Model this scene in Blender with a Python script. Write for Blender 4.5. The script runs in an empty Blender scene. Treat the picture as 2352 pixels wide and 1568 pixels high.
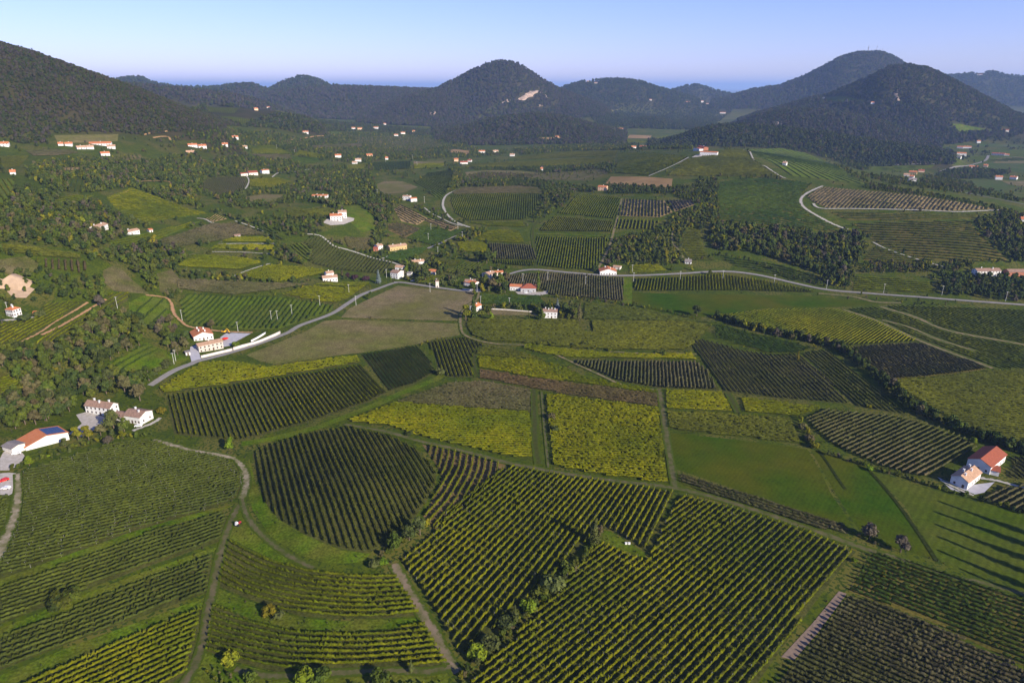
import bpy, math, random
import numpy as np
from mathutils import Vector, noise as mnoise

rng = random.Random(7)
nrg = np.random.default_rng(7)
scene = bpy.context.scene
COL = scene.collection

# ------------------------------------------------------------------ camera
H = 200.0                       # camera height above the valley floor
FP = 1568.0                     # focal length in picture units (picture 2352 x 1568)
PITCH = math.radians(20.43)
CP, SP = math.cos(PITCH), math.sin(PITCH)
cam_data = bpy.data.cameras.new("camera")
cam = bpy.data.objects.new("camera", cam_data)
COL.objects.link(cam)
cam.location = (0, 0, H)
cam.rotation_euler = (math.radians(90) - PITCH, 0, 0)
cam_data.sensor_width = 36
cam_data.lens = 36 * FP / 2352
cam_data.clip_start = 1
cam_data.clip_end = 200000
scene.camera = cam

# ------------------------------------------------------------------ light
SUN_EL = math.radians(25)
SUN_AZ = math.radians(134)      # compass bearing of the sun from +Y, clockwise (behind the camera, right)
world = bpy.data.worlds.new("World")
scene.world = world
world.use_nodes = True
wn = world.node_tree
bg = wn.nodes["Background"]
sky = wn.nodes.new("ShaderNodeTexSky")
sky.sky_type = 'NISHITA'
sky.sun_disc = False
sky.sun_elevation = SUN_EL
sky.sun_rotation = SUN_AZ
sky.altitude = 200
sky.air_density = 1.0
sky.dust_density = 0.1
sky.ozone_density = 4.5
tint = wn.nodes.new("ShaderNodeMix"); tint.data_type = 'RGBA'; tint.blend_type = 'MULTIPLY'
tint.inputs[0].default_value = 1.0; tint.inputs[7].default_value = (.80, .70, 1.08, 1)
wn.links.new(sky.outputs[0], tint.inputs[6]); wn.links.new(tint.outputs[2], bg.inputs[0])
bg.inputs[1].default_value = 0.10
sun_data = bpy.data.lights.new("sun", 'SUN')
sun_data.energy = 4.6
sun_data.angle = math.radians(0.5)
sun_data.color = (1.0, 0.90, 0.74)
sun = bpy.data.objects.new("sun", sun_data)
COL.objects.link(sun)
sdir = Vector((math.sin(SUN_AZ) * math.cos(SUN_EL), math.cos(SUN_AZ) * math.cos(SUN_EL), math.sin(SUN_EL)))
sun.rotation_euler = sdir.to_track_quat('Z', 'Y').to_euler()
sun.location = (0, 0, 900)
scene.view_settings.view_transform = 'Standard'
scene.view_settings.look = 'None'
scene.view_settings.exposure = 0.84
scene.view_settings.gamma = 1.0
scene.view_settings.use_curve_mapping = False
scene.render.engine = 'CYCLES'
scene.cycles.max_bounces = 4
scene.cycles.diffuse_bounces = 2
scene.cycles.glossy_bounces = 1
scene.cycles.transparent_max_bounces = 8
scene.cycles.volume_bounces = 2

# ------------------------------------------------------------------ picture <-> place
def T(n, pts):
    """Corner points read from an enlarged tile of the photograph."""
    ox = {1: 0, 2: 781, 3: 1562}[(n - 1) % 3 + 1]
    oy = {0: 73.5, 1: 459.4, 2: 845.3, 3: 1164}[(n - 1) // 3]
    return [(ox + x * .336, oy + y * .336) for x, y in pts]

def Q(n, pts):
    """Corner points read from three wider enlargements."""
    ox, s = {1: (0, .3906), 2: (803.9, .3515), 3: (1433.3, .3906)}[n]
    return [(ox + x * s, 229.7 + y * s) for x, y in pts]

def bear(px, py):
    """bearing and tangent of depression of the sight line through a picture point"""
    px = np.asarray(px, float); py = np.asarray(py, float)
    dx = (px - 1176) / FP; dy = (784 - py) / FP
    Y = CP + dy * SP; Z = -SP + dy * CP
    return np.arctan2(dx, Y), Z / np.hypot(dx, Y)

# ------------------------------------------------------------------ the lie of the land
fine = np.radians(np.linspace(-49, 49, 577))
coarse = np.radians(np.linspace(52, 308, 60))
AZ = np.concatenate([fine, coarse, [fine[0] + 2 * math.pi]])
NF = len(fine)
ds = [4, 20, 60, 110, 150]
while ds[-1] < 8500:
    ds.append(ds[-1] * 1.0125 if ds[-1] < 2600 else ds[-1] * 1.009)
while ds[-1] < 90000:
    ds.append(ds[-1] * 1.07)
DD = np.array(ds)
NA, ND = len(AZ), len(DD)
LD = np.log(DD)

# spot heights: picture x, picture y, height above the valley floor
SPOTS = [
 (0,1568,4),(600,1568,0),(1200,1568,-2),(1800,1568,-4),(2352,1568,-6),(2352,1400,-4),(1800,1300,-1),
 (0,1300,9),(300,1200,7),(0,1180,10),(560,1290,0),(560,1090,1),(790,1125,7),(900,1290,1),(1010,1120,1),(650,1010,3),(1180,1100,0),(1300,1300,-1),
 (0,1000,14),(100,880,13),(200,960,8),(350,1000,5),(500,950,4),(700,900,3),(330,880,8),(640,780,6),(300,830,14),(450,800,8),(120,780,28),
 (1000,880,0),(1500,900,0),(2000,900,0),(2352,1000,0),(2250,1080,0),(1500,1050,0),(2352,850,0),(1900,1150,-1),
 (60,690,40),(0,720,38),(200,650,44),(0,560,72),(150,590,60),(330,640,34),(450,700,16),(600,640,20),(480,560,36),(300,520,54),(620,540,30),(400,600,34),
 (100,450,80),(100,380,92),(60,335,100),(250,335,96),(0,400,95),(400,440,58),(420,340,82),(550,380,60),(550,430,48),(700,460,40),
 (550,300,92),(650,310,75),(720,340,55),(800,390,38),
 (900,650,2),(1165,600,6),(1150,470,30),(1040,400,32),(1000,440,34),(770,500,36),(700,560,22),(850,440,32),(950,540,14),(1080,540,16),(800,600,8),
 (1150,400,28),(1150,350,22),(900,330,25),(700,330,55),(1000,300,25),(1300,340,22),(1330,380,30),
 (1300,560,14),(1330,460,36),(1490,480,38),(1500,380,60),(1600,352,76),(1700,345,76),(1780,375,70),(1700,440,50),(1740,500,38),(1640,600,10),(1850,440,52),
 (2050,440,54),(2250,478,42),(1950,540,24),(2250,560,26),(2100,600,14),(2000,640,5),(2350,620,10),(1480,620,5),(1400,430,40),(1420,350,48),(1930,400,52),
 (1300,700,0),(1700,700,0),(2200,700,1),
 (2030,392,2),(2250,370,0),(2200,290,0),(2330,300,0),(2330,430,0),(2352,380,0),(2340,255,0),
 (1450,315,12),(1350,300,18),(1500,255,40),(1650,250,30),(1780,222,0),(1300,250,60),(700,270,40),(560,262,80),
]
FAR = [(a, d, z) for a in (-60, -40, -20, 0, 20, 40, 60) for d, z in ((12000, 0), (30000, 0))] + \
      [(a, 90, 0) for a in (-60, -30, 0, 30, 60)] + [(-58, 1000, 60), (-58, 500, 40), (-58, 2500, 90), (58, 500, 0), (58, 1500, 0), (58, 4000, 0)]
pa, pl, pz = [], [], []
for x, y, z in SPOTS:
    a, t = bear(x, y)
    pa.append(float(a)); pl.append(math.log((z - H) / float(t))); pz.append(z)
for a, d, z in FAR:
    pa.append(math.radians(a)); pl.append(math.log(d)); pz.append(z)
P = np.stack([np.array(pa) / .2, np.array(pl) / .25], 1); PZ = np.array(pz, float)
def tps(r2):
    return 0.5 * r2 * np.log(r2 + 1e-9)
n_ = len(P)
K = tps(((P[:, None] - P[None]) ** 2).sum(2)) + np.eye(n_) * 0.02
TP = np.concatenate([np.ones((n_, 1)), P], 1)
A_ = np.block([[K, TP], [TP.T, np.zeros((3, 3))]])
Wt = np.linalg.solve(A_, np.concatenate([PZ, np.zeros(3)]))
def base_height(az, d):
    az = np.clip(az, -1.05, 1.05); u = az / .2; v = np.log(np.clip(d, 80, 30000)) / .25
    out = Wt[n_] + Wt[n_ + 1] * u + Wt[n_ + 2] * v
    for i in range(n_):
        out = out + Wt[i] * tps((u - P[i, 0]) ** 2 + (v - P[i, 1]) ** 2)
    return np.clip(out, -8, 120)

# ridges: outline in the picture, distance of the crest (one per outline point or one for all), width in front, width behind
RIDGES = [
 ("hill_left", [(-700,40),(-300,60),(0,102),(60,118),(100,125),(200,160),(300,198),(400,240),(470,268),(520,292),(560,320)], 1900, 560, 700),
 ("yellow_hill", [(420,262),(470,246),(520,245),(580,250),(640,256),(700,272),(760,300)], 2500, 500, 500),
 ("purple_ridge", [(200,190),(300,197),(370,199),(430,207),(500,212),(560,225),(620,242),(680,270)], 3500, 500, 700),
 ("left_far", [(180,200),(225,195),(262,186),(290,181),(325,180),(345,190),(385,199),(430,204),(500,203),(560,215)], 5600, 700, 700),
 ("left_far_low", [(430,212),(480,205),(530,199),(575,195),(605,205),(640,220)], 5000, 600, 600),
 ("dome", [(590,222),(625,203),(650,190),(690,177),(715,180),(745,192),(780,212)], 5300, 500, 500),
 ("mid_ridge", [(520,255),(570,235),(620,215),(660,207),(720,201),(800,201),(870,203),(940,206),(1010,208),(1060,225)], 4700, 900, 900),
 ("small_lobe", [(840,285),(875,258),(905,238),(950,222),(990,222),(1020,238),(1045,262)], 3900, 400, 500),
 ("far_speck", [(900,212),(940,202),(985,191),(1015,198),(1060,212)], 9500, 800, 800),
 ("cone", [(880,245),(930,224),(1000,207),(1045,184),(1080,165),(1110,150),(1140,142),(1165,140),(1190,147),(1215,163),(1250,186),(1285,205),(1330,222),(1380,240),(1430,265)], 4200, 700, 700),
 ("village_hill", [(1270,215),(1300,200),(1335,190),(1365,187),(1400,184),(1440,185),(1475,190),(1510,203),(1560,216),(1610,232),(1680,255)], 5300, 900, 900),
 ("blue_small", [(1520,216),(1550,207),(1580,199),(1605,197),(1630,206),(1670,216),(1720,228)], 6600, 600, 600),
 ("mast_hill", [(1640,232),(1680,222),(1730,207),(1790,200),(1850,176),(1900,150),(1930,134),(1965,124),(2000,122),(2030,124),(2055,134),(2085,155),(2120,185),(2200,235)], 5600, 1100, 1000),
 ("right_hill", [(1680,285),(1740,262),(1800,246),(1860,228),(1900,221),(1950,200),(2000,178),(2040,158),(2080,151),(2130,159),(2180,182),(2230,208),(2280,236),(2330,262),(2400,285)], 3600, 800, 800),
 ("low_lobe", [(1620,305),(1690,288),(1740,268),(1800,257),(1860,256),(1920,262),(1990,275),(2050,292),(2100,312),(2150,335)], 3000, 480, 600),
 ("wood_front", [(1500,345),(1540,325),(1600,302),(1650,292),(1720,291),(1800,298),(1880,308),(1960,322),(2040,334),(2120,346),(2190,362)], 2350, 350, 450),
 ("centre_wood", [(990,325),(1030,303),(1080,290),(1130,277),(1180,268),(1230,264),(1280,268),(1330,280),(1380,292),(1430,310)], 2900, 500, 500),
 ("centre_small", [(1380,305),(1430,284),(1480,273),(1520,276),(1560,288),(1600,305)], 3700, 350, 400),
 ("right_far", [(2060,192),(2120,182),(2170,176),(2215,174),(2250,168),(2275,167),(2310,176),(2352,181),(2500,178)], 7400, 1200, 900),
 ("right_plain_hill", [(2240,185),(2300,172),(2352,171),(2500,176)], 16000, 2500, 2500),
]
def build_height():
    A, D = np.meshgrid(AZ, DD, indexing='ij')
    Aw = (A + math.pi) % (2 * math.pi) - math.pi
    Z = base_height(Aw, D)
    X0, Y0 = np.sin(Aw) * D, np.cos(Aw) * D
    # gentle irregular swells
    def swell(wl, seed):
        s = np.zeros_like(X0); r = np.random.default_rng(seed)
        for k in range(5):
            th = r.uniform(0, math.pi); ph = r.uniform(0, 6.28); w = wl * r.uniform(.7, 1.4)
            s += np.sin((X0 * math.cos(th) + Y0 * math.sin(th)) * 6.283 / w + ph + 1.3 * np.sin((X0 * math.sin(th) - Y0 * math.cos(th)) * 6.283 / (w * 1.7) + ph * 2))
        return s / 5
    Z = Z + swell(330, 3) * np.clip((D - 200) / 800, 0.1, 2.5) * (D < 9000)
    rough = (swell(260, 11) * 0.6 + swell(110, 12) * .4)
    hill = np.zeros_like(Z)
    for name, pts, dist, wf, wb in RIDGES:
        px = np.array([p[0] for p in pts], float); py = np.array([p[1] for p in pts], float)
        f = np.linspace(px[0] - 160, px[-1] + 160, 400)
        y = np.interp(f, px, py)
        y = np.convolve(np.pad(y, 6, 'edge'), np.ones(13) / 13, 'valid') if (px[-1] - px[0]) > 3000 else y
        y = np.where(f < px[0], py[0] + (px[0] - f) * .5, y); y = np.where(f > px[-1], py[-1] + (f - px[-1]) * .5, y)
        az, t = bear(f, y)
        zc = H + dist * t
        crest = np.interp(Aw, az, zc, left=-50, right=-50)
        w = np.where(D < dist, wf, wb)
        u = np.clip(np.abs(D - dist) / w, 0, 1.0)
        if name == "cone":
            g = (1 - u) * .55 + (np.cos(u * math.pi) * .5 + .5) * .45
        else:
            g = np.cos(u * math.pi) * .5 + .5
        cand = Z + (crest - Z) * g
        amp = np.clip((crest - Z), 0, 200) * .10 * np.clip(4 * g * (1 - g), 0, 1)
        cand = cand + rough * amp
        k = 6.0
        h_ = np.clip(.5 + .5 * (cand - Z) / k, 0, 1)
        Zn = Z * (1 - h_) + cand * h_ + k * h_ * (1 - h_) * (g > .02) * (u < 1)
        Zn = np.where((g <= 0.001) | (crest < Z - 5), Z, Zn)
        hill = np.maximum(hill, np.where(crest > Z + 15, g, 0))
        Z = np.maximum(Z, Zn)
    fade = np.clip((D - 9000) / 9000, 0, 1)
    Z = np.where(np.abs(Aw) > math.radians(52), Z * .5, Z)
    return Z, hill
ZZ, HILL = build_height()
# soften the seam of far outskirts
ZZ[-1] = ZZ[0]

def grid_at(az, d):
    az = np.asarray(az, float); d = np.asarray(d, float)
    az = np.where(az < AZ[0], az + 2 * math.pi, az)
    i = np.clip(np.searchsorted(AZ, az, 'right') - 1, 0, NA - 2)
    j = np.clip(np.searchsorted(DD, d, 'right') - 1, 0, ND - 2)
    fu = (az - AZ[i]) / (AZ[i + 1] - AZ[i]); fv = np.clip((np.log(np.maximum(d, 1)) - LD[j]) / (LD[j + 1] - LD[j]), 0, 1)
    return (ZZ[i, j] * (1 - fu) + ZZ[i + 1, j] * fu) * (1 - fv) + (ZZ[i, j + 1] * (1 - fu) + ZZ[i + 1, j + 1] * fu) * fv

def zat(x, y):
    x = np.asarray(x, float); y = np.asarray(y, float)
    return grid_at(np.arctan2(x, y), np.hypot(x, y))

def hit(px, py):
    """first point of the ground met by the sight line through each picture point (bearing, distance)"""
    a, t = bear(px, py)
    a = np.atleast_1d(a); t = np.atleast_1d(t)
    out = np.empty(len(a))
    for k in range(len(a)):
        i = min(max(int(np.searchsorted(AZ, a[k], 'right')) - 1, 0), NA - 2)
        fu = (a[k] - AZ[i]) / (AZ[i + 1] - AZ[i])
        col = ZZ[i] * (1 - fu) + ZZ[i + 1] * fu
        g = (H + DD * t[k]) - col
        below = np.nonzero(g < 0)[0]
        if len(below) == 0:
            out[k] = DD[-1]; continue
        j = below[0]
        if j == 0:
            out[k] = DD[0]; continue
        f = g[j - 1] / (g[j - 1] - g[j])
        out[k] = DD[j - 1] + (DD[j] - DD[j - 1]) * f
    return a, out

def ground(pts):
    pts = np.asarray(pts, float)
    a, d = hit(pts[:, 0], pts[:, 1])
    return np.stack([np.sin(a) * d, np.cos(a) * d], 1)

def G(px, py):
    x, y = ground([(px, py)])[0]
    return float(x), float(y), float(zat(x, y))

def densify(pts, step=14.0, closed=True):
    out = []
    n = len(pts)
    for i in range(n if closed else n - 1):
        a, b = pts[i], pts[(i + 1) % n]
        m = max(1, int(math.dist(a, b) / step))
        for k in range(m):
            out.append((a[0] + (b[0] - a[0]) * k / m, a[1] + (b[1] - a[1]) * k / m))
    if not closed:
        out.append(tuple(pts[-1]))
    return out

def project(x, y, z):
    """picture position of a point of the place"""
    dz = z - H
    f = y * CP - dz * SP
    return 1176 + FP * x / f, 784 - FP * (y * SP + dz * CP) / f

def inside(poly, x, y):
    """which points lie inside a polygon (numpy)"""
    poly = np.asarray(poly); x = np.asarray(x); y = np.asarray(y)
    res = np.zeros(x.shape, bool)
    xj, yj = poly[-1]
    for xi, yi in poly:
        if yi != yj:
            c = ((yi > y) != (yj > y)) & (x < (xj - xi) * (y - yi) / (yj - yi) + xi)
            res ^= c
        xj, yj = xi, yi
    return res

# ------------------------------------------------------------------ materials
MATS = {}
def rgb(c): return (c[0], c[1], c[2], 1)
def mat(name, c1, c2=None, c3=None, s1=.02, s2=.4, rough=.9, spec=.15, bump=0.0, bscale=1.0, per_object=0.0, grain=0.0, stripe=None):
    """plain rough surface whose colour wanders between up to three tones"""
    if name in MATS: return MATS[name]
    m = bpy.data.materials.new(name); m.use_nodes = True
    nt = m.node_tree; b = nt.nodes["Principled BSDF"]
    b.inputs["Roughness"].default_value = rough
    b.inputs["Specular IOR Level"].default_value = spec
    if c2 is None and not per_object:
        b.inputs["Base Color"].default_value = rgb(c1)
    else:
        geo = nt.nodes.new("ShaderNodeNewGeometry")
        src = geo.outputs["Position"]
        def nz(scale, det=3.0):
            n = nt.nodes.new("ShaderNodeTexNoise"); n.inputs["Scale"].default_value = scale
            n.inputs["Detail"].default_value = det
            nt.links.new(src, n.inputs["Vector"])
            r = nt.nodes.new("ShaderNodeMapRange"); r.inputs[1].default_value = .36; r.inputs[2].default_value = .64
            nt.links.new(n.outputs["Fac"], r.inputs[0]); return r.outputs[0]
        def mix(a, b_, f):
            x = nt.nodes.new("ShaderNodeMix"); x.data_type = 'RGBA'
            for s, v in ((x.inputs[6], a), (x.inputs[7], b_)):
                if isinstance(v, tuple): s.default_value = rgb(v)
                else: nt.links.new(v, s)
            nt.links.new(f, x.inputs[0]); return x.outputs[2]
        col = mix(c1, c2 or c1, nz(s2))
        if c3 is not None: col = mix(col, c3, nz(s1, 5.0))
        def times(col_, val):
            x = nt.nodes.new("ShaderNodeMix"); x.data_type = 'RGBA'; x.blend_type = 'MULTIPLY'; x.inputs[0].default_value = 1
            nt.links.new(col_, x.inputs[6]); nt.links.new(val, x.inputs[7]); return x.outputs[2]
        def ranged(sock, lo, hi):
            r = nt.nodes.new("ShaderNodeMapRange"); r.inputs[3].default_value = lo; r.inputs[4].default_value = hi
            nt.links.new(sock, r.inputs[0]); return r.outputs[0]
        if grain:
            col = times(col, ranged(nz(.85, 5.0), 1 - grain, 1 + grain))
            col = times(col, ranged(nz(.11, 3.0), 1 - grain * .5, 1 + grain * .5))
        if stripe:     # drilling or mowing lines: bearing in degrees, width, strength
            mp = nt.nodes.new("ShaderNodeMapping"); mp.inputs["Rotation"].default_value = (0, 0, math.radians(stripe[0]))
            nt.links.new(src, mp.inputs[0])
            wv = nt.nodes.new("ShaderNodeTexWave"); wv.inputs["Scale"].default_value = .314 / stripe[1]; wv.inputs["Distortion"].default_value = 1.5
            wv.inputs["Detail"].default_value = 2; wv.inputs["Detail Scale"].default_value = .4
            nt.links.new(mp.outputs[0], wv.inputs["Vector"])
            col = times(col, ranged(wv.outputs["Fac"], 1 - stripe[2], 1 + stripe[2]))
        if per_object:
            oi = nt.nodes.new("ShaderNodeObjectInfo")
            hs = nt.nodes.new("ShaderNodeHueSaturation")
            r1 = nt.nodes.new("ShaderNodeMapRange"); r1.inputs[3].default_value = .5 - .035 * per_object; r1.inputs[4].default_value = .5 + .035 * per_object
            r2 = nt.nodes.new("ShaderNodeMapRange"); r2.inputs[3].default_value = 1 - .45 * per_object; r2.inputs[4].default_value = 1 + .5 * per_object
            mm = nt.nodes.new("ShaderNodeMath"); mm.operation = 'MULTIPLY'; mm.inputs[1].default_value = 7.31
            fr = nt.nodes.new("ShaderNodeMath"); fr.operation = 'FRACT'
            nt.links.new(oi.outputs["Random"], r1.inputs[0]); nt.links.new(oi.outputs["Random"], mm.inputs[0])
            nt.links.new(mm.outputs[0], fr.inputs[0]); nt.links.new(fr.outputs[0], r2.inputs[0])
            nt.links.new(r1.outputs[0], hs.inputs["Hue"]); nt.links.new(r2.outputs[0], hs.inputs["Value"])
            nt.links.new(col, hs.inputs["Color"]); col = hs.outputs[0]
        nt.links.new(col, b.inputs["Base Color"])
    if bump:
        geo = nt.nodes.new("ShaderNodeNewGeometry")
        n = nt.nodes.new("ShaderNodeTexNoise"); n.inputs["Scale"].default_value = bscale; n.inputs["Detail"].default_value = 4
        nt.links.new(geo.outputs["Position"], n.inputs["Vector"])
        bp = nt.nodes.new("ShaderNodeBump"); bp.inputs["Strength"].default_value = .8; bp.inputs["Distance"].default_value = bump
        nt.links.new(n.outputs["Fac"], bp.inputs["Height"]); nt.links.new(bp.outputs[0], b.inputs["Normal"])
    MATS[name] = m
    return m

def track_mat(name, c1, c2, c3=None, verge=(.055,.078,.007), start=.45):
    """worn track whose sides are overgrown with grass"""
    if name in MATS: return MATS[name]
    m = mat(name, c1, c2, c3, s1=.2, s2=.6, spec=.04, rough=1)
    nt = m.node_tree; b = nt.nodes["Principled BSDF"]
    src = b.inputs["Base Color"].links[0].from_socket
    at = nt.nodes.new("ShaderNodeAttribute"); at.attribute_name = "across"
    geo = nt.nodes.new("ShaderNodeNewGeometry"); n = nt.nodes.new("ShaderNodeTexNoise"); n.inputs["Scale"].default_value = .55; n.inputs["Detail"].default_value = 4
    nt.links.new(geo.outputs["Position"], n.inputs["Vector"])
    ad = nt.nodes.new("ShaderNodeMath"); ad.operation = 'MULTIPLY_ADD'; ad.inputs[1].default_value = 1.5
    nt.links.new(n.outputs["Fac"], ad.inputs[0]); nt.links.new(at.outputs["Fac"], ad.inputs[2])
    r = nt.nodes.new("ShaderNodeMapRange"); r.inputs[1].default_value = start + .75 - .12; r.inputs[2].default_value = start + .75 + .25
    nt.links.new(ad.outputs[0], r.inputs[0])
    x = nt.nodes.new("ShaderNodeMix"); x.data_type = 'RGBA'; x.inputs[7].default_value = rgb(verge)
    nt.links.new(src, x.inputs[6]); nt.links.new(r.outputs[0], x.inputs[0]); nt.links.new(x.outputs[2], b.inputs["Base Color"])
    return m

# ------------------------------------------------------------------ objects
def new_mesh(name, verts, faces, mats):
    """verts (n,3) array, faces list of tuples or (m,k) array"""
    me = bpy.data.meshes.new(name)
    verts = np.asarray(verts, np.float32)
    if isinstance(faces, np.ndarray):
        m, k = faces.shape
        me.vertices.add(len(verts)); me.vertices.foreach_set("co", verts.ravel())
        me.loops.add(m * k); me.loops.foreach_set("vertex_index", faces.astype(np.int32).ravel())
        me.polygons.add(m); me.polygons.foreach_set("loop_start", np.arange(0, m * k, k, dtype=np.int32))
        me.update(calc_edges=True)
    else:
        me.from_pydata(verts.tolist(), [], faces)
    for m_ in (mats if isinstance(mats, (list, tuple)) else [mats]):
        me.materials.append(m_)
    return me

def link(name, data, parent=None, loc=None, **props):
    o = bpy.data.objects.new(name, data)
    COL.objects.link(o)
    if parent is not None: o.parent = parent
    if loc is not None: o.location = loc
    for k, v in props.items(): o[k] = v
    return o

def smooth(me):
    me.polygons.foreach_set("use_smooth", np.ones(len(me.polygons), bool))

# clipping of a patch (bearing index, distance index space) to the cells of the land grid
def _half(poly, ax, v, keep_low):
    out = []
    n = len(poly)
    for i in range(n):
        p, q = poly[i - 1], poly[i]
        ip = (p[ax] <= v) if keep_low else (p[ax] >= v)
        iq = (q[ax] <= v) if keep_low else (q[ax] >= v)
        if ip != iq:
            t = (v - p[ax]) / (q[ax] - p[ax])
            c = [p[0] + (q[0] - p[0]) * t, p[1] + (q[1] - p[1]) * t]; c[ax] = v
            out.append((c[0], c[1]))
        if iq: out.append(q)
    return out

def _area(p):
    s = 0
    for i in range(len(p)):
        s += p[i - 1][0] * p[i][1] - p[i][0] * p[i - 1][1]
    return s / 2

def _cells(poly, i0, i1, j0, j1, full, part):
    if len(poly) < 3: return
    ar = abs(_area(poly))
    if ar < 1e-4: return
    if ar > (i1 - i0) * (j1 - j0) * .99999:
        full.append((i0, i1, j0, j1)); return
    if i1 - i0 == 1 and j1 - j0 == 1:
        part.append(poly); return
    if i1 - i0 >= j1 - j0:
        m = (i0 + i1) // 2
        _cells(_half(poly, 0, m, True), i0, m, j0, j1, full, part); _cells(_half(poly, 0, m, False), m, i1, j0, j1, full, part)
    else:
        m = (j0 + j1) // 2
        _cells(_half(poly, 1, m, True), i0, i1, j0, m, full, part); _cells(_half(poly, 1, m, False), i0, i1, m, j1, full, part)

def sheet_mesh(name, world_poly, material, lift):
    """a patch of ground cover that follows the land exactly, `lift` layers above it"""
    wp = np.asarray(world_poly)
    az = np.arctan2(wp[:, 0], wp[:, 1]); d = np.hypot(wp[:, 0], wp[:, 1])
    u = np.interp(az, AZ[:NF], np.arange(NF)); v = np.interp(np.log(d), LD, np.arange(ND))
    poly = list(zip(u.tolist(), v.tolist()))
    i0, i1 = int(min(u)), int(max(u)) + 1; j0, j1 = int(min(v)), int(max(v)) + 1
    full, part = [], []
    _cells(poly, i0, i1, j0, j1, full, part)
    index = {}; vs = []; fs = []
    def vid(a, b):
        key = (round(a, 3), round(b, 3))
        k = index.get(key)
        if k is None:
            k = index[key] = len(vs); vs.append(key)
        return k
    for a0, a1, b0, b1 in full:
        for a in range(a0, a1):
            for b in range(b0, b1):
                fs.append((vid(a, b), vid(a + 1, b), vid(a + 1, b + 1), vid(a, b + 1)))
    for p in part:
        f = []
        for a, b in p:
            k = vid(a, b)
            if k not in f: f.append(k)
        if len(f) >= 3: fs.append(tuple(f))
    uv = np.array(vs)
    a = np.interp(uv[:, 0], np.arange(NF), AZ[:NF]); dd = np.exp(np.interp(uv[:, 1], np.arange(ND), LD))
    z = grid_at(np.minimum(a, AZ[NF - 1] - 1e-9), dd)
    z = z + lift * (0.03 + dd * 0.00012)
    co = np.stack([np.sin(a) * dd, np.cos(a) * dd, z], 1)
    me = new_mesh(name, co, fs, material)
    # faces must look up
    flip = [p.index for p in me.polygons if p.normal.z < 0]
    if flip:
        for k in flip: me.polygons[k].flip()
    me.update()
    return me

def sheet(name, pic_poly, material, lift=1, parent=None, world_poly=None, **props):
    wp = ground(densify(pic_poly)) if world_poly is None else world_poly
    return link(name, sheet_mesh(name, wp, material, lift), parent, **props)

def smooth_line(w, step):
    """evenly spaced points on a rounded line through world points"""
    w = np.asarray(w, float)
    if len(w) > 2:
        out = []
        n = len(w)
        for i in range(n - 1):
            p0 = w[max(i - 1, 0)]; p1 = w[i]; p2 = w[i + 1]; p3 = w[min(i + 2, n - 1)]
            for t in np.linspace(0, 1, 12, endpoint=False):
                out.append(.5 * ((2 * p1) + (-p0 + p2) * t + (2 * p0 - 5 * p1 + 4 * p2 - p3) * t * t + (-p0 + 3 * p1 - 3 * p2 + p3) * t ** 3))
        out.append(w[-1]); w = np.array(out)
    s = np.concatenate([[0], np.cumsum(np.hypot(*(w[1:] - w[:-1]).T))])
    n = max(2, int(s[-1] / step) + 1)
    t = np.linspace(0, s[-1], n)
    return np.stack([np.interp(t, s, w[:, 0]), np.interp(t, s, w[:, 1])], 1)

def normals2(p):
    g = np.gradient(p, axis=0); g /= np.maximum(np.hypot(g[:, 0], g[:, 1])[:, None], 1e-9)
    return np.stack([-g[:, 1], g[:, 0]], 1)

def ribbon(name, pic_pts, width, material, lift=4, wob=.12, world=None, **props):
    """road or track along a traced line"""
    w = ground(pic_pts) if world is None else np.asarray(world)
    p = smooth_line(w, 3.5)
    nn = normals2(p)
    wd = width * .5 * (1 + wob * np.interp(np.arange(len(p)), np.arange(0, len(p) + 8, 4), nrg.uniform(-1, 1, len(range(0, len(p) + 8, 4)))))
    cols = [p + nn * (wd * k)[:, None] for k in (-1, -.4, 0, .4, 1)]
    vs, n = [], len(p)
    for c in cols:
        z = zat(c[:, 0], c[:, 1]); dd = np.hypot(c[:, 0], c[:, 1])
        vs.append(np.stack([c[:, 0], c[:, 1], z + lift * (0.03 + dd * .00012)], 1))
    vs = np.concatenate(vs)
    fs = []
    for k in range(4):
        a = np.arange(n - 1) + k * n
        fs.append(np.stack([a, a + n, a + n + 1, a + 1], 1))
    me = new_mesh(name, vs, np.concatenate(fs), material)
    at = me.attributes.new('across', 'FLOAT', 'POINT')
    at.data.foreach_set('value', np.repeat([1, .4, 0, .4, 1], n).astype(np.float32))
    if sum(p_.normal.z for p_ in me.polygons) < 0:
        me.flip_normals()
    return link(name, me, **props)

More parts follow.
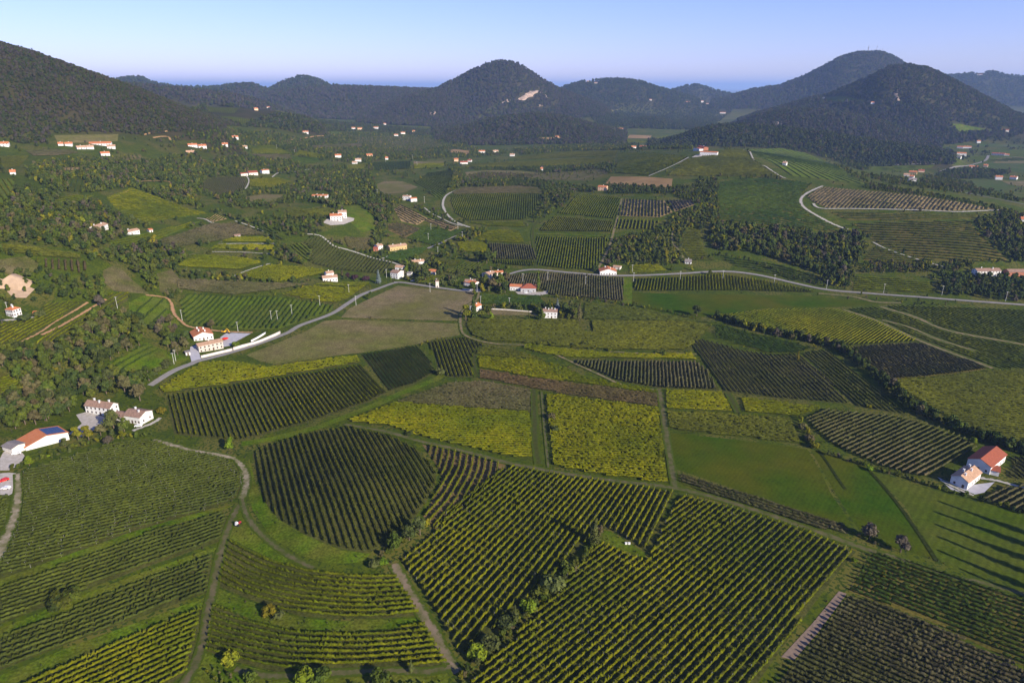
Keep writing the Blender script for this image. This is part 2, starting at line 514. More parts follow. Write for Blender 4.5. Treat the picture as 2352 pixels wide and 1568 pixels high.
# ------------------------------------------------------------------ vines
VC = {  # leaf colours of the plots
 'green':  ((0.059,0.072,0.004), (0.094,0.097,0.005), (0.041,0.058,0.005)),
 'yellow': ((0.088,0.099,0.003), (0.144,0.135,0.004), (0.056,0.075,0.004)),
 'lime':   ((0.090,0.098,0.003), (0.144,0.135,0.004), (0.058,0.073,0.004)),
 'dark':   ((0.034,0.054,0.007), (0.057,0.077,0.007), (0.025,0.046,0.007)),
 'brown':  ((.066,.060,.028), (.086,.070,.034), (.050,.054,.016)),
 'red':    ((.080,.056,.026), (.100,.068,.030), (.058,.054,.018)),
 'mixed':  ((0.064,0.069,0.008), (0.091,0.093,0.008), (0.047,0.055,0.008)),
 'dim':    ((0.046,0.057,0.009), (0.065,0.076,0.010), (0.036,0.047,0.009)),
}
SC = {  # ground between the rows
 'grass':  ((0.047,0.068,0.005), (0.064,0.080,0.007), (0.047,0.055,0.008)),
 'dry':    ((0.095,0.080,0.017), (0.129,0.100,0.025), (0.067,0.068,0.010)),
 'soil':   ((0.157,0.105,0.040), (0.196,0.135,0.053), (0.101,0.080,0.025)),
 'bright': ((0.072,0.110,0.006), (0.093,0.131,0.007), (0.085,0.105,0.015)),
 'pale':   ((0.280,0.190,0.088), (0.347,0.250,0.117), (0.190,0.140,0.058)),
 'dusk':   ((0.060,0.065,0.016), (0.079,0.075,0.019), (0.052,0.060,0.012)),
}
BUSY = []       # outlines of everything already standing or lying on the land
KEEP = []       # outlines of houses and roads
def clear(x, y, lists):
    u, v = project(x, y, zat(x, y)); bad = np.zeros(np.shape(x), bool)
    for L_ in lists:
        for poly, (a0, a1, b0, b1) in L_:
            m = (u > a0) & (u < a1) & (v > b0) & (v < b1) & ~bad
            if m.any(): bad[m] |= inside(poly, u[m], v[m])
    return ~bad
def mark(L_, poly):
    p = np.asarray(poly, float); L_.append((p, (p[:, 0].min(), p[:, 0].max(), p[:, 1].min(), p[:, 1].max())))
def mark_line(L_, pts, w_m):
    for (x0, y0), (x1, y1) in zip(pts[:-1], pts[1:]):
        d = hit(x0, max(y0, y1))[1][0]; r = w_m * .5 / d * FP; ry = max(1.0, r * min(1, 200 / d) + .5)
        n = math.hypot(x1 - x0, y1 - y0) + 1e-6; tx, ty = (x1 - x0) / n, (y1 - y0) / n
        ox, oy = -ty * r, tx * ry
        mark(L_, [(x0 + ox, y0 + oy), (x1 + ox, y1 + oy), (x1 - ox, y1 - oy), (x0 - ox, y0 - oy)])
def vine_mat(k):
    c = VC[k]; return mat("vine_leaves_" + k, c[0], c[1], c[2], s1=.012, s2=.30, rough=.8, spec=.04, grain=.30)
def soil_mat(k):
    c = SC[k]; return mat("floor_" + k, c[0], c[1], c[2], s1=.03, s2=.7, rough=1, spec=.05, bump=.12, bscale=1.2, grain=.28)

def row_geometry(p, seg, h, w, leaves, gap, r, beat=0, seed=0.0):
    """one hedge-like row of vines along evenly spaced ground points"""
    n = len(p)
    nn = normals2(p)
    z0 = zat(p[:, 0], p[:, 1])
    hh = h * (1 + r.normal(0, .11, n)); ww = w * (1 + r.normal(0, .24, n))
    low = r.random(n) < gap
    hh[low] *= r.uniform(.28, .6, low.sum()); ww[low] *= .45
    if beat:      # vines stand a few metres apart, in step from row to row
        s = p @ (p[-1] - p[0]) / max(np.hypot(*(p[-1] - p[0])), 1e-6)
        q = np.cos(s * 6.2832 / beat + r.normal(0, .5, n))
        hh *= 1 + .24 * q; ww *= 1 + .55 * q
    # weaker and stronger patches run through a plot
    vg = np.sin(p[:, 0] * .13 + p[:, 1] * .05 + seed) * np.sin(p[:, 1] * .11 - p[:, 0] * .04 + 2 * seed) + .6 * np.sin(p[:, 0] * .31 + 1.7 * seed) * np.sin(p[:, 1] * .27 + seed)
    hh *= 1 + .10 * vg; ww *= 1 + .20 * vg
    off = r.normal(0, .07, n) * w
    prof = [(-.30, .40), (-.52, .66), (.0, 1.0), (.52, .66), (.30, .40)] if seg < 2.2 else [(-.5, .3), (0, 1.0), (.5, .3)]
    m = len(prof)
    V_ = np.empty((m, n, 3))
    for k, (a, b) in enumerate(prof):
        o = off + ww * a * (1 + r.normal(0, .14, n)) + (r.normal(0, .10, n) * w if b == 1.0 else 0)
        V_[k, :, :2] = p + nn * o[:, None]
        V_[k, :, 2] = z0 + hh * b * (1 + (r.normal(0, .07, n) if b > .2 else 0))
    vs = V_.reshape(-1, 3)
    a = np.arange(n - 1)
    fs = [np.stack([a + k * n, a + 1 + k * n, a + 1 + (k + 1) * n, a + (k + 1) * n], 1) for k in range(m - 1)]
    if leaves:
        L = int(n * seg * leaves)
        if L:
            t = r.uniform(0, n - 1.001, L); i = t.astype(int); f = (t - i)[:, None]
            c = p[i] * (1 - f) + p[i + 1] * f
            cz = z0[i] + hh[i] * r.uniform(.45, 1.12, L)
            side = r.normal(0, .42, L) * ww[i]
            c = c + nn[i] * side[:, None]
            ctr = np.concatenate([c, cz[:, None]], 1)
            u = r.normal(0, 1, (L, 3)); u /= np.linalg.norm(u, axis=1)[:, None]
            v = np.cross(u, r.normal(0, 1, (L, 3))); v /= np.linalg.norm(v, axis=1)[:, None]
            s = r.uniform(.10, .24, L)[:, None]
            q = np.stack([ctr - u * s - v * s * .6, ctr + u * s - v * s * .6, ctr + u * s * .8 + v * s * .7, ctr - u * s * .8 + v * s * .7], 1).reshape(-1, 3)
            b0 = len(vs); vs = np.concatenate([vs, q])
            fs.append(np.arange(L * 4).reshape(-1, 4) + b0)
    return vs, np.concatenate(fs)

def row_lines(poly, guide, spacing, guide2=None, avoid=()):
    """centre lines of the rows of a plot, clipped to it"""
    out = []
    ext = 700.0
    poly = np.asarray(poly)
    if guide2 is None:
        g = smooth_line(guide, 2.0) if len(guide) > 2 else np.asarray(guide, float)
        t0 = g[0] - g[1 if len(g) < 8 else 4]; t0 /= np.hypot(*t0); t1 = g[-1] - g[-2 if len(g) < 8 else -5]; t1 /= np.hypot(*t1)
        if len(g) > 2:
            core = g
        else:
            core = np.stack([g[0], (g[0] + g[1]) / 2, g[1]])
        full = np.concatenate([[g[0] + t0 * ext], core, [g[-1] + t1 * ext]])
        s = np.concatenate([[0], np.cumsum(np.hypot(*(full[1:] - full[:-1]).T))])
        t = np.arange(0, s[-1], 1.0)
        full = np.stack([np.interp(t, s, full[:, 0]), np.interp(t, s, full[:, 1])], 1)
        # ease direction changes so that shifted copies stay tidy
        nn = normals2(full)
        if len(g) > 2:
            ker = np.ones(21) / 21
            nn = np.stack([np.convolve(np.pad(nn[:, k], 10, 'edge'), ker, 'valid') for k in (0, 1)], 1)
            nn /= np.hypot(nn[:, 0], nn[:, 1])[:, None]
        # only the stretch near the plot
        lo, hi = poly.min(0) - 5, poly.max(0) + 5
        diam = float(np.hypot(*(hi - lo)))
        if len(g) == 2:
            pr = (poly - g[0]) @ nn[0]
            ks = range(int(math.floor(pr.min() / spacing)), int(math.ceil(pr.max() / spacing)) + 1)
        else:
            ks = range(-int(diam / spacing), int(diam / spacing) + 1)
        lines = (full + nn * (k * spacing + .01) for k in ks)
    else:
        A, B = np.asarray(guide, float), np.asarray(guide2, float)
        n = max(2, int(np.hypot(*((A[0] + A[-1]) / 2 - (B[0] + B[-1]) / 2)) / spacing))
        t = np.linspace(-3, 4, 1400)[:, None]
        def ln(k):
            f = k / n
            a = A[0] * (1 - f) + B[0] * f; b = A[1] * (1 - f) + B[1] * f
            return a + (b - a) * t
        lines = (ln(k) for k in range(-n // 2, int(n * 1.6)))
    for q in lines:
        m = inside(poly, q[:, 0], q[:, 1])
        if not m.any(): continue
        for ln_, wd_ in avoid:
            for a_ in ln_: m &= (q[:, 0] - a_[0]) ** 2 + (q[:, 1] - a_[1]) ** 2 > wd_ * wd_
        if not m.any(): continue
        idx = np.nonzero(m)[0]
        runs = np.split(idx, np.nonzero(np.diff(idx) > 1)[0] + 1)
        for r_ in runs:
            if len(r_) > 5: out.append(q[r_])
    return out

def resample(q, seg):
    s = np.concatenate([[0], np.cumsum(np.hypot(*(q[1:] - q[:-1]).T))])
    n = max(3, int(s[-1] / seg) + 1); t = np.linspace(0, s[-1], n)
    return np.stack([np.interp(t, s, q[:, 0]), np.interp(t, s, q[:, 1])], 1)

TRI = {}
def post_boxes(pts, hgt, wid, me_name, material):
    pts = np.asarray(pts); n = len(pts); z = zat(pts[:, 0], pts[:, 1])
    r = wid / 2
    base = np.array([(-r, -r), (r, -r), (r, r), (-r, r)])
    vs = np.zeros((n, 8, 3))
    for k in range(4):
        for top in (0, 1):
            vs[:, k + 4 * top, 0] = pts[:, 0] + base[k, 0]; vs[:, k + 4 * top, 1] = pts[:, 1] + base[k, 1]
            vs[:, k + 4 * top, 2] = z + top * hgt
    f = np.array([(0, 1, 5, 4), (1, 2, 6, 5), (2, 3, 7, 6), (3, 0, 4, 7), (4, 5, 6, 7)])
    fs = (f[None] + (np.arange(n) * 8)[:, None, None]).reshape(-1, 4)
    return new_mesh(me_name, vs.reshape(-1, 3), fs, material)

def vineyard(label, poly, guide, spacing=2.7, leaf='green', floor='grass', h=2.05, w=.85, gap=.05, posts=False,
             guide2=None, group=None, parts=None, leafy=None, name='vineyard', cat='vineyard', beat=None, avoid=()):
    mark(BUSY, poly)
    wp = ground(densify(poly))
    c = wp.mean(0); dist = float(np.hypot(*c)); near = float(np.hypot(wp[:, 0], wp[:, 1]).min())
    gw = ground(guide); g2 = ground(guide2) if guide2 is not None else None
    root = link(name, None, loc=(float(c[0]), float(c[1]), float(zat(*c))), label=label, category=cat)
    if group: root['group'] = group
    me = sheet_mesh('plot_floor', wp, soil_mat(floor), 1)
    me.transform(__import__('mathutils').Matrix.Translation(-Vector(root.location)))
    link('plot_floor', me, root)
    seg = min(max(.0022 * dist, .5), 5.0)
    if w == .85: w = .70 if dist < 400 else (.85 if dist < 680 else 1.25)
    if beat is None: beat = 0
    if leafy is None: leafy = 9.0 if dist < 290 else (6.0 if dist < 400 else (2.0 if dist < 460 else 0))
    if parts is None: parts = dist < 480
    lines = row_lines(wp, gw, spacing, g2, [(smooth_line(ground(l_), 3.0), w_) for l_, w_ in avoid])
    m = vine_mat(leaf)
    r = np.random.default_rng(len(label) * 31 + int(dist))
    acc_v, acc_f, nb = [], [], 0
    pts = []
    off = np.array(root.location)
    total = 0
    for k, q in enumerate(lines):
        p = resample(q, seg)
        vs, fs = row_geometry(p, seg, h, w, leafy, gap, r, beat, dist % 7)
        vs = vs - off
        total += len(fs)
        if posts:
            s_ = r.uniform(0, 5); q_ = resample(q, 1.0); pts += [q_[int(k_)] for k_ in np.arange(s_, len(q_), 6.5)]
        if parts and k < 300:
            link('vine_row', new_mesh('vine_row', vs, fs, m), root)
        else:
            acc_v.append(vs); acc_f.append(fs + nb); nb += len(vs)
    if acc_v:
        o = link('vine_rows', new_mesh('vine_rows', np.concatenate(acc_v), np.concatenate(acc_f), m), root, kind='stuff')
    if posts and pts:
        me = post_boxes(pts, h + .18, .10, 'trellis_posts', mat('concrete_post', (.26, .25, .22)))
        me.transform(__import__('mathutils').Matrix.Translation(-Vector(root.location)))
        link('trellis_posts', me, root, kind='stuff')
    TRI[label[:40]] = (len(lines), total * 2, round(dist))
    return root

# ------------------------------------------------------------------ trees
def ball_points(n, r):
    u = r.normal(0, 1, (n, 3)); return u / np.linalg.norm(u, axis=1)[:, None]

ICO = None
def lump(center, rad, r):
    """small irregular closed lump (42 points)"""
    global ICO
    if ICO is None:
        import bmesh
        bm = bmesh.new(); bmesh.ops.create_icosphere(bm, subdivisions=1, radius=1)
        v = np.array([x.co[:] for x in bm.verts]); f = np.array([[y.index for y in x.verts] for x in bm.faces]); bm.free()
        ICO = (v, f)
    v, f = ICO
    v = v * (1 + r.normal(0, .13, (len(v), 1))) * np.array(rad) + np.array(center)
    return v, f

def crown_mesh(name, seed, material, width, height, base, blobs, leaves, size, form='round'):
    """leaf clumps spread over the surface of several lumps"""
    r = np.random.default_rng(seed)
    vs, fs, nb = [], [], 0
    cs = []
    for k in range(blobs):
        if form == 'round':
            a = r.uniform(0, 6.28); q = math.sqrt(r.uniform(0, 1)) * width * .30
            t = r.uniform(.0, 1.0)
            rad = width * r.uniform(.20, .30) * (1.1 - .35 * t)
            cs.append((math.cos(a) * q * (1 - .4 * t), math.sin(a) * q * (1 - .4 * t), base + rad * .8 + t * (height - base - rad * 1.8), rad, rad, rad * .9))
        elif form == 'tall':
            t = (k + .5) / blobs
            rad = width * .5 * (math.sin(min(t * 1.25 + .12, 1) * math.pi) * .8 + .25)
            cs.append((r.normal(0, .05) * width, r.normal(0, .05) * width, base + t * (height - base) * .94, rad, rad, (height - base) / blobs * .9))
        elif form == 'cone':
            t = (k + .5) / blobs
            rad = width * .5 * (1.05 - t)
            cs.append((0, 0, base + t * (height - base) * .95, rad, rad, (height - base) / blobs * .8))
        else:
            a = k * 6.28 / blobs + r.uniform(-.4, .4); q = width * r.uniform(.1, .34); rad = width * r.uniform(.2, .28)
            cs.append((math.cos(a) * q, math.sin(a) * q, base + height * r.uniform(.3, .55), rad, rad, height * .36))
    for (x, y, z, a, b, c) in cs:
        v, f = lump((x, y, z), (a * .72, b * .72, c * .72), r)
        vs.append(v); fs += (f + nb).tolist(); nb += len(v)
    per = max(1, leaves // len(cs))
    for (x, y, z, a, b, c) in cs:
        u = ball_points(per, r); u[:, 2] = np.where(u[:, 2] < -.55, -u[:, 2], u[:, 2])
        rr = r.uniform(.72, 1.08, (per, 1))
        ctr = np.array([x, y, z]) + u * np.array([a, b, c]) * rr
        nrm = u + r.normal(0, .45, (per, 3)); nrm /= np.linalg.norm(nrm, axis=1)[:, None]
        t1 = np.cross(nrm, r.normal(0, 1, (per, 3))); t1 /= np.linalg.norm(t1, axis=1)[:, None]
        t2 = np.cross(nrm, t1)
        s = r.uniform(.6, 1.3, (per, 1)) * size
        q = np.stack([ctr - t1 * s - t2 * s * .5, ctr + t1 * s * .7 - t2 * s * .8, ctr + t1 * s + t2 * s * .6, ctr - t1 * s * .6 + t2 * s], 1).reshape(-1, 3)
        vs.append(q); fs += (np.arange(per * 4).reshape(-1, 4) + nb).tolist(); nb += per * 4
    return new_mesh(name, np.concatenate(vs), fs, material)

def tube(path, radii, sides=6):
    vs, fs = [], []
    for k, (p, rd) in enumerate(zip(path, radii)):
        for s in range(sides):
            a = s * 6.283 / sides
            vs.append((p[0] + math.cos(a) * rd, p[1] + math.sin(a) * rd, p[2]))
        if k:
            for s in range(sides):
                a0 = (k - 1) * sides + s; a1 = (k - 1) * sides + (s + 1) % sides
                fs.append((a0, a1, a1 + sides, a0 + sides))
    return vs, fs

def trunk_mesh(name, seed, height, rad, limbs=4, spread=.3):
    r = random.Random(seed); V_, F_ = [], []
    def add(v, f):
        b = len(V_); V_.extend(v); F_.extend([tuple(i + b for i in q) for q in f])
    add(*tube([(0, 0, -.4), (0, 0, height * .3), (r.uniform(-.1, .1), r.uniform(-.1, .1), height * .6), (0, 0, height * .85)], [rad * 1.2, rad * .9, rad * .6, rad * .2]))
    for k in range(limbs):
        a = k * 6.28 / limbs + r.uniform(-.5, .5); z = height * r.uniform(.28, .5); l = height * spread
        add(*tube([(0, 0, z), (math.cos(a) * l * .5, math.sin(a) * l * .5, z + l * .5), (math.cos(a) * l, math.sin(a) * l, z + l * 1.1)], [rad * .5, rad * .35, rad * .12], 5))
    return new_mesh(name, V_, F_, mat('bark', (.10, .075, .05), (.16, .12, .085), s2=2.0))

LEAF = {
 'green':  mat('crown_green', (0.049,0.066,0.010), (0.083,0.099,0.013), s2=.35, per_object=.6, rough=.85, spec=.04),
 'dark':   mat('crown_dark', (0.031,0.048,0.012), (0.054,0.070,0.015), s2=.35, per_object=.5, rough=.85, spec=.04),
 'olive':  mat('crown_olive', (.054,.068,.018), (.080,.092,.026), s2=.5, per_object=.5, rough=.85, spec=.04),
 'yellow': mat('crown_yellow', (0.110,0.118,0.010), (0.178,0.161,0.012), s2=.4, per_object=.6, rough=.85, spec=.04),
 'brown':  mat('crown_brown', (0.082,0.074,0.029), (0.110,0.094,0.039), s2=.4, per_object=.5, rough=.85, spec=.04),
 'purple': mat('crown_purple', (0.067,0.055,0.036), (0.087,0.073,0.048), s2=.4, per_object=.4, rough=.9),
 'plum':   mat('crown_plum', (0.043,0.022,0.027), (0.055,0.029,0.034), s2=.4, per_object=.5, rough=.85, spec=.04),
 'silver': mat('crown_silver', (0.104,0.134,0.122), (0.159,0.189,0.171), s2=.4, per_object=.3, rough=.7),
 'bright': mat('crown_bright', (0.088,0.132,0.010), (0.137,0.175,0.011), s2=.4, per_object=.5, rough=.85, spec=.04),
}
FAR_LEAF = {
 'green':  mat('far_crown_green', (.036,.048,.013), (.050,.062,.015), s2=.05, per_object=.3, rough=.9, spec=.03),
 'dark':   mat('far_crown_dark', (.027,.038,.014), (.040,.050,.017), s2=.05, per_object=.3, rough=.9, spec=.03),
 'olive':  mat('far_crown_olive', (.044,.050,.022), (.058,.064,.026), s2=.05, per_object=.3, rough=.9, spec=.03),
 'yellow': mat('far_crown_yellow', (.052,.058,.014), (.066,.070,.016), s2=.05, per_object=.3, rough=.9, spec=.03),
 'brown':  mat('far_crown_brown', (.048,.043,.024), (.060,.053,.030), s2=.05, per_object=.3, rough=.9, spec=.03),
 'purple': mat('far_crown_purple', (.052,.044,.038), (.064,.055,.048), s2=.05, per_object=.25, rough=.9, spec=.03),
}
# shapes of single trees: name -> (trunk mesh, crown mesh per colour, nominal height)
SHAPES = {}
def shape(form, colour, var=0):
    key = (form, colour, var)
    if key in SHAPES: return SHAPES[key]
    sd = 17 * var + {'round': 1, 'tall': 2, 'cone': 3, 'bush': 4, 'slim': 5}[form] + sum(map(ord, colour))
    if form == 'round': t = trunk_mesh('trunk', sd, 8.5, .28); c = crown_mesh('crown', sd, LEAF[colour], 8.5, 10, 1.6, 8, 640, .42)
    elif form == 'tall': t = trunk_mesh('trunk', sd, 13, .25, 3, .12); c = crown_mesh('crown', sd, LEAF[colour], 5.0, 15, 1.5, 6, 480, .40, 'tall')
    elif form == 'slim': t = trunk_mesh('trunk', sd, 13, .2, 3, .08); c = crown_mesh('crown', sd, LEAF[colour], 3.2, 16, .8, 7, 420, .36, 'tall')
    elif form == 'cone': t = trunk_mesh('trunk', sd, 11, .2, 3, .1); c = crown_mesh('crown', sd, LEAF[colour], 6, 13, .8, 7, 420, .36, 'cone')
    else: t = trunk_mesh('trunk', sd, 1.8, .12, 4, .3); c = crown_mesh('crown', sd, LEAF[colour], 4.2, 2.6, .1, 6, 300, .26, 'bush')
    SHAPES[key] = (t, c); return SHAPES[key]

def tree_at(x, y, form, colour, size=1.0, label='', cat='tree', group=None, name='tree'):
    tm, cm = shape(form, colour, rng.randrange(2))
    z = float(zat(x, y))
    props = dict(label=label, category=cat)
    if group: props['group'] = group
    root = link(name, None, loc=(x, y, z), **props)
    root.rotation_euler.z = rng.uniform(0, 6.28)
    s = size * rng.uniform(.96, 1.04)
    root.scale = (s, s, s * rng.uniform(.95, 1.06))
    link('trunk', tm, root); link('crown', cm, root)
    return root

def tree_px(px, py, form, colour, size, label, **k):
    x, y, z = G(px, py)
    return tree_at(x, y, form, colour, size, label, **k)

# --- woods: instanced trees, one object per wood
def proto_collection(name, items):
    c = bpy.data.collections.new(name)
    for k, me in enumerate(items):
        o = bpy.data.objects.new("%s_%02d" % (name, k), me); c.objects.link(o)
    return c
def wood_protos(kind):
    cols = ['green', 'dark', 'olive', 'yellow', 'brown', 'purple']
    out = []
    for i, c in enumerate(cols):
        for v in (0, 1):
            if kind == 'mid': out.append(crown_mesh('wood_crown', 40 + i * 2 + v, LEAF[c], 8.0, 9.5, .3, 6, 230, .62))
            else: out.append(crown_mesh('wood_crown', 80 + i * 2 + v, FAR_LEAF[c], 9.5, 10, .0, 4, 60, 1.25))
    return out
PROTO = {'mid': proto_collection('crown_mid', wood_protos('mid')), 'far': proto_collection('crown_far', wood_protos('far'))}
def scatter_nodes(kind):
    g = bpy.data.node_groups.new('scatter_' + kind, 'GeometryNodeTree')
    g.interface.new_socket('Geometry', in_out='INPUT', socket_type='NodeSocketGeometry')
    g.interface.new_socket('Geometry', in_out='OUTPUT', socket_type='NodeSocketGeometry')
    N = g.nodes.new; L = g.links.new
    gi, go = N('NodeGroupInput'), N('NodeGroupOutput')
    ci = N('GeometryNodeCollectionInfo'); ci.inputs['Collection'].default_value = PROTO[kind]
    ci.inputs['Separate Children'].default_value = True; ci.inputs['Reset Children'].default_value = True
    ip = N('GeometryNodeInstanceOnPoints'); ip.inputs['Pick Instance'].default_value = True
    def att(nm, ty):
        a = N('GeometryNodeInputNamedAttribute'); a.data_type = ty; a.inputs['Name'].default_value = nm; return a.outputs[0]
    L(gi.outputs[0], ip.inputs['Points']); L(ci.outputs[0], ip.inputs['Instance'])
    L(att('pick', 'INT'), ip.inputs['Instance Index']); L(att('scl', 'FLOAT_VECTOR'), ip.inputs['Scale'])
    cr = N('FunctionNodeEulerToRotation') if hasattr(bpy.types, 'FunctionNodeEulerToRotation') else None
    if cr: L(att('rot', 'FLOAT_VECTOR'), cr.inputs[0]); L(cr.outputs[0], ip.inputs['Rotation'])
    else: L(att('rot', 'FLOAT_VECTOR'), ip.inputs['Rotation'])
    L(ip.outputs[0], go.inputs[0])
    return g
NODES = {k: scatter_nodes(k) for k in PROTO}
MIX = {  # green dark olive yellow brown purple
 'wood':   (.46, .30, .06, .06, .09, .03),
 'hill':   (.24, .24, .02, .02, .25, .23),
 'purple': (.14, .20, .01, .01, .28, .36),
 'dark':   (.25, .62, .01, .02, .06, .04),
 'olive':  (.10, .05, .80, .03, .02, .00),
 'lively': (.50, .17, .10, .16, .06, .01),
}
WOODS = []
def scatter_obj(name, x, y, kind, mix, size, label, jitter=.3, squash=1.0):
    n = len(x)
    z = zat(x, y)
    me = bpy.data.meshes.new(name)
    me.vertices.add(n)
    me.vertices.foreach_set('co', np.stack([x, y, z - .2], 1).astype(np.float32).ravel())
    w = np.array(MIX[mix]); w = w / w.sum()
    # neighbouring trees tend to share a kind
    cell = ((x // 45).astype(int) * 7919 + (y // 45).astype(int) * 104729) % 997
    bias = np.random.default_rng(5).dirichlet(w * 6, 997)
    pw = .55 * w + .45 * bias[cell]
    cum = np.cumsum(pw, 1); u = nrg.random(n)[:, None]
    kindi = np.minimum((u > cum).sum(1), 5)
    pick = kindi * 2 + nrg.integers(0, 2, n)
    a = me.attributes.new('pick', 'INT', 'POINT'); a.data.foreach_set('value', pick.astype(np.int32))
    s = size * nrg.uniform(1 - jitter, 1 + jitter, n)
    sc = np.stack([s, s, s * nrg.uniform(.85, 1.15, n) * squash], 1).astype(np.float32)
    a = me.attributes.new('scl', 'FLOAT_VECTOR', 'POINT'); a.data.foreach_set('vector', sc.ravel())
    rt = np.zeros((n, 3), np.float32); rt[:, 2] = nrg.uniform(0, 6.28, n)
    a = me.attributes.new('rot', 'FLOAT_VECTOR', 'POINT'); a.data.foreach_set('vector', rt.ravel())
    o = link(name, me, kind='stuff', label=label)
    md = o.modifiers.new('scatter', 'NODES'); md.node_group = NODES[kind]
    WOODS.append((label, n))
    return o

def world_points(poly_w, spacing, jit=.45):
    """jittered points on a triangular lattice inside a polygon"""
    lo, hi = poly_w.min(0), poly_w.max(0)
    nx, ny = int((hi[0] - lo[0]) / spacing) + 2, int((hi[1] - lo[1]) / (spacing * .87)) + 2
    gx, gy = np.meshgrid(np.arange(nx), np.arange(ny))
    x = lo[0] + (gx + (gy % 2) * .5) * spacing + nrg.uniform(-jit, jit, gx.shape) * spacing
    y = lo[1] + gy * spacing * .87 + nrg.uniform(-jit, jit, gx.shape) * spacing
    x, y = x.ravel(), y.ravel()
    m = inside(poly_w, x, y)
    return x[m], y[m]

def wood(label, poly, spacing=6.5, mix='wood', size=1.0, kind='mid', name='wood', thin=0.0, jit=.45, busy=True):
    spacing *= .82; size *= .80
    wp = ground(densify(poly, 10))
    x, y = world_points(wp, spacing, jit)
    m = clear(x, y, (BUSY, KEEP)) if busy else clear(x, y, (KEEP,)); x, y = x[m], y[m]
    if thin: m = nrg.random(len(x)) > thin; x, y = x[m], y[m]
    return scatter_obj(name, x, y, kind, mix, size, label)

def view_wood(label, rng_d, az_px, poly, spacing, mix, size, kind='far', name='wood', extra=None):
    """trees over a whole hillside: every spot of the land between two distances whose sight line falls inside the traced outline"""
    a0 = float(bear(az_px[0], 300)[0]); a1 = float(bear(az_px[1], 300)[0])
    d0, d1 = rng_d
    n = int((a1 - a0) * (d1 * d1 - d0 * d0) / 2 / (spacing * spacing * .87))
    az = nrg.uniform(a0, a1, n); d = np.sqrt(nrg.uniform(d0 * d0, d1 * d1, n))
    x, y = np.sin(az) * d, np.cos(az) * d; z = zat(x, y)
    u, v = project(x, y, z)
    m = inside(np.array(poly), u, v)
    x, y, z, u, v, d = x[m], y[m], z[m], u[m], v[m], d[m]
    m = clear(x, y, (KEEP,)); x, y, z, u, v, d = x[m], y[m], z[m], u[m], v[m], d[m]
    if extra is not None:
        m = ~extra(u, v); x, y, z, d = x[m], y[m], z[m], d[m]
    return scatter_obj(name, x, y, kind, mix, size, label)

def hedge(label, pts, spacing=3.0, width=3.0, mix='wood', size=.55, kind='mid', name='hedge', cat=None):
    w = smooth_line(ground(pts), spacing)
    m = max(1, int(width / 3.2))
    nn = normals2(w); xs, ys = [], []
    for k in range(m):
        o = ((k + .5) / m - .5) * width + nrg.uniform(-1, 1, len(w)) * min(width * .2, 1.6)
        q = w + nn * o[:, None] + nrg.uniform(-.3, .3, w.shape) * spacing
        xs.append(q[:, 0]); ys.append(q[:, 1])
    x, y = np.concatenate(xs), np.concatenate(ys); m_ = clear(x, y, (KEEP,))
    return scatter_obj(name, x[m_], y[m_], kind, mix, size, label, .4)

# ------------------------------------------------------------------ buildings
def box(vs, fs, x0, x1, y0, y1, z0, z1, bottom=False):
    b = len(vs)
    vs += [(x0, y0, z0), (x1, y0, z0), (x1, y1, z0), (x0, y1, z0), (x0, y0, z1), (x1, y0, z1), (x1, y1, z1), (x0, y1, z1)]
    fs += [(b, b + 1, b + 5, b + 4), (b + 1, b + 2, b + 6, b + 5), (b + 2, b + 3, b + 7, b + 6), (b + 3, b, b + 4, b + 7), (b + 4, b + 5, b + 6, b + 7), (b + 3, b + 2, b + 1, b)]

WALLS = {
 'white': mat('wall_white', (.70,.69,.66), (.60,.59,.56), s2=.5),
 'plaster': mat('wall_plaster', (.74,.69,.60), (.58,.53,.45), s2=.9),
 'stone': mat('wall_stone', (.60,.56,.49), (.34,.29,.23), (.50,.45,.38), s1=1.6, s2=.8, bump=.06, bscale=3),
 'peach': mat('wall_peach', (.72,.50,.32), (.62,.42,.27), s2=.6),
 'yellow': mat('wall_yellow', (.50,.38,.17), (.42,.31,.14), s2=.6),
 'brick': mat('wall_brick', (.42,.17,.10), (.32,.13,.08), s2=.9),
 'grey': mat('wall_grey', (.42,.42,.42), (.34,.34,.34), s2=.9),
}
ROOFS = {
 'orange': mat('roof_orange', (.52,.17,.06), (.40,.13,.05), (.46,.18,.08), s1=.5, s2=2.2, bump=.05, bscale=4),
 'tan': mat('roof_tan', (.42,.25,.15), (.30,.19,.12), (.48,.30,.19), s1=.8, s2=2.6, bump=.05, bscale=4),
 'brown': mat('roof_brown', (.25,.155,.11), (.17,.115,.085), (.32,.20,.14), s1=.9, s2=2.4, bump=.06, bscale=4),
 'red': mat('roof_red', (.32,.095,.05), (.24,.07,.04), s2=1.5, bump=.04, bscale=4),
 'grey': mat('roof_grey', (.24,.21,.19), (.17,.15,.14), s2=1.5),
}
PANE = mat('window_glass', (.02,.025,.03), rough=.2, spec=.5)
SHUT = mat('shutter_wood', (.16,.08,.04), (.10,.05,.03), s2=3)
DOOR = mat('door_wood', (.09,.06,.04), (.13,.09,.06), s2=3)

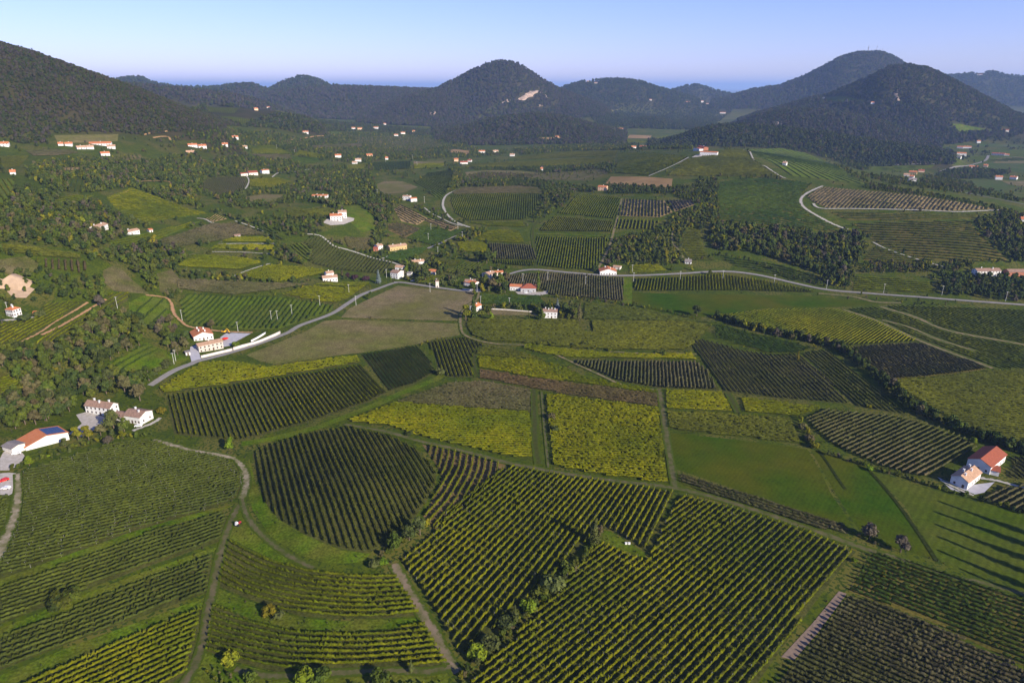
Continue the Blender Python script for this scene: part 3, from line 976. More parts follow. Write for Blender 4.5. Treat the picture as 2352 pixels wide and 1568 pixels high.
def house(label, p0, p1, depth=8, eave=5.5, rise=1.6, wall='white', roof='orange', ridge='x', back=None, windows=(5, 2), side=(2, 2), chimneys=1,
          name='house', cat='house', group=None, hip=False, small=False, over=.45, skew=None, doors=1):
    """gabled house standing on the traced foot of its front wall"""
    w0, w1 = ground([p0, p1]) if not isinstance(p0, np.ndarray) else (p0, p1)
    if back is not None:
        wb = ground([back])[0]
    _p0 = project(float(w0[0]), float(w0[1]), float(zat(*w0))); _p1 = project(float(w1[0]), float(w1[1]), float(zat(*w1)))
    _s = (_p1[0] - _p0[0]); mark(KEEP, [(_p0[0] - 2, _p0[1] + 3), (_p1[0] + 2 + _s * .2, _p1[1] + 3), (_p1[0] + 2 + _s * .2, _p1[1] - _s * .5 - 2), (_p0[0] - 2, _p0[1] - _s * .5 - 2)])
    ex = w1 - w0; L = float(np.hypot(*ex)); ex /= L
    ey = np.array([-ex[1], ex[0]])
    if back is not None: depth = abs(float((wb - w1) @ ey))
    W = depth
    cx, cy = (w0 + w1) / 2 + ey * W / 2
    zs = [float(zat(*(w0 + ex * a * L + ey * b * W))) for a in (0, 1) for b in (0, 1)]
    z0 = float(zat(*((w0 + w1) / 2)))
    low = min(zs) - z0 - .3
    props = dict(label=label, category=cat)
    if group: props['group'] = group
    root = link(name, None, loc=(float(w0[0]), float(w0[1]), z0), **props)
    root.rotation_euler.z = math.atan2(ex[1], ex[0])
    E, R = eave, eave + rise
    # walls with gables
    if hip: v = [(0,0,low),(L,0,low),(L,W,low),(0,W,low),(0,0,E),(L,0,E),(L,W,E),(0,W,E)]; f = [(0,1,5,4),(1,2,6,5),(2,3,7,6),(3,0,4,7),(4,5,6,7)]
    elif ridge == 'x':
        v = [(0,0,low),(L,0,low),(L,W,low),(0,W,low),(0,0,E),(L,0,E),(L,W,E),(0,W,E),(0,W/2,R),(L,W/2,R)]
        f = [(0,1,5,4),(1,2,6,9,5),(2,3,7,6),(3,0,4,8,7)]
    else:
        m = L * (skew if skew else .5)
        v = [(0,0,low),(L,0,low),(L,W,low),(0,W,low),(0,0,E),(L,0,E),(L,W,E),(0,W,E),(m,0,R),(m,W,R)]
        f = [(0,1,5,8,4),(1,2,6,5),(2,3,7,9,6),(3,0,4,7)]
    link('wall', new_mesh('wall', v, f, WALLS[wall]), root)
    # roof slabs
    o = over; th = .22
    rv, rf = [], []
    def slab(a, b, c, d):
        k = len(rv)
        for q in (a, b, c, d): rv.append((q[0], q[1], q[2] + .03))
        for q in (a, b, c, d): rv.append((q[0], q[1], q[2] + .03 + th))
        rf.extend([(k+4,k+5,k+6,k+7),(k+3,k+2,k+1,k),(k,k+1,k+5,k+4),(k+1,k+2,k+6,k+5),(k+2,k+3,k+7,k+6),(k+3,k,k+4,k+7)])
    if hip:
        a = min(L, W) / 2
        A_, B_ = ((a, W/2, R), (L-a, W/2, R)) if L >= W else ((L/2, a, R), (L/2, W-a, R))
        c0, c1, c2, c3 = (-o,-o,E-.1), (L+o,-o,E-.1), (L+o,W+o,E-.1), (-o,W+o,E-.1)
        rv = [c0, c1, c2, c3, A_, B_]
        rf = [(0,1,5,4),(1,2,5),(2,3,4,5),(3,0,4),(3,2,1,0)] if L >= W else [(0,1,4),(1,2,5,4),(2,3,5),(3,0,4,5),(3,2,1,0)]
    elif ridge == 'x':
        dz = rise * o / (W / 2)
        slab((-o,-o,E-dz),(L+o,-o,E-dz),(L+o,W/2,R),(-o,W/2,R)); slab((-o,W/2+.002,R),(L+o,W/2+.002,R),(L+o,W+o,E-dz),(-o,W+o,E-dz))
    else:
        dl = rise * o / m; dr = rise * o / (L - m)
        slab((-o,-o,E-dl),(m,-o,R),(m,W+o,R),(-o,W+o,E-dl)); slab((m+.002,-o,R),(L+o,-o,E-dr),(L+o,W+o,E-dr),(m+.002,W+o,R))
    rfm = new_mesh('roof', rv, rf, ROOFS[roof])
    ro = link('roof', rfm, root)
    for k in range(chimneys):
        fx = (k + .7) / (chimneys + .4); cx_, cy_ = (L * fx, W * (.36 if k % 2 else .64)) if ridge == 'x' else (L * (.36 if k % 2 else .64), W * fx)
        v, f = [], []
        zt = R + .9
        box(v, f, cx_ - .38, cx_ + .38, cy_ - .38, cy_ + .38, E + rise * .3, zt)
        box(v, f, cx_ - .52, cx_ + .52, cy_ - .52, cy_ + .52, zt + .002, zt + .22)
        link('chimney', new_mesh('chimney', v, f, WALLS['white' if wall != 'stone' else 'plaster']), ro)
    if not small:
        def windows_on(n, rows, length, place, gablex=False):
            for rI in range(rows):
                zc = 1.5 + rI * 2.7
                if zc + .7 > E: break
                for k in range(n):
                    c = length * (k + .5) / n
                    isdoor = (rI == 0 and doors and k == n // 2)
                    wv, wf = [], []
                    hw = .5; z1, z2 = (zc - .65, zc + .65)
                    if isdoor: z1, z2, hw = 0.02, 2.2, .6
                    v0 = place(c, hw, z1, z2)
                    o_ = link('door' if isdoor else 'window', new_mesh('opening', v0[0], v0[1], DOOR if isdoor else SHUT), root)
                    if not isdoor:
                        v1 = place(c, hw * .62, z1 + .1, z2 - .1, .10)
                        link('pane', new_mesh('pane', v1[0], v1[1], PANE), o_)
        def front(c, hw, z1, z2, pr=.06):
            v, f = [], []; box(v, f, c - hw, c + hw, -pr, .1, z1, z2); return v, f
        def right(c, hw, z1, z2, pr=.06):
            v, f = [], []; box(v, f, L - .1, L + pr, c - hw, c + hw, z1, z2); return v, f
        def left(c, hw, z1, z2, pr=.06):
            v, f = [], []; box(v, f, -pr, .1, c - hw, c + hw, z1, z2); return v, f
        windows_on(windows[0], windows[1], L, front)
        if side[0]:
            d_ = doors; doors = 0
            windows_on(side[0], side[1], W, right); windows_on(side[0], side[1], W, left)
            doors = d_
    return root

def mini(label, px, py, wpx=14, depth=8, eave=5, wall='white', roof='orange', turn=0.0, **k):
    """a far house given by the middle of its foot and its width in the picture"""
    c = ground([(px, py)])[0]; d = math.hypot(*c)
    L = max(5.0, wpx * d / FP * .85)
    a = math.atan2(c[0], c[1]) ; th = -a + turn
    ex = np.array([math.cos(th), math.sin(th)])
    w0 = c - ex * L / 2; w1 = c + ex * L / 2
    wide = wpx > 15
    k.setdefault('windows', (max(2, int(L / 4)), 2 if eave > 4.5 else 1)); k.setdefault('side', (0, 0))
    return house(label, w0, w1, depth, eave * .82, 2.5, wall, roof, small=not wide, chimneys=k.pop('chimneys', 1), **k)

def pole(label, px, py, h=10.0, arm=True, wood_=False):
    x, y, z = G(px, py)
    m = mat('pole_concrete', (.55,.54,.50)) if not wood_ else mat('pole_wood', (.30,.22,.14))
    root = link('utility_pole', None, loc=(x, y, z), label=label, category='utility pole', group='utility poles along the roads and fields')
    v, f = tube([(0, 0, -.3), (0, 0, h)], [.17, .11], 6); f.append(tuple(range(6, 12)))
    link('shaft', new_mesh('shaft', v, f, m), root)
    if arm:
        v, f = [], []; box(v, f, -1.1, 1.1, -.08, .08, h - .6, h - .42)
        link('crossarm', new_mesh('crossarm', v, f, m), root)
    return root

# ================================================================== THE PLACE
# ------------------------------------------------------------------ land
def land_material():
    m = bpy.data.materials.new("land"); m.use_nodes = True
    nt = m.node_tree; b = nt.nodes["Principled BSDF"]; b.inputs["Roughness"].default_value = 1; b.inputs["Specular IOR Level"].default_value = .05
    geo = nt.nodes.new("ShaderNodeNewGeometry")
    def nz(scale, lo=.38, hi=.62, det=4):
        n = nt.nodes.new("ShaderNodeTexNoise"); n.inputs["Scale"].default_value = scale; n.inputs["Detail"].default_value = det
        nt.links.new(geo.outputs["Position"], n.inputs["Vector"])
        r = nt.nodes.new("ShaderNodeMapRange"); r.inputs[1].default_value = lo; r.inputs[2].default_value = hi
        nt.links.new(n.outputs["Fac"], r.inputs[0]); return r.outputs[0]
    def mix(a, b_, f):
        x = nt.nodes.new("ShaderNodeMix"); x.data_type = 'RGBA'
        for s, v in ((x.inputs[6], a), (x.inputs[7], b_)):
            if isinstance(v, tuple): s.default_value = rgb(v)
            else: nt.links.new(v, s)
        nt.links.new(f, x.inputs[0]); return x.outputs[2]
    g = mix((0.046,0.067,0.005), (0.071,0.090,0.006), nz(.12))
    g = mix(g, (0.099,0.094,0.018), nz(0.027,0.510,0.442))
    g = mix(g, (0.032,0.051,0.007), nz(0.591,0.459,0.455))
    at = nt.nodes.new("ShaderNodeAttribute"); at.attribute_name = "hill"
    w = mix((0.034,0.036,0.010), (0.050,0.042,0.018), nz(.02))
    col = mix(g, w, at.outputs["Fac"])
    # far plain: patchwork of fields and built land
    at2 = nt.nodes.new("ShaderNodeAttribute"); at2.attribute_name = "far"
    vo = nt.nodes.new("ShaderNodeTexVoronoi"); vo.inputs["Scale"].default_value = .0035
    nt.links.new(geo.outputs["Position"], vo.inputs["Vector"])
    sp = nt.nodes.new("ShaderNodeSeparateColor"); nt.links.new(vo.outputs["Color"], sp.inputs[0])
    pl = mix((0.039,0.055,0.010), (0.134,0.110,0.039), sp.outputs[0])
    pl = mix(pl, (0.045,0.055,0.019), nz(0.004,0.450,0.390))
    col = mix(col, pl, at2.outputs["Fac"])
    nt.links.new(col, b.inputs["Base Color"])
    return m
def build_land():
    az = np.repeat(AZ[:, None], ND, 1); d = np.repeat(DD[None], NA, 0)
    co = np.stack([np.sin(az) * d, np.cos(az) * d, ZZ], 2).reshape(-1, 3)
    co = np.concatenate([co, [[0, 0, float(ZZ[:, 0].mean())]]])
    i = np.arange(NA - 1)[:, None] * ND + np.arange(ND - 1)[None]
    f = np.stack([i, i + 1, i + ND + 1, i + ND], 2).reshape(-1, 4)[:, ::-1]
    me = new_mesh('ground', co, f, land_material())
    if me.polygons[1000].normal.z < 0: me.flip_normals()
    a = me.attributes.new('hill', 'FLOAT', 'POINT')
    a.data.foreach_set('value', np.concatenate([np.clip(HILL * 3, 0, 1).ravel(), [0]]).astype(np.float32))
    a = me.attributes.new('far', 'FLOAT', 'POINT')
    a.data.foreach_set('value', np.concatenate([(np.clip((d - 3200) / 2500, 0, 1) * (1 - np.clip(HILL * 3, 0, 1))).ravel(), [0]]).astype(np.float32))
    smooth(me)
    link('ground', me, kind='structure', label='rolling valley floor with grassy verges between the vineyards and wooded hills behind')
build_land()

# ------------------------------------------------------------------ vineyards (traced outlines, row direction, spacing)
V = vineyard
# foreground, left
V("broad vineyard of close dark rows below the white farmhouses, left of the track",
  [(50,1086),(130,1058),(250,1022),(330,1011),(352,1014),(420,1034),(505,1050),(535,1062),(553,1085),(556,1110),(545,1142),(500,1163),(300,1222),(160,1272),(0,1330),(0,1292),(22,1255),(48,1190),(52,1120)],
  [(54,1215),(300,1160),(551,1107)], 2.7, 'dim', 'dusk', posts=True, h=1.8, w=.7, gap=.02)
V("upper long strip of dark vines between two grassy banks",
  T(10,[(0,560),(400,415),(1000,190),(1530,35),(1550,80),(1505,235),(1000,410),(560,575),(340,670),(0,800)]), [(0,1400),(270,1310),(510,1225)], 2.5, 'dim', 'dusk', h=1.8, gap=.03)
V("long sloping strip of dark vines with bare brown patches in the middle",
  T(10,[(0,905),(480,705),(900,540),(1450,320),(1425,580),(1000,735),(500,920),(0,1115)]), [(0,1500),(240,1412),(486,1315)], 2.5, 'dim', 'dusk', h=1.7, gap=.12)
V("bright yellow-green rows filling the bottom left corner below a weedy bank",
  T(10,[(1385,695),(1150,790),(850,905),(500,1070),(150,1230),(60,1330),(1000,1330),(1285,1120),(1330,950)]), [(60,1575),(250,1490),(462,1400)], 2.6, 'yellow', 'dusk', h=1.9, w=.8)
V("small plot of dark rows left of the stony track at the picture's left edge",
  T(7,[(-60,880),(60,870),(70,960),(40,1080),(0,1150),(-60,1230)]), [(-20,1180),(18,1168)], 2.6, 'dim', 'grass')
# foreground, middle
V("curved yellow-green terrace rows below the grassy bank and the bend of the cart track",
  [(526,1238),(560,1256),(605,1277),(650,1296),(706,1312),(760,1319),(840,1319),(908,1316),(930,1352),(968,1412),(880,1420),(781,1421),(689,1415),(640,1398),(571,1375),(499,1345),(512,1290)],
  [(497,1315),(530,1334),(571,1352),(672,1379),(790,1392),(870,1392),(965,1384)], 2.75, 'yellow', 'dusk', h=1.9, w=.85)
V("lower curved terrace of bright yellow-green rows above the bottom edge of the photo",
  [(488,1384),(530,1405),(571,1424),(672,1448),(790,1453),(900,1446),(975,1432),(1005,1480),(1030,1520),(985,1532),(900,1530),(766,1534),(640,1543),(546,1520),(470,1492)],
  [(476,1446),(520,1460),(571,1474),(672,1494),(790,1499),(900,1494),(1015,1482)], 2.75, 'yellow', 'dusk', h=1.9, w=.85)
V("rounded knoll of dark vines ringed by a grass bank, rows running away from the camera",
  [(580,1042),(600,1030),(690,1000),(795,980),(900,1002),(965,1037),(1000,1083),(1002,1110),(980,1152),(950,1192),(925,1222),(880,1255),(840,1270),(780,1260),(700,1228),(640,1192),(606,1150),(590,1090)],
  [(588,1037),(618,1184)], 3.0, 'mixed', 'dusk', h=1.9)
V("fan of widely spaced bright rows on brown soil right of the rounded knoll",
  T(8,[(560,520),(850,585),(1130,655),(1110,720),(1050,790),(940,880),(880,940),(800,1000),(740,1060),(670,1110),(600,1060),(570,1010),(630,900),(700,750),(650,650),(600,575)]),
  T(8,[(870,590),(850,700),(800,800),(740,900),(690,960),(620,1040)]), 3.6, 'lime', 'soil')
V("large central vineyard of fanning yellow-green rows with white posts, left of the bushy hedge",
  [(1177,1072),(1300,1095),(1420,1112),(1548,1130),(1520,1190),(1480,1262),(1403,1216),(1372,1212),(1345,1246),(1290,1305),(1230,1370),(1150,1430),(1075,1500),(1052,1496),(1010,1420),(960,1340),(920,1287),(990,1232),(1005,1200),(1070,1140),(1130,1090)],
  [(1480,1262),(1545,1128)], 3.3, 'lime', 'dusk', guide2=[(915,1282),(1177,1075)], posts=True, gap=.10, beat=5.0)
V("huge yellow-green vineyard filling the bottom centre, its bushy rows climbing to the upper right",
  [(1560,1137),(1680,1165),(1800,1202),(1900,1239),(1964,1268),(1920,1320),(1858,1402),(1798,1485),(1745,1560),(1700,1640),(1030,1640),(1120,1520),(1205,1440),(1262,1372),(1322,1302),(1385,1247),(1430,1267),(1484,1288),(1522,1215)],
  [(1562,1352),(1750,1187)], 2.75, 'lime', 'dusk', gap=.14, posts=True, w=.85, beat=4.6)
V("weedy green vineyard with pale stripes below the bare trees, right of the grass lane",
  T(12,[(1300,318),(1500,358),(1800,450),(2352,640),(2500,700),(2500,1180),(2352,1090),(1700,775),(1150,575),(1200,480)]), T(12,[(1240,480),(2352,900)]), 2.9, 'dark', 'dry', gap=.12)
V("dark brownish vineyard in the bottom right corner behind a strip of bare earth",
  T(12,[(1150,600),(1700,800),(2352,1115),(2500,1200),(2500,1500),(500,1500),(640,1230),(800,1050),(960,860)]), T(12,[(1140,620),(2352,1110)]), 2.6, 'brown', 'dusk', gap=.08, w=1.1)
# middle distance, right
V("narrow dark red vineyard strip along the lane below the bright green meadow",
  T(9,[(-20,715),(480,880),(1000,1040),(1160,1105),(1140,1150),(950,1100),(500,960),(0,790)]), [(1570,1090),(1940,1205)], 2.6, 'brown', 'grass')
V("block of dark reddish rows just left of the two farm buildings with red roofs",
  T(9,[(850,345),(1000,285),(1500,335),(1750,405),(2045,525),(1950,620),(1830,690),(1650,750),(1350,670),(1050,525),(940,440)]), [(2066,1087),(2225,1003)], 3.1, 'brown', 'grass')
V("small plot of dark vines in front of the farm with the red roofs",
  T(9,[(2060,900),(2130,850),(2352,790),(2450,800),(2450,1030),(2250,960)]), [(2270,1130),(2352,1090)], 3.0, 'brown', 'dusk')
V("dark plot right behind the red-roofed barn at the right edge",
  T(9,[(2260,610),(2450,620),(2450,760),(2352,770),(2230,745),(2270,680)]), [(2330,1060),(2370,1090)], 3.0, 'brown', 'dusk')
V("striking striped vineyard of long dark parallel rows left of the shadowed ditch",
  [(1582,774),(1640,788),(1700,805),(1770,816),(1838,815),(1880,850),(1948,928),(1800,916),(1662,899),(1625,840)], [(1633,845),(1673,899)], 3.2, 'brown', 'dusk')
V("second striped block of dark rows squeezed between the first and the hedge shadow",
  [(1846,812),(1900,804),(1960,850),(2030,905),(2083,953),(1968,934),(1900,868)], [(1858,845),(1952,930)], 3.2, 'dim', 'dusk')
V("dark green vineyard above the striped rows with a yellow bush at its corner",
  T(6,[(240,855),(900,1015),(800,1050),(610,1050),(240,945)]), T(6,[(240,880),(880,1025)]), 2.8, 'dark', 'grass')
V("wide yellow-green vineyard on the plain behind the curved dark hedge",
  [(1622,729),(1764,712),(1918,710),(2016,740),(2110,784),(1945,794),(1878,786),(1797,767),(1696,745)], [(1700,745),(1760,716)], 2.7, 'lime', 'grass')
V("brownish vineyard on the plain between the yellow-green one and the soil tracks",
  [(1948,798),(2111,789),(2268,848),(2130,866),(2042,872),(1990,832)], [(2000,800),(2140,862)], 2.7, 'brown', 'dry')
V("broad ribbed green vineyard at the right edge behind the curved hedge",
  [(2046,876),(2150,868),(2280,852),(2400,850),(2400,1045),(2290,1028),(2240,998),(2170,955),(2100,915)], [(2090,905),(2352,922)], 3.0, 'mixed', 'grass')
V("vineyard along the lower side of the main road, right of the grass lane",
  [(1458,641),(1562,637),(1660,630),(1780,650),(1850,664),(1880,673),(1700,668),(1458,669)], [(1500,669),(1505,640)], 3.2, 'lime', 'grass', w=1.0)
# middle distance, centre
V("trapezoid vineyard, upper half of dark reddish leaves",
  T(8,[(385,235),(750,105),(1000,98),(1305,158),(1306,303),(850,270)]), [(950,930),(1221,948)], 2.6, 'brown', 'dusk')
V("trapezoid vineyard, lower half bright yellow-green",
  T(8,[(378,240),(850,275),(1306,308),(1318,635),(1100,595),(700,505),(500,455),(340,398),(40,368)]), T(8,[(500,440),(1310,447)]), 2.6, 'yellow', 'grass')
V("square patchy yellow vineyard between two dark grass lanes",
  T(8,[(1405,180),(1700,215),(2180,275),(2245,795),(1800,735),(1455,672),(1425,400)]), [(1260,970),(1540,985)], 2.5, 'lime', 'grass', gap=.14, w=1.2)
V("narrow reddish vineyard strip crossing the centre on a slant",
  T(8,[(950,15),(1350,80),(2170,185),(2175,268),(1600,195),(1060,90),(950,70)]), [(1100,852),(1500,904)], 2.5, 'red', 'dusk')
V("yellow vineyard wedge above the reddish strip",
  [(1095,820),(1228,829),(1285,841),(1335,864),(1420,884),(1508,898),(1508,905),(1235,869),(1102,847)], [(1100,832),(1500,890)], 2.5, 'yellow', 'grass')
V("brownish wedge of vines at the top of the yellow plot",
  [(1097,806),(1120,797),(1191,808),(1265,834),(1228,827),(1094,817)], [(1100,812),(1240,826)], 2.5, 'mixed', 'grass')
V("small vineyard of bold dark slanting rows by the end of the stony lane",
  [(985,787),(1066,775),(1118,793),(1095,803),(1086,825),(1090,866),(1032,867),(1006,850),(1000,820)], [(1043,779),(1077,864)], 3.0, 'lime', 'dusk')
V("near-black vineyard diamond left of the tree row",
  [(828,817),(962,795),(992,835),(998,856),(950,883),(897,899),(862,855)], [(858,845),(899,899)], 2.9, 'dark', 'dusk')
V("big vineyard of bold dark and yellow rows right of the white farmhouses",
  [(382,911),(500,892),(700,860),(828,840),(845,852),(887,903),(850,923),(700,973),(555,1012),(500,1008),(400,997),(392,960)], [(571,882),(628,993)], 2.95, 'lime', 'dusk', h=2.0, w=.8)
V("yellow-green vineyard band between the road and the bold rows",
  [(364,890),(397,873),(459,836),(529,831),(613,844),(700,834),(822,817),(828,833),(700,855),(500,886),(374,904)], [(400,880),(700,846)], 2.8, 'lime', 'dusk', gap=.1, w=.95)
V("dark brown vineyard behind the long red-roofed barn",
  [(1165,634),(1235,627),(1340,632),(1433,640),(1430,692),(1262,678),(1252,668),(1170,655)], [(1300,676),(1305,636)], 2.6, 'brown', 'dusk', w=1.8, h=1.8)
V("green vineyard in front of the long red-roofed barn",
  [(1106,677),(1240,682),(1250,698),(1225,706),(1102,698)], [(1110,690),(1240,694)], 2.7, 'dark', 'grass')
V("dark vineyard right of the lone white house",
  [(1343,696),(1453,707),(1600,737),(1638,742),(1560,740),(1340,733)], [(1350,722),(1600,741)], 2.7, 'dim', 'grass', w=1.8, h=1.8)
V("very wide dull green vineyard in front of the lone white house",
  [(1074,733),(1250,737),(1325,737),(1340,762),(1362,764),(1359,737),(1571,740),(1632,747),(1600,790),(1570,804),(1420,804),(1285,797),(1184,786),(1124,785),(1085,770),(1072,752)], [(1100,760),(1560,772)], 2.7, 'mixed', 'grass', w=2.0, h=1.8)
V("thin bright green vineyard strip under the wide dull one",
  [(1206,792),(1285,802),(1420,814),(1590,814),(1600,826),(1302,822),(1250,813),(1202,801)], [(1250,808),(1590,820)], 2.6, 'lime', 'grass')
V("long brownish-black vineyard left of the striped rows",
  [(1302,828),(1600,832),(1625,852),(1652,896),(1510,891),(1420,875),(1370,853)], [(1400,890),(1408,832)], 2.7, 'brown', 'dusk', w=1.5, h=1.8)
V("small yellow-green plot right of the paved grass lane, above the meadow",
  [(1528,897),(1562,897),(1660,904),(1684,948),(1600,943),(1530,941)], [(1530,920),(1680,926)], 2.5, 'lime', 'grass', gap=.1)
V("small green plot right of the short dark lane",
  [(1700,914),(1891,938),(1840,956),(1712,947)], [(1700,930),(1880,944)], 2.5, 'lime', 'grass', gap=.1)
V("patchy yellow-green plot directly above the bright meadow",
  [(1532,946),(1687,954),(1820,963),(1830,1000),(1838,1020),(1700,1004),(1562,989),(1537,983)], [(1535,965),(1830,985)], 2.5, 'mixed', 'grass', gap=.12, w=1.2)
# middle distance, left
V("brown vineyard band between the woods and the village",
  [(408,643),(638,652),(716,654),(638,666),(538,679),(408,665)], [(410,655),(640,660)], 2.6, 'brown', 'grass')
V("vineyard with wide grassy gaps and dark leaning rows above the roadside house",
  [(412,692),(430,676),(554,683),(638,683),(766,702),(760,716),(638,756),(571,756),(470,750),(434,744),(424,725)], [(523,753),(556,717)], 4.6, 'dark', 'bright', h=2.3, w=1.3)
V("green vineyard with fine rows above the bend of the road",
  [(647,678),(706,658),(790,663),(842,657),(800,688),(768,698)], [(680,684),(790,694)], 3.8, 'lime', 'dusk', w=1.1)
V("dark green plot beside the silver tree",
  [(762,651),(852,650),(838,659),(790,659),(722,655)], [(765,655),(840,656)], 2.6, 'green', 'grass')
V("yellow-green plot above the wood on the left slope",
  [(405,612),(447,586),(554,592),(602,604),(551,621)], [(420,606),(560,612)], 2.6, 'lime', 'grass')
V("green slope of fine rows left of the white villa",
  [(540,634),(622,609),(739,619),(754,627),(638,650),(588,643)], [(560,640),(640,614)], 2.6, 'lime', 'grass')
V("long brown vineyard on the left hillside below the pale terrace",
  [(355,557),(487,515),(544,515),(613,540),(551,542),(487,556),(380,572)], [(360,560),(560,518)], 2.6, 'brown', 'dusk')
V("small dark square plot beside the pale terrace",
  [(471,503),(497,491),(522,503),(490,510)], [(480,508),(500,494)], 3.2, 'dark', 'pale')
V("upper terrace of green vines with white stony edges",
  [(507,556),(538,546),(620,546),(632,556)], [(510,552),(620,552)], 2.6, 'lime', 'grass')
V("middle terrace of green vines between white stony edges",
  [(482,573),(500,563),(632,564),(630,576)], [(485,569),(630,570)], 2.6, 'lime', 'grass')
V("small vineyard of reddish upright rows above the olive scrub",
  [(92,595),(198,602),(196,631),(92,616)], [(150,600),(152,625)], 4.6, 'red', 'grass', w=1.8)
V("narrow yellow and brown plot below the olive row",
  [(0,562),(100,572),(187,588),(186,596),(100,590),(0,578)], [(0,570),(186,592)], 2.6, 'mixed', 'grass')
V("yellow-green vineyard around the white house with the orange hip roof",
  [(98,696),(202,692),(181,706),(104,753),(34,793),(0,793),(0,743),(101,727)], [(20,790),(180,700)], 3.6, 'yellow', 'dusk', w=1.1)
V("long yellow-green vineyard under the orange earth bank",
  [(252,676),(296,673),(294,691),(215,732),(202,755),(161,767),(128,787),(80,793),(111,767),(188,730),(235,703)], [(120,785),(285,680)], 3.6, 'yellow', 'dusk', w=1.1)
V("bright slope with pairs of dark rows beside the red track",
  [(338,683),(381,687),(384,718),(356,746),(320,746),(304,728)], [(322,742),(376,690)], 8.0, 'dark', 'bright', w=1.5)
V("short terrace rows in the wood clearing above the road",
  [(244,841),(336,791),(368,806),(284,851)], [(262,848),(352,798)], 5.5, 'dark', 'bright', w=1.5)
V("yellow plot at the left edge inside the woods",
  [(0,852),(50,882),(58,895),(0,916)], [(0,900),(56,886)], 2.7, 'yellow', 'dry')
V("vineyard with fine rows curving down to the white village road",
  T(4,[(2060,285),(2180,245),(2352,385)])[:2] + [(790,576),(908,605),(880,630),(781,621),(716,606),(720,572)], [(801,584),(781,607)], 4.2, 'dim', 'dusk', w=1.5)
V("brown vineyard on the bank right of the villa",
  [(790,545),(852,548),(850,572),(820,578),(798,568)], [(800,570),(840,548)], 2.6, 'brown', 'dry')
V("dark plot below the village lane",
  [(881,594),(915,577),(983,567),(969,584),(915,603)], [(890,598),(975,574)], 2.7, 'dark', 'grass')
V("striped village vineyard with clear slanting rows",
  [(1028,627),(1060,606),(1115,604),(1082,636)], [(1045,634),(1092,606)], 4.2, 'green', 'dusk', w=1.3)
V("little striped vineyard behind the white tower",
  [(958,651),(989,634),(1028,636),(996,655)], [(970,654),(1008,636)], 3.4, 'green', 'dusk')
V("weedy green plot above the village vineyard",
  [(1000,598),(1062,600),(1045,612),(1006,612)], [(1005,604),(1050,606)], 2.7, 'mixed', 'grass')
# upper middle
V("terraced pinkish vineyard on pale soil, upper plot",
  [(905,481),(922,471),(983,502),(959,517),(922,509)], [(915,483),(970,512)], 6.0, 'brown', 'pale', w=1.5)
V("terraced pinkish vineyard on pale soil, right-hand plot below the white road",
  [(974,506),(989,503),(1054,521),(1035,531)], [(985,505),(1045,526)], 6.0, 'brown', 'pale', w=1.5)
V("terraced pinkish vineyard on pale soil, lowest plot",
  [(890,514),(922,512),(970,527),(930,546),(893,530)], [(892,518),(960,532)], 5.5, 'brown', 'soil', w=1.5)
V("dark green vineyard below the pinkish terraces",
  [(934,548),(974,521),(1036,533),(1078,524),(1034,549),(996,565)], [(945,546),(1040,545)], 2.8, 'dark', 'dusk')
V("steep dark vineyard between the poplars and the white road",
  [(954,420),(983,398),(1034,391),(1044,398),(1016,458),(996,452)], [(975,420),(1020,446)], 5.0, 'green', 'bright', w=1.8, h=1.6)
V("dark vineyard square left of the ditch lane",
  [(1122,559),(1221,564),(1232,590),(1230,598),(1133,596)], [(1160,596),(1155,560)], 2.8, 'brown', 'dusk', w=1.8, h=1.8)
V("yellow-green plot below the dark square",
  [(1133,598),(1230,600),(1224,613),(1132,606)], [(1160,610),(1158,600)], 2.7, 'lime', 'grass')
V("upper block of the tall green hillside vineyard",
  [(1331,445),(1426,454),(1418,495),(1410,503),(1280,490),(1309,469)], [(1350,495),(1380,450)], 3.4, 'green', 'grass', w=1.9, h=1.8)
V("middle block of the tall green hillside vineyard",
  [(1277,497),(1410,509),(1403,533),(1238,531),(1252,514)], [(1300,530),(1320,498)], 2.8, 'mixed', 'grass')
V("large lower block of the tall green hillside vineyard, dark at its foot",
  [(1234,544),(1398,548),(1391,567),(1368,620),(1300,618),(1234,610),(1231,562)], [(1280,610),(1292,546)], 3.2, 'green', 'grass', w=1.8, h=1.8)
V("striped plot of grey-green rows on pale soil",
  [(1430,457),(1526,461),(1545,488),(1516,499),(1421,496)], [(1436,459),(1430,496)], 4.6, 'mixed', 'pale', w=1.3)
V("striped plot of pinkish rows beside the grey-green one",
  [(1532,461),(1588,459),(1595,471),(1550,487)], [(1540,461),(1556,484)], 4.6, 'brown', 'pale', w=1.2)
V("striped plot of bright yellow rows on dark ground",
  [(1418,504),(1514,508),(1504,528),(1413,526)], [(1430,504),(1424,527)], 4.8, 'yellow', 'dusk', w=1.6)
V("dark hillside vineyard with faint contour rows left of the pale stony track",
  [(1650,420),(1705,412),(1790,412),(1866,422),(1842,446),(1834,466),(1850,486),(1900,512),(1938,533),(1850,528),(1770,521),(1652,507),(1648,450)], [(1655,500),(1750,500),(1850,520)], 8.0, 'dark', 'dry', w=4.0)
V("pale pinkish striped vineyard enclosed by two stony tracks on the right hill",
  [(1890,430),(1960,436),(2100,448),(2200,464),(2286,480),(2180,484),(2000,480),(1902,479),(1866,463),(1854,450)], [(2000,470),(2030,442)], 5.0, 'brown', 'pale', w=1.9)
V("upper contour vineyard below the stony track",
  [(1905,487),(2060,491),(2185,492),(2272,490),(2236,500),(2100,506),(1950,507)], [(1920,500),(2050,500),(2230,498)], 9.0, 'dim', 'dry', w=4)
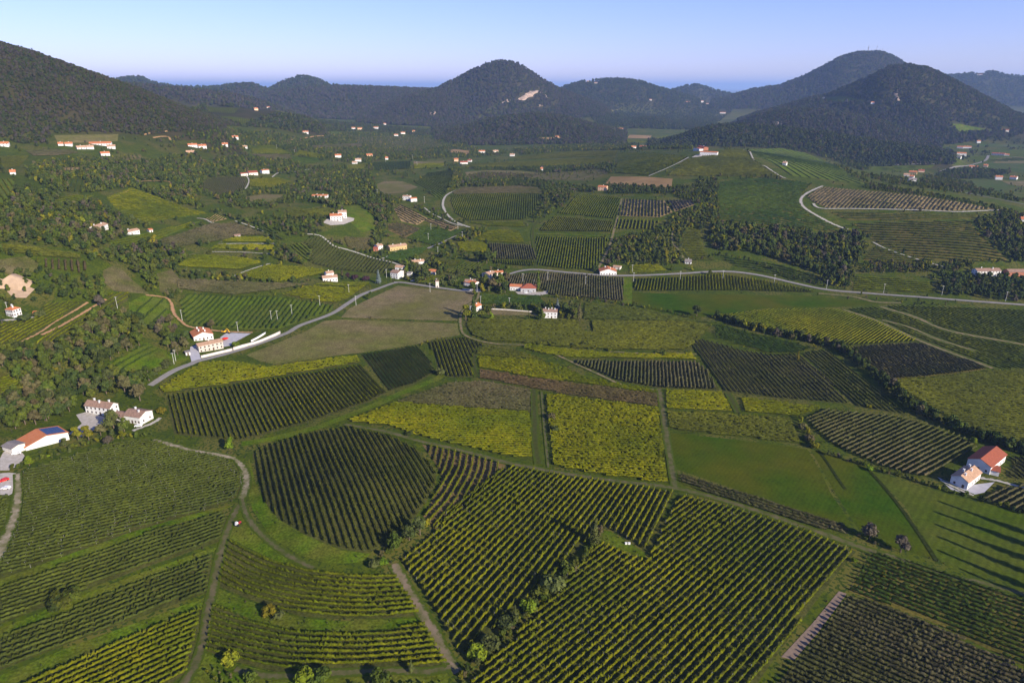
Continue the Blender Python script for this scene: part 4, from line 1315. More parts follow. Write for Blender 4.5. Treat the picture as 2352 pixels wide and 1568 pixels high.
V("lower hillside of brown contour rows",
  [(1960,514),(2100,510),(2225,508),(2258,545),(2315,598),(2180,600),(2120,598),(2010,556)], [(2010,545),(2150,550),(2270,560)], 8.5, 'dim', 'dry', w=2.8)
V("narrow contour rows below the thin white track",
  [(2012,565),(2060,582),(2128,601),(2066,608),(1982,598)], [(1990,595),(2110,600)], 6.5, 'dim', 'dry', w=2.2)
V("green rows beside the wood above the main road",
  [(1967,634),(2133,648),(2148,675),(1957,667)], [(1970,650),(2140,660)], 6, 'green', 'grass', w=1.8)
V("narrow terraces under the dark wood above the main road",
  [(1650,592),(1764,602),(1865,632),(1895,658),(1800,640),(1690,612)], [(1660,598),(1780,615),(1880,645)], 6.5, 'dark', 'grass', w=1.8)
V("round-cornered vineyard inside the loop of the white road",
  Q(2,[(665,622),(1000,612),(1262,617)]) + [(1233,478),(1226,490),(1204,505),(1073,507),(1045,490),(1035,460)], [(1100,500),(1120,436)], 3.4, 'green', 'grass', w=2.0, h=1.7)
V("green slope below the hilltop farm, striped by faint contours",
  [(1600,362),(1640,357),(1665,344),(1706,345),(1728,365),(1763,390),(1797,407),(1560,404),(1532,402),(1575,370)], [(1560,395),(1680,388),(1780,398)], 9, 'mixed', 'dry', w=5.5)
V("slope left of the hilltop track",
  [(1420,352),(1500,352),(1578,362),(1540,380),(1490,403),(1415,398),(1418,372)], [(1420,380),(1560,372)], 9, 'green', 'grass', w=5.5)
V("terraced hilltop slope with dark curved rows beyond the farm",
  [(1714,343),(1797,341),(1848,351),(1915,378),(1943,396),(1988,424),(1900,413),(1817,404),(1790,384),(1742,360)], [(1745,352),(1790,362),(1850,378),(1940,415)], 13.0, 'dark', 'bright', h=1.3, w=2.6)
V("dark rounded vineyard below the row of red roofs on the left",
  [(472,413),(504,408),(563,408),(567,423),(550,445),(497,450),(462,436)], [(480,440),(500,410)], 2.8, 'brown', 'dusk')
V("green vineyard right of the dark rounded one",
  [(573,413),(638,408),(670,419),(622,432),(573,429)], [(580,425),(600,410)], 2.8, 'lime', 'grass')
V("small slope of dark stripes on the wooded left hillside",
  [(157,413),(188,408),(201,439),(166,442)], [(172,440),(180,412)], 5.5, 'dark', 'grass')
V("pale plot striped white above the dark striped slope",
  [(145,386),(181,384),(191,398),(149,402)], [(160,402),(164,385)], 5.0, 'brown', 'pale')
V("yellow-green vineyard on the saddle of the left hill",
  [(489,266),(540,269),(586,276),(551,288),(511,288)], [(510,286),(520,268)], 5, 'yellow', 'grass')
V("green vineyard at the top of the saddle",
  [(471,246),(551,249),(538,261),(478,257)], [(480,256),(486,247)], 5, 'mixed', 'grass')
V("yellow sliver of vines beyond the saddle houses",
  [(617,253),(650,256),(684,262),(664,264)], [(630,258),(670,263)], 5, 'yellow', 'grass')
V("dark green vineyard by the pylons in the middle distance",
  [(857,373),(945,370),(941,388),(859,392)], [(870,390),(876,372)], 3.5, 'dark', 'grass')
V("small green plot under the pale field edge",
  [(950,378),(1022,376),(1014,384),(951,388)], [(955,386),(1015,382)], 3.5, 'lime', 'grass')
V("long thin vineyard band running to the right hill, lower part",
  [(1083,378),(1250,370),(1386,362),(1411,363),(1408,375),(1150,385),(1068,382)], [(1100,382),(1400,370)], 3.5, 'mixed', 'grass')
V("long thin vineyard band running to the right hill, upper part",
  [(1180,362),(1300,350),(1420,348),(1414,358),(1300,362),(1190,368)], [(1200,364),(1400,354)], 3.5, 'mixed', 'grass')
V("narrow green terraces below the round-cornered vineyard",
  [(1076,511),(1200,511),(1206,522),(1120,519)], [(1085,514),(1195,517)], 4, 'green', 'grass')
V("grey-brown vineyard left of the road behind the white house with barn",
  [(795,380),(842,376),(838,392),(800,395)], [(800,392),(836,380)], 3.5, 'mixed', 'grass')

V("dark upper strip of the round-cornered vineyard", Q(2,[(668,604),(740,577),(1100,567),(1230,577),(1258,613),(1000,608),(680,618)]), Q(2,[(700,600),(1240,600)]), 3.4, 'brown', 'dusk')
V("dark brown plot below the long farm range", Q(1,[(150,300),(400,292),(470,312),(330,328),(200,330)]), Q(1,[(180,315),(430,305)]), 4, 'brown', 'dusk')
V("green strip under the slope houses", Q(1,[(1040,242),(1240,237),(1235,250),(1020,268)]), Q(1,[(1050,255),(1230,245)]), 4, 'mixed', 'grass')
V("dark green plot beside the olive rows of the slope", Q(1,[(1480,275),(1600,267),(1720,318),(1480,313)]), Q(1,[(1500,300),(1660,300)]), 4, 'green', 'grass')
V("brown wedge of vines under that plot", Q(1,[(1480,322),(1700,322),(1718,350),(1560,352)]), Q(1,[(1500,335),(1700,338)]), 4, 'brown', 'dusk')
V("pale yellow-green wedge behind the track fork", Q(1,[(1762,297),(1918,330),(1880,344),(1738,328)]), Q(1,[(1770,310),(1880,336)]), 5, 'lime', 'bright')
V("small dark green plot in front of the track fork", Q(1,[(1702,362),(1724,338),(1895,346),(1850,373)]), Q(1,[(1720,352),(1870,358)]), 4, 'dark', 'grass')
V("brown plot in the upper valley left of the pylons", Q(1,[(1832,270),(2098,257),(2145,278),(1850,290)]), Q(1,[(1850,280),(2120,268)]), 4.5, 'brown', 'grass')
V("ribbed slope left of the villa", Q(1,[(1680,642),(1975,642),(1938,688),(1702,688)]), Q(1,[(1700,665),(1950,665)]), 5, 'mixed', 'dry', w=2)
V("little dark vineyard strip behind the hut", Q(1,[(1492,742),(1558,737),(1676,822),(1640,828)]), Q(1,[(1500,745),(1620,815)]), 5, 'dark', 'grass', w=1.8)
V("green pocket of rows left of the white village road", Q(1,[(1702,862),(1762,842),(1838,872),(1802,955),(1772,948)]), Q(1,[(1720,870),(1790,930)]), 5, 'green', 'bright', w=1.4)
V("dark vineyard slope beyond the valley houses", Q(2,[(552,222),(700,182),(642,220),(570,244)]), Q(2,[(560,235),(680,195)]), 6, 'dark', 'grass')
V("dark vineyard below the centre wood, left", Q(2,[(1582,262),(1720,237),(1662,298),(1602,290)]), Q(2,[(1600,280),(1700,250)]), 6, 'dark', 'dusk')
V("dark vineyard below the centre wood, right", Q(2,[(1702,272),(1815,232),(1785,276),(1700,298)]), Q(2,[(1710,290),(1800,245)]), 6, 'dark', 'dusk')
V("green vineyard under the pale rectangle", Q(2,[(1790,262),(1958,262),(1948,280),(1782,284)]), Q(2,[(1800,272),(1940,272)]), 6, 'green', 'grass')
V("green vineyard right of the pale rectangle", Q(2,[(1972,252),(2080,227),(2078,268),(1962,288)]), Q(2,[(1980,270),(2070,250)]), 6, 'green', 'grass')
V("yellow-green plot at the corner of the village lanes", Q(2,[(700,935),(880,930),(900,960),(890,1000),(720,990)]), Q(2,[(710,960),(880,960)]), 3, 'lime', 'grass')
V("green plot on the shady side of the dark wood", Q(3,[(365,765),(440,745),(465,880),(550,955),(365,930),(340,850)]), Q(3,[(380,850),(460,850)]), 5, 'mixed', 'grass')
V("small plot beside the gabled roadside house", Q(3,[(30,975),(150,960),(210,975),(260,1010),(30,1025)]), Q(3,[(40,1000),(220,1000)]), 4, 'lime', 'grass')

V("vineyard continuing beyond the right edge beside the mown meadow", [(2475,1120),(2660,1140),(2660,1380),(2475,1330)], [(2480,1200),(2640,1220)], 3.0, 'lime', 'dusk')
V("broad plot continuing beyond the right edge behind the red roofs", [(2410,852),(2650,860),(2650,1060),(2410,1046)], [(2420,930),(2640,950)], 3.0, 'mixed', 'grass')
V("dark plot beyond the right edge below the main road", [(2470,716),(2670,730),(2670,846),(2470,840)], [(2480,800),(2660,812)], 3.0, 'brown', 'dusk')
V("green plot beyond the right edge above the main road", [(2420,620),(2670,640),(2670,716),(2470,702),(2412,690)], [(2430,660),(2650,680)], 3.6, 'green', 'grass')
V("vineyard beyond the left edge above the corner rows", [(-300,1180),(-70,1180),(-80,1330),(-300,1420)], [(-290,1300),(-90,1240)], 2.8, 'dim', 'grass')

# ------------------------------------------------------------------ meadows and bare fields
GR = {
 'meadow': mat('meadow_grass', (.025,.058,.001), (.034,.070,.002), (.064,.070,.004), s1=.022, s2=.2, bump=.1, bscale=1.5, spec=.03, rough=1, grain=.14, stripe=(38, 2.2, .05)),
 'mown':   mat('mown_grass', (0.042,0.069,0.004), (0.057,0.084,0.005), (0.071,0.084,0.010), s1=.03, s2=.3, spec=.03, rough=1, grain=.16, stripe=(42, 3.5, .10)),
 'fallow': mat('fallow_grass', (0.086,0.100,0.016), (0.116,0.115,0.026), (0.144,0.115,0.050), s1=.020, s2=.25, spec=.03, rough=1, grain=.25, stripe=(25, 3.0, .06)),
 'stubble':mat('stubble', (.150,.115,.060), (.185,.140,.078), (.110,.105,.028), s1=.016, s2=.35, spec=.03, rough=1, grain=.22, stripe=(20, 3.2, .08)),
 'earth':  mat('bare_earth', (0.258,0.165,0.072), (0.314,0.205,0.091), (0.202,0.130,0.052), s1=.03, s2=.5, spec=.05, rough=1),
 'crop':   mat('green_crop', (0.036,0.069,0.008), (0.051,0.083,0.011), (0.070,0.081,0.026), s1=.03, s2=.6, bump=.2, bscale=1.0, spec=.03, rough=1, grain=.22, stripe=(118, 5.0, .22)),
 'bank':   mat('bank_grass', (0.049,0.094,0.004), (0.075,0.116,0.005), (0.093,0.104,0.012), s1=.06, s2=.5, bump=.2, bscale=1.2, spec=.03, rough=1, grain=.30),
 'scrub':  mat('scrub', (.088,.084,.022), (.066,.076,.013), (.120,.098,.044), s1=.05, s2=.4, bump=.3, bscale=.8, spec=.03, rough=1, grain=.30),
 'sand':   mat('sand', (.42,.30,.20), (.35,.25,.165), s2=.3, spec=.05, rough=1),
}
def meadow(label, poly, kind, lift=1, name='meadow'):
    if lift == 1: mark(BUSY, poly)
    return sheet(name, poly, GR[kind], lift, kind='structure', label=label)
meadow("smooth bright green meadow with two yellowed patches in front of the reddish rows", [(1540,993),(1562,996),(1696,1010),(1854,1031),(1883,1080),(1909,1134),(1953,1199),(1948,1209),(1797,1159),(1562,1080),(1547,1076)], 'meadow')
meadow("long green meadow strip between two shallow ditches", [(1863,1034),(1898,1038),(1992,1076),(2057,1154),(2124,1249),(2143,1282),(2080,1266),(1990,1238),(1962,1200),(1920,1134)], 'meadow')
meadow("mown meadow crossed by the long shadows of poplars", [(2002,1082),(2130,1122),(2240,1152),(2460,1205),(2460,1385),(2352,1348),(2180,1303),(2152,1280),(2077,1160)], 'mown')
meadow("fallow greenish field above the bold rows", [(565,815),(640,787),(700,762),(745,737),(783,734),(1054,743),(1056,770),(985,781),(965,789),(825,811),(790,814),(630,836),(600,830)], 'fallow')
meadow("large brown stubble field in the middle of the valley", [(914,656),(980,664),(1091,672),(1080,700),(1060,725),(1054,737),(783,729),(803,708)], 'stubble', name='field')
meadow("bright green meadow below the main road", [(1453,671),(1560,676),(1850,679),(1990,692),(2055,697),(1915,706),(1764,708),(1622,726),(1590,733),(1500,714),(1453,699)], 'meadow')
V("green crop field with soil tracks on the plain to the right", [(1935,710),(2050,702),(2200,706),(2460,716),(2460,850),(2352,846),(2274,846),(2114,783),(2018,738)], [(2040,715),(2300,812)], 4.2, 'green', 'grass', w=2.8, h=.7, gap=.02, name='crop_field', cat='crop field', avoid=[([(2022,705),(2100,728),(2180,760),(2352,792),(2460,815)], 5), ([(1938,712),(2016,738),(2113,783),(2280,846)], 4.5), ([(2026,735),(2090,752),(2150,778),(2240,806)], 3.5)])
V("green slope above the small dark village square", [(1095,550),(1120,529),(1191,530),(1206,559),(1106,556)], [(1110,552),(1195,556)], 3.4, 'lime', 'grass', w=1.6, h=1.6)
meadow("brown bare oval field on the rise", [(858,426),(882,417),(925,417),(960,430),(929,442),(878,447),(872,436)], 'stubble', name='field')
meadow("bare pinkish field below the hilltop slope", [(1391,422),(1403,406),(1480,406),(1545,411),(1542,432)], 'earth', name='field')
meadow("dry tan rise in the middle distance", [(1068,396),(1117,391),(1218,394),(1249,403),(1184,411),(1075,409)], 'stubble', name='field')
meadow("pale yellowish meadow at the foot of the big left hill", [(124,311),(272,309),(270,325),(134,330)], 'fallow')
V("left-edge green meadow below the farm row", [(0,360),(67,358),(44,383),(0,389)], [(2,375),(50,372)], 6, 'mixed', 'dry', w=2.2, h=1.6)
V("left-edge bright meadow slope", [(0,412),(37,411),(27,436),(20,475),(0,477)], [(5,430),(30,470)], 5.5, 'lime', 'bright', w=2.0, h=1.6)
meadow("small clearing with an orange bank", [(312,418),(386,421),(389,433),(356,436)], 'mown')
V("broad green slope on the left hillside", [(244,455),(302,432),(366,455),(437,482),(480,491),(336,511),(300,500),(262,478)], [(280,470),(420,482)], 6.5, 'lime', 'bright', w=2.2, h=1.6)
V("yellow-green slope above the long brown vineyard", [(244,557),(336,535),(464,507),(353,556),(296,573)], [(270,560),(440,512)], 5.0, 'lime', 'bright', w=2.0, h=1.6)
meadow("oval rough meadow below the dark rounded vineyard", [(560,453),(605,447),(673,447),(622,469),(573,463)], 'fallow')
meadow("pale bare strip beyond the centre wood", [(1231,317),(1292,315),(1290,320),(1251,322)], 'earth', name='field')
meadow("pale rectangular field beyond the centre wood", [(1446,310),(1497,312),(1492,319),(1441,317)], 'earth', name='field')
meadow("pinkish striped bare field in the middle distance", [(1027,349),(1043,343),(1082,347),(1076,356)], 'earth', name='field')
meadow("thin tan field beside the pylons", [(950,371),(1024,371),(1022,375),(950,377)], 'stubble', name='field')
meadow("green field below the right wood on the plain", [(1989,382),(2147,380),(2133,386),(2032,392)], 'mown')
meadow("bright field at the foot of the right hill", [(2182,284),(2210,286),(2289,302),(2208,304)], 'bank')
meadow("green shelf on the shoulder of the right hill", [(1888,226),(1932,221),(1985,230),(1932,235),(1892,231)], 'mown')
meadow("bare brown field at the right edge of the plain", [(2300,416),(2460,415),(2460,432),(2352,428),(2318,424)], 'stubble', name='field')
meadow("dark field on the right plain, near", [(2225,414),(2296,415),(2330,430),(2300,440),(2240,430)], 'crop', name='field')
meadow("green field on the right plain, far", [(2225,360),(2460,352),(2460,372),(2352,370),(2240,374)], 'mown', name='field')
meadow("dark field on the right plain, far", [(2230,376),(2460,374),(2460,398),(2352,396),(2250,392)], 'crop', name='field')
meadow("pale green field under the cone hill", [(1371,250),(1430,252),(1420,258),(1378,257)], 'fallow')
meadow("scrubby ochre slope above the olive trees", [(236,622),(270,606),(300,640),(345,676),(262,668),(240,650)], 'scrub')
meadow("second scrubby slope between the woods", [(360,628),(395,620),(425,655),(418,672),(368,672)], 'scrub')
meadow("yellowish scrub left of the upright rows", [(0,596),(60,588),(88,604),(84,624),(20,630),(0,622)], 'scrub')
meadow("dry garden strip beside the lone white house", [(1130,711),(1222,716),(1240,726),(1120,722)], 'stubble', name='field')
meadow("grassy bank circling the knoll", [(572,1050),(590,1120),(620,1170),(700,1228),(780,1262),(850,1272),(830,1290),(760,1296),(690,1275),(622,1232),(580,1170),(560,1100)], 'bank', lift=.6, name='grass_bank')
meadow("grass bank between the two lower left strips", T(10,[(0,830),(560,600),(1000,435),(1500,262),(1460,305),(900,515),(480,690),(0,880)]), 'bank', lift=.6, name='grass_bank')
meadow("weedy bank above the bottom left rows", T(10,[(0,1150),(500,945),(1000,765),(1400,615),(1380,680),(850,885),(300,1120),(100,1203),(0,1203)]), 'bank', lift=.6, name='grass_bank')
meadow("grass bank above the long strip of vines", T(10,[(0,480),(400,330),(1000,130),(1600,-20),(1540,20),(1000,175),(400,400),(0,545)]), 'bank', lift=.6, name='grass_bank')
meadow("triangle of grass between two vineyards by the lone tree", [(1376,1216),(1403,1220),(1480,1268),(1484,1284),(1430,1263),(1388,1242)], 'bank', lift=.6, name='grass_bank')
meadow("grass strip between the curved terraces", [(500,1350),(571,1380),(640,1402),(689,1419),(781,1426),(968,1418),(974,1428),(900,1442),(790,1449),(672,1443),(571,1419),(490,1380)], 'bank', lift=.6, name='grass_bank')
meadow("grass slope left of the cart track with rough tufts", [(548,1165),(560,1170),(600,1230),(700,1300),(640,1290),(560,1252),(526,1234),(535,1200)], 'bank', lift=.6, name='grass_bank')
meadow("rough grass along the bottom edge", [(470,1498),(546,1524),(640,1547),(766,1540),(900,1534),(985,1538),(1035,1530),(1020,1620),(380,1620)], 'bank', lift=.6, name='grass_bank')
meadow("olive-dotted tan terraces in the upper valley", Q(2,[(30,245),(300,235),(520,252),(620,300),(480,330),(200,330),(60,290)]), 'scrub')
meadow("long tan scrub rise below the bands of vines", Q(2,[(742,502),(850,467),(1240,482),(1640,452),(1690,480),(1560,528),(1200,518),(860,520)]), 'scrub')
meadow("yellowish bank right of the villa yard", Q(1,[(2010,622),(2120,620),(2200,680),(2212,760),(2130,780),(2062,722)]), 'bank')
V("light yellow-green slope below the small striped plots", Q(1,[(285,600),(420,562),(555,562),(500,590),(440,620),(330,625)]), Q(1,[(300,610),(540,570)]), 5.5, 'lime', 'bright', w=2.0, h=1.6)
meadow("orange-brown garden patches in the left woods", Q(1,[(425,665),(600,655),(640,680),(560,690),(440,690)]), 'scrub')
meadow("olive terraces right of the brown farm range", Q(1,[(620,342),(830,322),(828,346),(662,368)]), 'scrub')
meadow("bright green lawn triangle in the roadside yard", T(4,[(1605,985),(1735,905),(1835,905),(1720,965),(1690,990),(1590,1010)]), 'meadow')
meadow("bright grass around the paired rows", T(4,[(880,700),(990,650),(1060,655),(1200,720),(1230,860),(1010,860),(960,960),(1000,1000),(900,960)]), 'bank', lift=.5)
meadow("bright grass clearing above the road bend", T(4,[(720,1150),(1000,970),(1110,1020),(1300,1080),(1130,1190),(850,1190)]), 'bank', lift=.5)
meadow("green field strip on the plain, near the grove", Q(3,[(1440,398),(1830,382),(1800,402),(1560,425),(1450,420)]), 'mown', name='field')
meadow("dark strip field far on the plain", Q(3,[(2030,258),(2450,268),(2450,282),(2060,275)]), 'crop', name='field')
meadow("brownish strip field on the plain", Q(3,[(2130,352),(2300,335),(2450,345),(2450,372),(2180,372)]), 'stubble', name='field')
meadow("green field behind the pair of plain houses", Q(3,[(2060,290),(2200,298),(2450,296),(2450,325),(2260,320),(2090,305)]), 'mown', name='field')
sheet('bare_earth_strip', T(12,[(1085,575),(1140,592),(950,850),(780,1045),(690,1025),(900,800)]), mat('bare_pinkish_earth', (.17,.125,.09), (.21,.155,.115), s2=.6, spec=.05, rough=1), 2, kind='structure', label='strip of bare pinkish earth beside the dark corner vineyard')
sheet('bare_earth_strip', [(0,640),(0,652),(30,684),(60,684),(80,664),(42,648)], GR['sand'], 1, kind='structure', label='pale sandy yard under the heap')

# ------------------------------------------------------------------ roads and tracks
ASPH = mat('asphalt', (.200,.186,.166), (.24,.224,.202), s2=.4, spec=.04, rough=.9)
GRAV = track_mat('white_gravel', (.42,.38,.34), (.33,.30,.25))
DIRT = track_mat('dirt_track', (.25,.175,.105), (.20,.15,.085), (.12,.115,.045))
LANE = track_mat('grass_lane', (.080,.083,.026), (.056,.070,.012), (.115,.100,.050))
REDD = track_mat('orange_earth', (.40,.22,.11), (.33,.19,.10))
PAVE = mat('concrete_yard', (.40,.39,.41), (.35,.34,.36), s2=.4, spec=.1, rough=.9)
DARK_GRASS = track_mat('dark_lane', (.042,.052,.010), (.06,.065,.017))  # lanes of darker green grass than the other tracks
def road(label, pts, w=5, m=ASPH, name='road', lift=4, **k):
    mark_line(KEEP, pts, w + 3)
    return ribbon(name, pts, w, m, lift, kind='structure', label=label, **k)
road("grey country road climbing from the woods past the retaining wall to the crossroads", [(345,886),(400,852),(440,836),(457,829),(520,813),(600,788),(660,765),(690,748),(760,722),(800,697),(830,678),(870,663),(900,652),(912,650)], 4.6, wob=.02)
road("grey road from the crossroads along the hamlet", [(905,649),(930,650),(990,659),(1060,668),(1105,671)], 5, wob=.02)
road("main road sweeping across the valley to the right edge", [(1170,630),(1200,622),(1235,620),(1300,626),(1390,633),(1470,633),(1562,629),(1660,624),(1740,632),(1830,652),(1900,666),(1990,674),(2100,682),(2230,692),(2460,708)], 4.8, wob=.02)
road("white gravel road winding uphill from the hamlet", [(920,610),(900,603),(860,594),(820,581),(790,572),(768,566),(750,552),(732,541),(700,538)], 5, GRAV, name='gravel_road')
road("pale road looping round the round-cornered vineyard", [(1080,523),(1050,512),(1030,496),(1019,478),(1018,463),(1026,449),(1045,439),(1070,431)], 6, GRAV, name='gravel_road')
road("pale road edge along the pinkish terraces", [(1080,523),(1040,514),(1010,500),(990,490),(975,478)], 4, GRAV, name='gravel_road')
road("short paved lane behind the hamlet", [(982,571),(1010,560),(1040,545),(1068,541)], 4, wob=.02)
road("white driveway to the orange-walled house", [(878,595),(900,586),(918,576),(934,576)], 5, GRAV, name='driveway')
road("stony white track round the dark hillside vineyard", [(1890,428),(1866,438),(1846,450),(1839,462),(1848,478),(1880,498),(1920,518),(1955,530)], 7, GRAV, name='gravel_track')
road("straight white track across the right hill", [(1868,468),(1885,479),(1960,480),(2100,483),(2200,487),(2280,484),(2300,482)], 6, GRAV, name='gravel_track')
road("thin white track slanting down the right hill", [(2005,557),(2040,574),(2100,594),(2168,614)], 4, GRAV, name='gravel_track')
road("pinkish track down the hilltop slope", [(1708,344),(1728,362),(1760,384),(1790,404),(1804,410)], 5, GRAV, name='gravel_track')
road("pale track climbing to the hilltop farm", [(1490,405),(1530,388),(1560,374),(1582,362)], 5, GRAV, name='gravel_track')
road("stony pale cart track curling past the knoll vineyard", [(352,1011),(380,1018),(430,1032),(500,1045),(535,1052),(555,1070),(566,1095),(565,1120),(556,1145)], 4.6, track_mat('stony_track', (.34,.28,.205), (.26,.215,.14), (.13,.125,.05)), name='cart_track', wob=.3)
road("grassy cart track below the knoll", [(556,1145),(562,1170),(580,1205),(620,1245),(670,1280),(720,1306)], 3.6, LANE, name='cart_track')
road("bright stony track at the left edge", [(40,1088),(42,1130),(36,1180),(18,1225),(-5,1275),(-40,1330)], 5, MATS['stony_track'], name='cart_track', wob=.3)
road("dirt path dividing the left strips from the curved terraces", [(548,1160),(530,1200),(512,1250),(500,1300),(488,1360),(478,1400),(470,1460),(455,1510),(430,1560),(400,1600)], 4.5, track_mat('worn_grass_path', (.082,.078,.030), (.055,.066,.014), (.12,.10,.052)), name='farm_track')
road("broad earthy track right of the curved terraces", [(905,1295),(930,1340),(965,1400),(995,1450),(1020,1500),(1050,1545)], 6, track_mat('earth_lane', (.14,.12,.06), (.095,.098,.03), (.20,.15,.10)), name='farm_track')
road("brown path along the bottom of the lower terrace", [(540,1536),(620,1552),(760,1546),(900,1540),(985,1542),(1040,1530)], 4, LANE, name='farm_track')
road("long grass lane separating the central fields from the near vineyards", [(790,975),(880,990),(960,1012),(1060,1035),(1180,1066),(1300,1088),(1420,1105),(1545,1120),(1640,1143),(1760,1180),(1880,1222),(1980,1258),(2060,1283),(2180,1322),(2300,1350),(2460,1395)], 5, LANE, name='farm_track')
road("yellow-green embankment track along the bold rows", [(555,1020),(640,1005),(740,978),(850,935),(930,900),(1000,872),(1015,862)], 6, GR['bank'], name='grass_track')
road("grass lane between the trapezoid and the square vineyard", [(1226,895),(1228,960),(1230,1020),(1238,1066)], 5, DARK_GRASS, name='grass_lane')
road("narrow ditch path beside that lane", [(1244,898),(1250,980),(1256,1040),(1260,1074)], 2.2, LANE, name='grass_lane')
road("straight grass lane beside the meadow", [(1514,892),(1524,950),(1532,1010),(1544,1080),(1550,1118)], 5, LANE, name='grass_lane')
road("short dark lane between the small plots", [(1672,903),(1684,925),(1696,950)], 5, DARK_GRASS, name='grass_lane')
road("wide grass lane right of the brown vineyard", [(1440,638),(1442,665),(1440,698)], 9, GR['bank'], name='grass_lane')
road("grass path curving round the slanting rows", [(1120,795),(1096,806),(1088,830),(1096,868)], 5, DARK_GRASS, name='grass_lane')
road("stony lane south of the orange-roofed cottage", [(1100,671),(1096,688),(1078,700),(1060,720),(1058,745),(1064,766),(1090,780),(1140,790),(1200,793),(1250,803),(1310,830),(1380,862),(1440,888),(1510,896)], 4, DIRT, name='farm_track')
road("grass margin under the slim strip", [(1400,808),(1480,812),(1560,812),(1600,814)], 3, DIRT, name='farm_track')
road("dark ditch lane below the round-cornered vineyard", [(1262,448),(1268,470),(1246,500),(1226,522),(1226,560),(1236,592),(1232,615)], 5, DARK_GRASS, name='farm_track')
road("earth lane beside the tall hillside vineyard", [(1428,456),(1420,495),(1410,530),(1398,570),(1372,620)], 5, DIRT, name='farm_track')
road("soil track fanning over the crop field, upper", [(2022,705),(2100,728),(2180,760),(2352,792),(2460,815)], 7, DIRT, name='farm_track', lift=3)
road("soil track fanning over the crop field, lower", [(1938,712),(2016,738),(2113,783),(2280,846)], 6, DIRT, name='farm_track', lift=3)
road("faint soil streak in the crop field", [(2026,735),(2090,752),(2150,778),(2240,806)], 5, DIRT, name='farm_track', lift=2.5)
road("soil headland between meadow and crop field", [(1880,674),(1960,682),(2010,694),(2070,696)], 6, DIRT, name='farm_track', lift=3)
road("reddish dirt track dropping behind the roadside house", [(335,678),(380,684),(394,698),(400,720),(420,742),(440,752),(520,762),(580,764)], 4.5, REDD, name='dirt_track')
road("orange earth bank above the long vineyard", [(244,688),(215,705),(170,732),(128,755),(96,770)], 4, REDD, name='earth_bank')
road("second orange earth bank below it", [(202,695),(175,712),(130,738),(90,765),(30,795)], 3, REDD, name='earth_bank')
road("white track edge beside the house with the hip roof", [(0,736),(50,734),(100,724)], 4, GRAV, name='gravel_track')
road("pale terrace track by the small square plot", [(452,502),(470,504),(486,512),(492,512)], 4, GRAV, name='gravel_track')
road("track along the top of the brown vineyard", [(540,508),(575,520),(612,535),(618,541)], 4, GRAV, name='gravel_track')
road("white edge of the upper terrace", [(505,561),(560,560),(630,560)], 3, GRAV, name='terrace_edge')
road("white edge of the lower terrace", [(484,579),(560,580),(620,583),(640,574)], 3, GRAV, name='terrace_edge')
road("path between the yellow plot and the fine rows", [(534,636),(580,618),(620,606)], 3, GRAV, name='gravel_track')
road("grey track by the dark rounded vineyard", [(566,405),(572,415),(568,428),(556,442)], 4, GRAV, name='gravel_track')
road("white track right of the red-roofed farm", [(625,408),(640,398),(670,396),(720,388)], 4, GRAV, name='gravel_track')
road("thin contour path across the hilltop slope", [(1545,384),(1640,387),(1740,388)], 2.5, LANE, name='contour_path')
road("lower thin contour path across the hilltop slope", [(1540,396),(1660,397),(1780,402)], 2.5, LANE, name='contour_path')
road("beige contour line in the round-cornered vineyard, upper", [(1120,452),(1180,447),(1244,446)], 2.5, LANE, name='contour_path')
road("beige contour line in the round-cornered vineyard, middle", [(1150,460),(1200,456),(1240,458)], 2.5, LANE, name='contour_path')
road("grassy edge between the terrace strips under the loop road", [(1075,508),(1150,510),(1206,512),(1212,520)], 4, LANE, name='contour_path')
road("distant road on the right plain", [(2130,425),(2200,440),(2260,452),(2352,470)], 6, ASPH)
road("far road along the foot of the right wood", [(1985,380),(2060,379),(2150,378)], 6, GRAV)
road("winding far road on the right plain", [(2160,395),(2230,380),(2262,370),(2270,358)], 7, ASPH)
road("right-hand driveway of the red-roofed farm", [(2250,1098),(2290,1104),(2330,1115),(2400,1128)], 4, GRAV, name='driveway')
road("white wall-foot track in front of the red-roofed farm", [(2160,1103),(2190,1118),(2222,1134),(2236,1138)], 3, GRAV, name='driveway')
road("pale driveway south of the twin farmhouses", [(305,990),(330,980),(352,972),(368,960)], 4, GRAV, name='driveway')
road("orange bank above the small clearing", Q(1,[(810,482),(900,478),(992,482),(1008,502),(992,520)]), 5, REDD, name='earth_bank')
road("orange bank above the broad green slope", Q(1,[(668,572),(710,555),(755,535)]), 5, REDD, name='earth_bank')
road("orange cutting at the foot of the big left hill", Q(1,[(845,207),(900,195),(985,185)]), 7, REDD, name='earth_bank')
road("orange cutting right of it", Q(1,[(900,225),(985,218),(1002,238)]), 7, REDD, name='earth_bank')
road("bare orange terrace below the white slope house", Q(1,[(1700,237),(1800,225),(1905,213)]), 10, REDD, name='earth_bank')
road("pale path edge over the brown hillside vineyard", Q(1,[(1185,485),(1230,468),(1245,465)]), 3, LANE, name='contour_path')
road("straight hedge-side path below the long brown vineyard", Q(1,[(1100,915),(1240,880),(1310,830),(1375,800)]), 4, LANE, name='contour_path')
road("pale field edge above the hillside vineyard", Q(3,[(640,492),(760,470),(860,462),(940,460)]), 4, LANE, name='contour_path')
road("winding track below the shady green plot", Q(3,[(285,775),(285,840),(320,880),(350,930)]), 4, DIRT, name='farm_track')
road("grass strip between the tall green blocks", Q(2,[(1225,880),(1400,880),(1660,895)]), 4, GR['bank'], name='contour_path')
road("pale strip in the middle of the round-cornered vineyard", Q(2,[(870,632),(1000,618),(1250,625)]), 2.5, LANE, name='contour_path')
